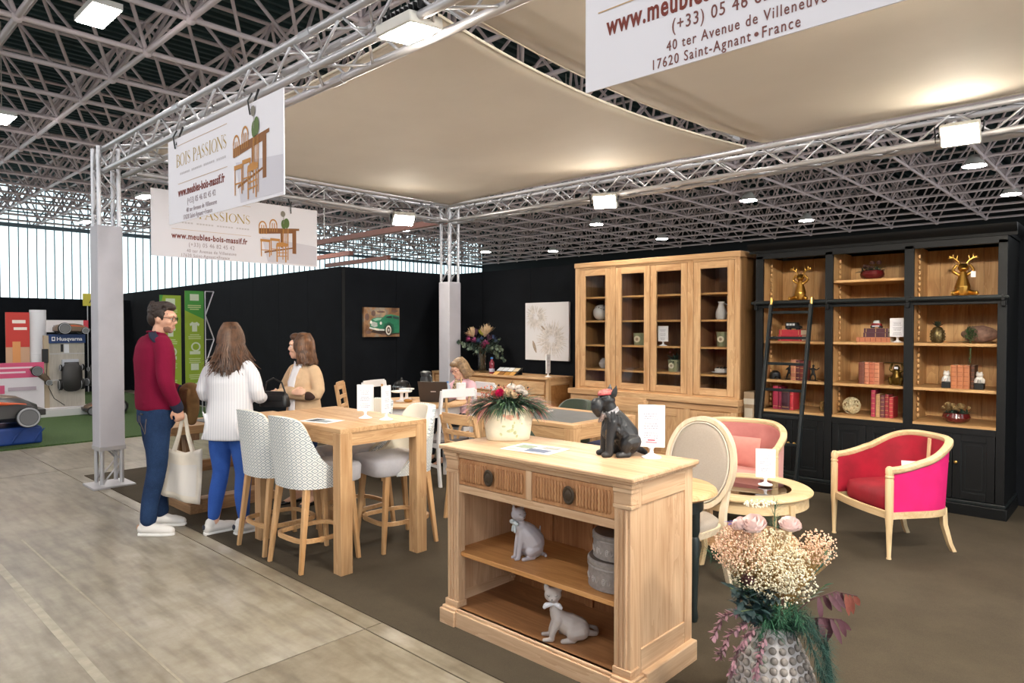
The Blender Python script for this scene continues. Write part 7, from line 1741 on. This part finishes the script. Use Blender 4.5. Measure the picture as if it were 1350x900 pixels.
# ---- woman in the white striped blazer -----------------------------------------
def stripes(name, a, b, k):
    n = NT(name); tc = n.n('ShaderNodeTexCoord'); sp = n.n('ShaderNodeSeparateXYZ'); n.l(tc.outputs['Object'], sp.inputs[0])
    at = n.n('ShaderNodeMath', operation='ARCTAN2'); n.l(sp.outputs[0], at.inputs[0]); n.l(n.math('ADD', sp.outputs[1], .0), at.inputs[1])
    f = n.math('FRACT', n.math('MULTIPLY', n.math('ADD', sp.outputs[0], n.math('MULTIPLY', sp.outputs[1], .35)), k)); n.l(n.ramp(f, [(.70, a), (.80, b), (.9, a)]), n.b.inputs['Base Color']); n.b.inputs['Roughness'].default_value = .85; return n.m
def woman_striped():
    t = thing('person', 'standing woman seen from behind in white striped blazer, bright blue jeans and white trainers', 'person', (-5.26, 2.385, 0), .62)
    H = Tr(-.01, .02, 1.515) @ Rz(.75) @ Rx(-.08)
    RE, RW = (.222, .02, 1.07), (.13, .26, 1.03); LE, LW = (-.222, .01, 1.07), (-.10, .26, 1.05)
    hr, kr, ar = (.088, 0, .84), (.105, .0, .47), (.12, -.03, .085); hl, kl, al = (-.085, 0, .84), (-.09, .01, .47), (-.105, -.07, .085)
    torso = [(0, 0, .82, .155, .12), (0, 0, .92, .15, .11), (0, 0, 1.04, .13, .10), (0, -.005, 1.2, .148, .105), (0, -.005, 1.28, .14, .09), (0, 0, 1.335, .08, .065), (0, .0, 1.36, .045, .045)]
    build_body(t, SKIN2, H, [(0, -.005, 1.33), (-.003, .0, 1.40), (-.006, .008, 1.45)], torso, [[(.145, 0, 1.29), RE, RW], [(-.145, 0, 1.29), LE, LW]],
               [(RW, (-.6, .8, .1), (-.3, 0, -1), -1, .5, .88), (LW, (.6, .8, .1), (.3, 0, -1), 1, .5, .88)], [[hr, kr, ar], [hl, kl, al]])
    face_parts(t, H, '#3a281d', '#b5605c', '#4a4038')
    HA = mat('long_brown_hair', '#3f2a1f', .5, var=.45, vscale=40, bump=.5, bscale=160)
    mb = MB(); E = lambda c, r: mb.ell(c, r, 14, 10, M=H)
    E((0, -.028, .045), (.083, .092, .085)); E((0, -.06, -.03), (.080, .060, .10))
    for s in (-1, 1): E((s*.068, -.012, .02), (.022, .060, .06))
    rn = random.Random(3)
    for k in range(120):
        a = rn.uniform(-1.75, 1.75); r = .085; x, y = r*math.sin(a), -.03-r*math.cos(a); L = rn.uniform(.15, .27)*(1-.10*abs(a)); fl_ = rn.uniform(1.0, 1.9)
        pts = [(x*.8, y*.8, .08), (x*1.0, y*1.0, -.02), (x*1.15+rn.uniform(-.01, .01), y*1.02-.01, -.13), (x*fl_+rn.uniform(-.02, .02), y*1.0-.03+rn.uniform(-.01, .015), -.06-L)]
        mb.limb([H @ V(p) for p in pts], [.010, .013, .012, .004], 6, 2)
    remesh(mb, 'hair', HA, t, .006, 2)
    strands(t, H, mat('brown_hair_light', '#5f412d', .45, var=.4, vscale=25), 210, 4, (.14, .27), 2.0, wave=.02)
    J = stripes('white_pinstripe', '#dfdee3', '#aab0bd', 48.)
    mb = MB(); sum_torso(mb, [(0, -.005, .735, .205, .155), (0, -.005, .80, .20, .15), (0, -.005, .92, .178, .135), (0, -.005, 1.04, .165, .124), (0, -.008, 1.18, .172, .126), (0, -.008, 1.27, .168, .110), (0, -.002, 1.335, .105, .082), (0, 0, 1.365, .058, .058)], 26)
    for s, e, w in ((1, RE, RW), (-1, LE, LW)): mb.limb([(s*.135, -.005, 1.29), (s*.186, .0, 1.22), e, V(e).lerp(V(w), .88)], [.062, .059, .053, .044], 14)
    for s in (-1, 1): mb.limb([(s*.17, -.10, .95), (s*.12, -.13, .85), (s*.16, -.13, .75)], [.010, .014, .012], 6)
    jo = remesh(mb, 'blazer', J, t, .0095, 4)
    mb = MB(); mb.tube([(.060*math.cos(a), .002+.060*math.sin(a), 1.365-.012*math.sin(a)) for a in [2*PI*k/20 for k in range(20)]], .012, 8, closed=True); mb.build('collar', J, jo)
    D = felt('bright_blue_denim', '#2c4f9c', '#3f66b6', .85, 1500, .25)
    mb = MB(); sum_torso(mb, [(0, 0, .74, .12, .10), (0, 0, .80, .165, .128), (0, 0, .88, .16, .12), (0, 0, .93, .14, .105)], 22)
    for h, k, a in ((hr, kr, ar), (hl, kl, al)): mb.limb([h, V(h).lerp(V(k), .5)+V((0, -.006, 0)), k, V(k).lerp(V(a), .45)+V((0, -.018, 0)), V(a)+V((0, 0, .055))], [.090, .084, .063, .060, .044], 16)
    rn = random.Random(7)
    for h, k, a in ((hr, kr, ar), (hl, kl, al)):
        for i in range(7): c = V(k)+V((0, 0, rn.uniform(-.1, .1))); mb.limb([c+V((-.05, -.02, 0)), c+V((0, -.056, rn.uniform(-.01, .01))), c+V((.05, -.02, 0))], [.004, .007, .004], 6)
    remesh(mb, 'jeans', D, t, .009, 3)
    TR = mat('white_leather', '#e3dfdb', .5); SO = mat('white_sole', '#efedea', .6); NVH = mat('navy_heel', '#1a1f33', .5)
    for a in (ar, al): shoe(t, Tr(*a[:2], 0) @ Rz(-.62), TR, SO, 'trainer', NVH)
woman_striped()
def handbag():
    t = thing('handbag', 'black leather handbag with gold clasp between the two women by the tall table', 'bag', (-5.265, 2.76, .952), .5)
    L = mat('black_leather', '#131316', .4, bump=.15, bscale=150); mb = MB(); mb.loft([(0, 0, 0, .125, .05), (0, 0, .02, .13, .055), (0, 0, .10, .115, .035), (0, 0, .125, .09, .015)], 26, 4); mb.build('bag_body', L, t, smooth=50)
    MB().tube([(-.10, 0, .11), (-.07, -.01, .20), (0, -.02, .235), (.07, -.01, .20), (.10, 0, .11)], .007, 8).build('handle', L, t); MB().lathe([(.012, 0), (.012, .004)], 14, M=Tr(.02, -.05, .07) @ Rx(PI/2)).build('clasp', BRASS, t); MB().box(-.11, .11, -.056, -.05, .05, .095).build('flap', L, t, bevel=.004)
handbag()
# ---- woman with crossed arms in beige blazer -----------------------------------
def woman_beige():
    t = thing('person', 'smiling woman with crossed arms in beige blazer with elbow patches, behind the tall table', 'person', (-5.60, 3.22, 0), -2.97)
    H = Tr(.01, .03, 1.43) @ Rz(-.98) @ Rx(.02)
    RE, RW = (.225, .045, 1.015), (-.09, .185, 1.035); LE, LW = (-.225, .05, 1.01), (.10, .225, 1.02)
    hr, kr, ar = (.085, 0, .79), (.095, .02, .44), (.10, -.02, .07); hl, kl, al = (-.085, 0, .79), (-.09, .02, .44), (-.09, -.02, .07)
    torso = [(0, 0, .76, .15, .115), (0, 0, .86, .14, .105), (0, 0, .98, .125, .10), (0, .01, 1.11, .14, .112), (0, 0, 1.20, .13, .09), (0, 0, 1.255, .075, .062), (0, .0, 1.28, .045, .045)]
    build_body(t, SKIN2, H, [(0, -.002, 1.25), (.002, .005, 1.31), (.004, .015, 1.36)], torso, [[(.135, 0, 1.215), RE, RW], [(-.135, 0, 1.215), LE, LW]],
               [(RW, (-1, .1, .1), (0, -1, -.2), 1, .35, .85), (LW, (1, .0, -.1), (0, -1, -.3), -1, .35, .85)], [[hr, kr, ar], [hl, kl, al]], foot=[[ar, (.11, .06, .04), (.115, .13, .025)], [al, (-.10, .06, .04), (-.105, .13, .025)]])
    face_parts(t, H, '#4a3424', '#b8574f')
    HA = mat('chestnut_bob', '#4e3423', .45, var=.4, vscale=40, bump=.5, bscale=160)
    mb = MB(); E = lambda c, r: mb.ell(c, r, 14, 10, M=H)
    E((0, -.022, .048), (.083, .094, .084)); E((0, -.065, -.02), (.080, .058, .095)); E((0, .045, .088), (.062, .05, .035))
    for s in (-1, 1): E((s*.068, -.008, .01), (.022, .056, .075))
    rn = random.Random(13)
    for k in range(90):
        a = rn.uniform(-1.9, 1.9); x, y = .085*math.sin(a), -.025-.088*math.cos(a); L = rn.uniform(.13, .17)
        mb.limb([H @ V(p) for p in ((x*.7, y*.7, .10), (x, y, .0), (x*1.14, y*1.12, -.075), (x*1.2+rn.uniform(-.01, .01), y*1.2-.012, -L))], [.012, .013, .012, .006], 6, 2)
    remesh(mb, 'hair', HA, t, .006, 2)
    strands(t, H, mat('chestnut_hair_light', '#6e4a30', .42, var=.4, vscale=25), 170, 5, (.09, .13), 1.25, r=.004)
    B = mat('beige_wool', '#cdae8c', .9, var=.06, vscale=20, bump=.25, bscale=500); WS = mat('white_shirt', '#e6e4e8', .8)
    mb = MB(); sum_torso(mb, [(0, .005, .68, .185, .14), (0, .005, .78, .182, .14), (0, .005, .88, .165, .128), (0, .008, .99, .150, .12), (0, .012, 1.11, .160, .130), (0, .002, 1.19, .155, .106), (0, 0, 1.25, .098, .078), (0, 0, 1.275, .055, .055)], 26)
    for s, e, w in ((1, RE, RW), (-1, LE, LW)): mb.limb([(s*.125, 0, 1.21), (s*.178, .01, 1.14), e, V(e).lerp(V(w), .5)+V((0, .012, 0)), V(e).lerp(V(w), .93)], [.062, .060, .054, .050, .042], 14)
    jo = remesh(mb, 'blazer', B, t, .0085, 3)
    for s, e, w in ((1, RE, RW), (-1, LE, LW)):
        c = V(e).lerp(V(w), .16)+V((s*.012, .036, -.010)); MB().ell((0, 0, 0), (.072, .026, .040), 14, 10, M=Matrix.Translation(c) @ Ry(.1*s) @ Rz(-.35*s)).build('elbow_patch', mat('brown_suede', '#3a2620', .9), jo)
    # shirt front and collar, lapels
    mb = MB(); G = []
    for i in range(9):
        z = .70+.56*i/8; hw = .032+.02*(i/8) if i > 1 else .06; dpt = .150 if z < 1.0 else .150-(.0 if z < 1.12 else (z-1.12)*.50)
        G.append([V((hw*u, dpt-abs(u)*.004, z)) for u in (-1, -.5, 0, .5, 1)])
    grid_add(mb, G); o = mb.build('shirt_front', WS, t, smooth=60); s_ = o.modifiers.new('solid', 'SOLIDIFY'); s_.thickness = .012
    for s in (-1, 1):
        mb = MB(); mb.add([(s*.01, .092, 1.235), (s*.055, .072, 1.265), (s*.072, .05, 1.30), (s*.03, .075, 1.29)], [(0, 1, 2, 3)]); o = mb.build('shirt_collar', WS, t, smooth=0); q = o.modifiers.new('solid', 'SOLIDIFY'); q.thickness = .006
        mb = MB(); mb.add([(s*.045, .150, 1.07), (s*.052, .128, 1.17), (s*.060, .092, 1.245), (s*.095, .080, 1.215), (s*.088, .12, 1.14)], [(0, 1, 2, 3, 4)]); o = mb.build('lapel', B, jo, smooth=0); q = o.modifiers.new('solid', 'SOLIDIFY'); q.thickness = .008
    MB().box(-.15, -.07, .138, .150, .83, .85, Rz(.25)).build('pocket_flap', B, jo, bevel=.003)
    D = felt('dark_blue_denim', '#14203a', '#223356', .85, 1500, .25)
    mb = MB(); sum_torso(mb, [(0, 0, .70, .12, .095), (0, 0, .77, .158, .12), (0, 0, .84, .15, .112)], 22)
    for h, k, a in ((hr, kr, ar), (hl, kl, al)): mb.limb([h, k, V(a)+V((0, 0, .10))], [.085, .062, .055], 14)
    remesh(mb, 'jeans', D, t, .010, 3)
    for s, a in ((1, ar), (-1, al)):
        mb = MB(); mb.limb([(a[0], -.04, .028), (a[0]+s*.012, .06, .022), (a[0]+s*.016, .16, .017)], [.030, .031, .020], 12); mb.box(a[0]-.02, a[0]+.02, -.06, -.02, 0, .02); mb.build('pump', mat('black_patent', '#121214', .25), t)
woman_beige()
# ---- seated woman at the laptop ------------------------------------------------
def woman_seated():
    t = thing('person', 'seated woman in pale pink cardigan and glasses looking down at the laptop', 'person', (-6.03, 5.60, 0), PI-.12)
    H = Tr(.01, .07, 1.11) @ Rz(-.05) @ Rx(-.38)
    RE, RW = (.22, .12, .82), (.10, .33, .815); LE, LW = (-.23, .12, .82), (-.10, .34, .815)
    hr, kr, ar = (.09, .03, .52), (.12, .42, .50), (.12, .40, .08); hl, kl, al = (-.09, .03, .52), (-.12, .42, .50), (-.12, .40, .08)
    torso = [(0, 0, .45, .16, .12), (0, 0, .55, .16, .12), (0, 0, .70, .145, .115), (0, .015, .83, .155, .12), (0, .015, .91, .145, .095), (0, .02, .965, .08, .066), (0, .02, .99, .046, .046)]
    build_body(t, SKIN2, H, [(0, .02, .95), (.003, .03, 1.0), (.006, .045, 1.04)], torso, [[(.145, .01, .92), RE, RW], [(-.145, .01, .92), LE, LW]],
               [(RW, (-.1, 1, -.1), (0, 0, -1), 1, .3, .85), (LW, (.1, 1, -.1), (0, 0, -1), -1, .3, .85)], [[hr, kr, ar], [hl, kl, al]], foot=[[ar, (.12, .48, .04), (.12, .54, .025)], [al, (-.12, .48, .04), (-.12, .54, .025)]])
    face_parts(t, H, '#6b5138', '#b5605c', '#8d3a3f')
    HA = mat('ash_blond_bob', '#7d6245', .5, var=.4, vscale=40, bump=.5, bscale=160)
    mb = MB(); E = lambda c, r: mb.ell(c, r, 14, 10, M=H)
    E((0, -.020, .050), (.086, .096, .082)); E((0, -.065, -.015), (.083, .056, .085)); E((0, .055, .080), (.066, .045, .034))
    for s in (-1, 1): E((s*.071, .0, .01), (.023, .052, .065))
    rn = random.Random(17)
    for k in range(80):
        a = rn.uniform(-2.1, 2.1); x, y = .087*math.sin(a), -.02-.088*math.cos(a); mb.limb([H @ V(p) for p in ((x*.7, y*.7, .10), (x, y, .0), (x*1.16, y*1.12, -.06), (x*1.12, y*1.1, -.115))], [.012, .013, .013, .006], 6, 2)
    remesh(mb, 'hair', HA, t, .006, 2)
    strands(t, H, mat('ash_hair_light', '#9a7d5a', .45, var=.4, vscale=25), 150, 6, (.06, .10), 1.2, r=.004, amax=2.0)
    P = mat('pale_pink_wool', '#dcb2bd', .9, var=.05, vscale=30, bump=.3, bscale=400)
    mb = MB(); sum_torso(mb, [(0, 0, .50, .185, .15), (0, 0, .60, .182, .145), (0, .005, .72, .168, .135), (0, .018, .84, .176, .138), (0, .015, .91, .168, .112), (0, .018, .965, .105, .082), (0, .02, .99, .060, .06)], 26)
    for s, e, w in ((1, RE, RW), (-1, LE, LW)): mb.limb([(s*.135, .012, .915), (s*.19, .04, .87), e, V(e).lerp(V(w), .9)], [.066, .064, .056, .044], 14)
    remesh(mb, 'cardigan', P, t, .009, 3)
    n = NT('leopard_scarf'); a = n.n('ShaderNodeTexVoronoi'); a.inputs['Scale'].default_value = 55; n.l(n.coord(), a.inputs['Vector']); n.l(n.ramp(a.outputs['Distance'], [(.3, '#2a211d'), (.5, '#b59f80')]), n.b.inputs['Base Color']); n.b.inputs['Roughness'].default_value = .9
    mb = MB(); mb.limb([(-.05, .085, .975), (0, .12, .93), (.05, .085, .975)], [.022, .03, .022], 10); mb.limb([(.0, .13, .93), (.0, .15, .80), (.01, .15, .70)], [.034, .045, .03], 12); mb.limb([(-.05, .02, 1.0), (.0, -.04, 1.0), (.05, .02, 1.0)], [.02, .02, .02], 8); remesh(mb, 'scarf', n.m, t, .009, 2)
    mb = MB()
    for h, k, a in ((hr, kr, ar), (hl, kl, al)): mb.limb([h, k, V(k)+V((0, -.005, -.08)), V(a)+V((0, 0, .06))], [.088, .068, .066, .052], 14)
    sum_torso(mb, [(0, 0, .465, .155, .13), (0, 0, .52, .17, .14), (0, 0, .58, .16, .125)]); remesh(mb, 'trousers', mat('dark_trousers', '#23262e', .85), t, .011, 3)
    for s, a in ((1, ar), (-1, al)): MB().limb([(a[0], .36, .03), (a[0], .46, .026), (a[0], .55, .02)], [.032, .034, .024], 12).build('shoe', mat('black_patent', '#121214', .25), t)
woman_seated()
ladder_chair('white chair carrying the seated woman in pink', (-6.05, 5.66, 0), PI-.12, WPAINT, WPAINT, 1, GREYSEAT, None, .93, None)
# ================================================================ NEIGHBOURING GARDEN MACHINE STALL
TURF = NT('green_turf'); _t = TURF.n('ShaderNodeTexNoise'); _t.inputs['Scale'].default_value = 60; _t.inputs['Detail'].default_value = 4; TURF.l(TURF.coord(), _t.inputs['Vector'])
TURF.l(TURF.ramp(_t.outputs[0], [(.35, '#2c4420'), (.65, '#4c6634')]), TURF.b.inputs['Base Color']); TURF.b.inputs['Roughness'].default_value = .95; TURF.bump(_t.outputs[0], .6, .02)
struct(MB().box(-19.2, -10.85, -3, 5.72, 0, .02).build('floor_turf', TURF.m, smooth=0), 'green turf matting of the garden machine stall')
MB0 = mat('mower_graphite', '#2f2d2d', .45, var=.1, vscale=10); MBO = mat('mower_orange', '#d2582a', .45); MBB = mat('mower_bronze', '#6b5a4a', .4, .3); TYRE = mat('tyre_rubber', '#161616', .8); RIM = mat('grey_rim', '#6f7072', .5)
def mower(label, loc, rot, L=.9, orange=True, body=MB0, big=True, group='robot mowers'):
    """drives along +x"""
    t = thing('robot_mower', label, 'mower', loc); t.rotation_euler = rot; t['group'] = group
    k = L/.9
    mb = MB(); mb.loft([(0, 0, .06*k, .40*k, .25*k), (-.01*k, 0, .10*k, .45*k, .29*k), (-.02*k, 0, .20*k, .44*k, .27*k), (-.05*k, 0, .27*k, .34*k, .20*k), (-.07*k, 0, .30*k, .20*k, .12*k), (-.07*k, 0, .305*k, .05*k, .03*k)], 30, 3.2); mb.build('shell', body, t, smooth=50)
    MB().loft([(.02*k, 0, .255*k, .30*k, .15*k), (.0, 0, .290*k, .26*k, .13*k), (-.03*k, 0, .318*k, .12*k, .07*k)], 26, 3).build('top_cover', MBB if orange != 2 else MB0, t, smooth=50)
    if orange:
        for s in (-1, 1): mb = MB(); mb.limb([(-.30*k, s*.20*k, .262*k), (.05*k, s*.235*k, .245*k), (.30*k, s*.20*k, .215*k)], [.014*k, .018*k, .010*k], 8); mb.build('orange_strip', MBO, t)
    for sx, r, w in ((-.24, .17, .10), (.30, .10, .06)):
        for s in (-1, 1):
            M = Tr(sx*k, s*.30*k, r*k) @ Rx(PI/2)
            wl = MB().lathe([(r*k*.80, -w*k/2), (r*k, -w*k*.35), (r*k, w*k*.35), (r*k*.80, w*k/2)], 24, M=M).build('wheel', TYRE, t)
            MB().lathe([(r*k*.74, -w*k*.54), (r*k*.76, 0), (r*k*.74, w*k*.54)], 24, M=M).build('rim', RIM, wl)
            mb = MB()
            for q in range(5): a = 2*PI*q/5; mb.bar(M @ V((0, 0, -s*-w*k*.55)), M @ V((r*k*.68*math.cos(a), r*k*.68*math.sin(a), -s*-w*k*.55)), r*k*.16, .012*k, (0, 1, 0))
            mb.build('spokes', MB0, wl, smooth=0)
            MB().tube([M @ V((r*k*.86*math.cos(a), r*k*.86*math.sin(a), w*k*.50)) for a in [2*PI*i/24 for i in range(24)]], .010*k, 5, closed=True).build('tread_ring', mat('pale_rim', '#a9abb0', .4), wl)
    mb = MB(); mb.box(.36*k, .47*k, -.2*k, .2*k, .10*k, .16*k); mb.build('bumper', MB0, t, bevel=.01)
    return t
# blue case and large mower at the left edge
BLU = mat('blue_tarpaulin', '#1b3f86', .5, var=.12, vscale=8)
t = thing('blue_case', 'low blue covered plinth with a large robot mower on it, at the left edge', 'plinth', (-11.75, 1.92, .02), 0)
MB().box(-.5, .62, -1.2, .50, 0, .235).build('cover', BLU, t, bevel=.03, smooth=0)
mb = MB()
for k in range(7): mb.limb([(.622, -1.1+.25*k, .03), (.628, -1.05+.25*k, .12), (.622, -.98+.25*k, .2)], [.012, .016, .006], 6)
mb.build('folds', BLU, t)
text('Husqvarna', .12, Tr(.632, -.62, .10) @ Rz(PI/2) @ Rx(PI/2), WHITE, t, bold=.003, ext=.001)
mower('large graphite and orange robot mower on the blue plinth at the left edge', (-11.45, 1.82, .256), (0, 0, PI/2), 1.25)
mower('grey robot mower on the turf just left of the grey clad pillar', (-14.1, 4.05, .021), (0, 0, -PI/2-.15), .72, 2, MBB)
mower('dark robot mower on the turf behind the grey clad pillar, by the black partition', (-13.6, 4.88, .021), (0, 0, .3), .6, 2)
# display stand
LAM = wood('grey_laminate', '#b4aca2', '#cdc6bb', 'z')
def stand():
    t = thing('display_stand', 'tall wood panel mower display stand with blue header, left of the pillar', 'display', (-14.5, 3.56, .02), PI/2)
    # local x along world y, -y faces the camera (+x world)
    MB().box(-.42, .42, .0, .30, 0, .13).build('base_platform', WHITE, t, bevel=.006)
    MB().box(-.55, .62, -.30, .0, .0, .12).build('base_step', mat('pale_grey_board', '#c9c9c9', .5), t, bevel=.004)
    MB().box(-.28, .28, .06, .12, .13, 1.30).build('panel', LAM, t, smooth=0); MB().box(-.36, -.285, .04, .14, .13, 1.44).build('side_post', mat('beige_post', '#b9a78f', .6), t, smooth=0)
    h = MB().box(-.29, .29, .03, .15, 1.30, 1.46).build('header', mat('header_blue', '#173a73', .5), t, smooth=0)
    text('Husqvarna', .095, Tr(-.17, .029, 1.345) @ Rx(PI/2), WHITE, h, bold=.002, ext=.001)
    mb = MB(); mb.box(-.245, -.19, .027, .03, 1.342, 1.415); mb.build('emblem', WHITE, h, smooth=0); MB().box(-.232, -.203, .0262, .027, 1.36, 1.40).build('emblem_core', mat('header_blue', '#173a73', .5), h, smooth=0)
    for z in (.62, 1.10): MB().box(-.28, .28, .052, .06, z, z+.014).build('groove_rail', ALU, t, smooth=0)
    MB().box(-.05, .03, .045, .06, 1.12, 1.28).build('white_card', PAPER, t, smooth=0); MB().box(-.1, -.06, .045, .06, 1.14, 1.28).build('black_card', BLACKP, t, smooth=0)
    mb = MB(); mb.tube([(-.32, .03, .95), (-.33, .02, .75), (-.30, .02, .5), (-.22, .03, .3), (-.05, .04, .16)], .006, 6); mb.build('cable', BLACKP, t)
    MB().box(-.40, -.31, -.03, .04, .95, 1.20).build('charger_box', BLACKP, t, bevel=.01)
    MB().box(-.31, .36, .1, .14, 1.50, 1.72).build('top_board', mat('white_red_board', '#d9d4d6', .6), t, smooth=0); MB().box(.28, .36, .095, .1, 1.50, 1.72).build('red_patch', mat('red_print', '#c23a4a', .6), t, smooth=0); MB().box(-.2, -.02, .095, .1, 1.60, 1.625).build('print_line', INK, t, smooth=0)
    MB().box(.05-.14, .17, -.0, .058, .66, 1.0).build('poster', mat('poster_pale', '#c9ccd6', .6), t, smooth=0); MB().box(-.06, .14, -.002, .0, .78, .9).build('poster_picture', mat('poster_dark', '#3b4562', .6), t, smooth=0)
    return t
stand()
mower('dark robot mower hung upright on the wood display panel', (-14.36, 3.60, .70), (0, -PI/2+.02, 0), .52, 0)
mower('small bronze robot mower tilted on the left side of the display stand', (-14.3, 3.02, .70), (0, .75, PI/2+.1), .46, 0, MBB)
mower('bronze and orange mower standing on top of the display stand', (-14.52, 3.62, 1.485), (0, 0, PI/2), .55, 1, MBB)
mower('dark robot mower hung at the right edge of the display stand, beside the pillar', (-14.45, 4.02, .70), (0, -PI/2, .4), .40, 0)
# roll-up banners and pink counter board
def panel_sign(name, label, y0, y1, z0, z1, x, c, deco, tilt=0.):
    t = thing(name, label, 'banner', (x, y0, z0), PI/2)
    MB().box(0, y1-y0, 0, .012, 0, z1-z0).build('sheet', mat('sheet_'+c[1:], c, .6), t, smooth=0)
    for i_, (a, b, u, v, cc, nm) in enumerate(deco): MB().box(a, b, -.003-.001*i_, 0, u, v).build(nm, mat('deco_'+cc[1:], cc, .6), t, smooth=0)
    if z0 > .03: MB().box(.02, .06, .012, .04, -z0+.02, 0).build('foot', ALU, t, smooth=0); MB().box(y1-y0-.06, y1-y0-.02, .012, .04, -z0+.02, 0).build('foot', ALU, t, smooth=0)
    return t
panel_sign('roll_up_banner', 'red roll up banner with pale lettering and wood tones beside the white column', 2.72, 3.08, .40, 1.88, -15.0, '#c8a083', ((0, .36, .85, 1.48, '#c43a32', 'red_field'), (.1, .3, 1.28, 1.34, '#efe3d8', 'letters'), (.12, .32, 1.16, 1.21, '#efe3d8', 'letters'), (.1, .22, .3, .95, '#d9955c', 'orange_field'), (.0, .36, 0, .25, '#d9c7b4', 'pale_field')))
panel_sign('advert_board', 'pink and white board with round motifs in front of the banners', 1.95, 3.12, .12, 1.0, -14.2, '#e3dbe2', ((0, 1.17, .62, .88, '#d9567f', 'pink_field'), (.35, 1.0, .78, .81, '#f3d3dd', 'letters'), (.45, .9, .70, .73, '#f3d3dd', 'letters'), (.48, .60, .36, .50, '#d9567f', 'motif'), (.1, .9, .02, .14, '#d98a80', 'motif'), (.65, 1.05, .40, .46, '#b8a6b4', 'letters')))
panel_sign('roll_up_banner', 'pale banner with orange block and green photo at the left frame edge', 1.9, 2.62, .3, 1.85, -15.4, '#dcd6d3', ((.2, .42, .95, 1.2, '#d9793f', 'orange_block'), (.2, .42, .4, .75, '#5d7a55', 'photo_patch'), (.5, .68, 1.0, 1.1, '#d98a5c', 'letters')))
t = thing('white_column', 'white round column beside the mower display stand', 'column', (-15.05, 3.22, 0), 0); MB().lathe([(.13, 0), (.13, 1.12), (.134, 1.125), (.13, 1.13), (.13, 1.93)], 28).build('column_body', mat('white_column_paint', '#dcdce0', .5), t); MB().lathe([(.15, 0), (.15, .05)], 28).build('foot_ring', ALU, t)
t = thing('yellow_sign', 'yellow sign with dark capitals hung above the far partition', 'sign', (-19.1, 5.02, 2.14), PI/2); MB().box(0, .75, 0, .02, 0, .30).build('sheet', mat('yellow_print', '#d3c64a', .6), t, smooth=0); text('AIRE', .24, Tr(.13, -.001, .07) @ Rx(PI/2), mat('dark_print', '#3a3a2c', .7), t); MB().tube([(.1, .01, 0), (.1, .01, -2.12)], .012, 6).build('pole', ALU, t); MB().tube([(.65, .01, 0), (.65, .01, -2.12)], .012, 6).build('pole', ALU, t)
# green banners with folding frame
def green_banners():
    LIME = mat('lime_print', '#9db83a', .6); GRN = mat('green_print', '#4fa044', .6); PALE = mat('white_print', '#e3ecd2', .6)
    for nm, lab, y0, y1, zt, x in (('green_banner', 'lime green printed banner panel in front, with white clothing symbols', 5.02, 5.36, 2.26, -12.9), ('green_banner', 'lime green printed banner panel partly hidden behind the man', 4.62, 4.99, 2.17, -13.0)):
        t = thing(nm, lab, 'banner', (x, y0, .02), PI/2); w = y1-y0
        MB().box(0, w, 0, .008, .25, zt).build('sheet', LIME, t, smooth=0)
        mb = MB(); mb.prism([(0, zt), (w, zt), (w, zt-.52), (0, zt-.36)] if '5.36' in str(y1) else [(0, zt), (.06, zt), (0, zt-.25)], 'y', -.002, 0); mb.build('green_corner', GRN, t, smooth=0)
        def shirt(z, s=1.):
            mb = MB(); c = w/2; mb.prism([(c+u*s, z+v*s) for u, v in ((-.045, -.09), (.045, -.09), (.045, .03), (.075, .01), (.09, .05), (.04, .09), (.02, .075), (-.02, .075), (-.04, .09), (-.09, .05), (-.075, .01), (-.045, .03))], 'y', -.004, 0); mb.build('shirt_symbol', PALE, t, smooth=0)
        shirt(zt-.66); shirt(zt-1.78)
        mb = MB(); mb.box(w/2-.08, w/2+.08, -.004, 0, zt-.18, zt-.06); mb.build('box_symbol', PALE, t, smooth=0)
        mb = MB(); M = Tr(w/2+.02, 0, zt-1.03) @ Rx(PI/2); mb.ring([[M @ V((r*math.cos(a), r*math.sin(a), z)) for r, z in ((.085, 0), (.085, .004), (.06, .004), (.06, 0))] for a in [2*PI*k/24 for k in range(24)]], False, True); mb.box(w/2-.09, w/2+.1, -.004, 0, zt-1.17, zt-1.11); mb.build('round_symbol', PALE, t, smooth=0)
        mb = MB(); mb.box(w/2-.07, w/2+.07, -.004, 0, zt-1.46, zt-1.34); mb.build('box_symbol', PALE, t, smooth=0)
        mb = MB(); rn = random.Random(2)
        for z0 in (.26, .80, 1.24, 1.54, 1.92):
            for k in range(3): ww = rn.uniform(.08, .12); mb.box(w/2-ww, w/2+ww, -.003, 0, zt-z0-.035*k-.018, zt-z0-.035*k)
        stuff(mb.build('text_lines', mat('pale_lime_print', '#cfdc9a', .6), t, smooth=0))
        for yy in (.03, w-.03): MB().tube([(yy, .02, 0), (yy, .02, zt)], .01, 6).build('pole', ALU, t)
    t = thing('folding_frame', 'zigzag folding metal frame at the right edge of the green banners', 'frame', (-12.9, 5.40, .02), PI/2)
    zs = [2.26, 1.81, 1.36, .90, .45, 0.01]
    for k in range(5):
        a, b = (.16, 0) if k % 2 == 0 else (0, .16); MB().tube([(a, .03, zs[k]), (b, .03, zs[k+1])], .012, 8).build('zigzag_bar', ALU, t)
    for z in (2.26, 1.36, .45): MB().tube([(0, .03, z), (.16, .03, z)], .009, 6).build('cross_bar', ALU, t)
    MB().tube([(0, .03, 0), (0, .03, 2.26)], .010, 8).build('upright', ALU, t)
green_banners()
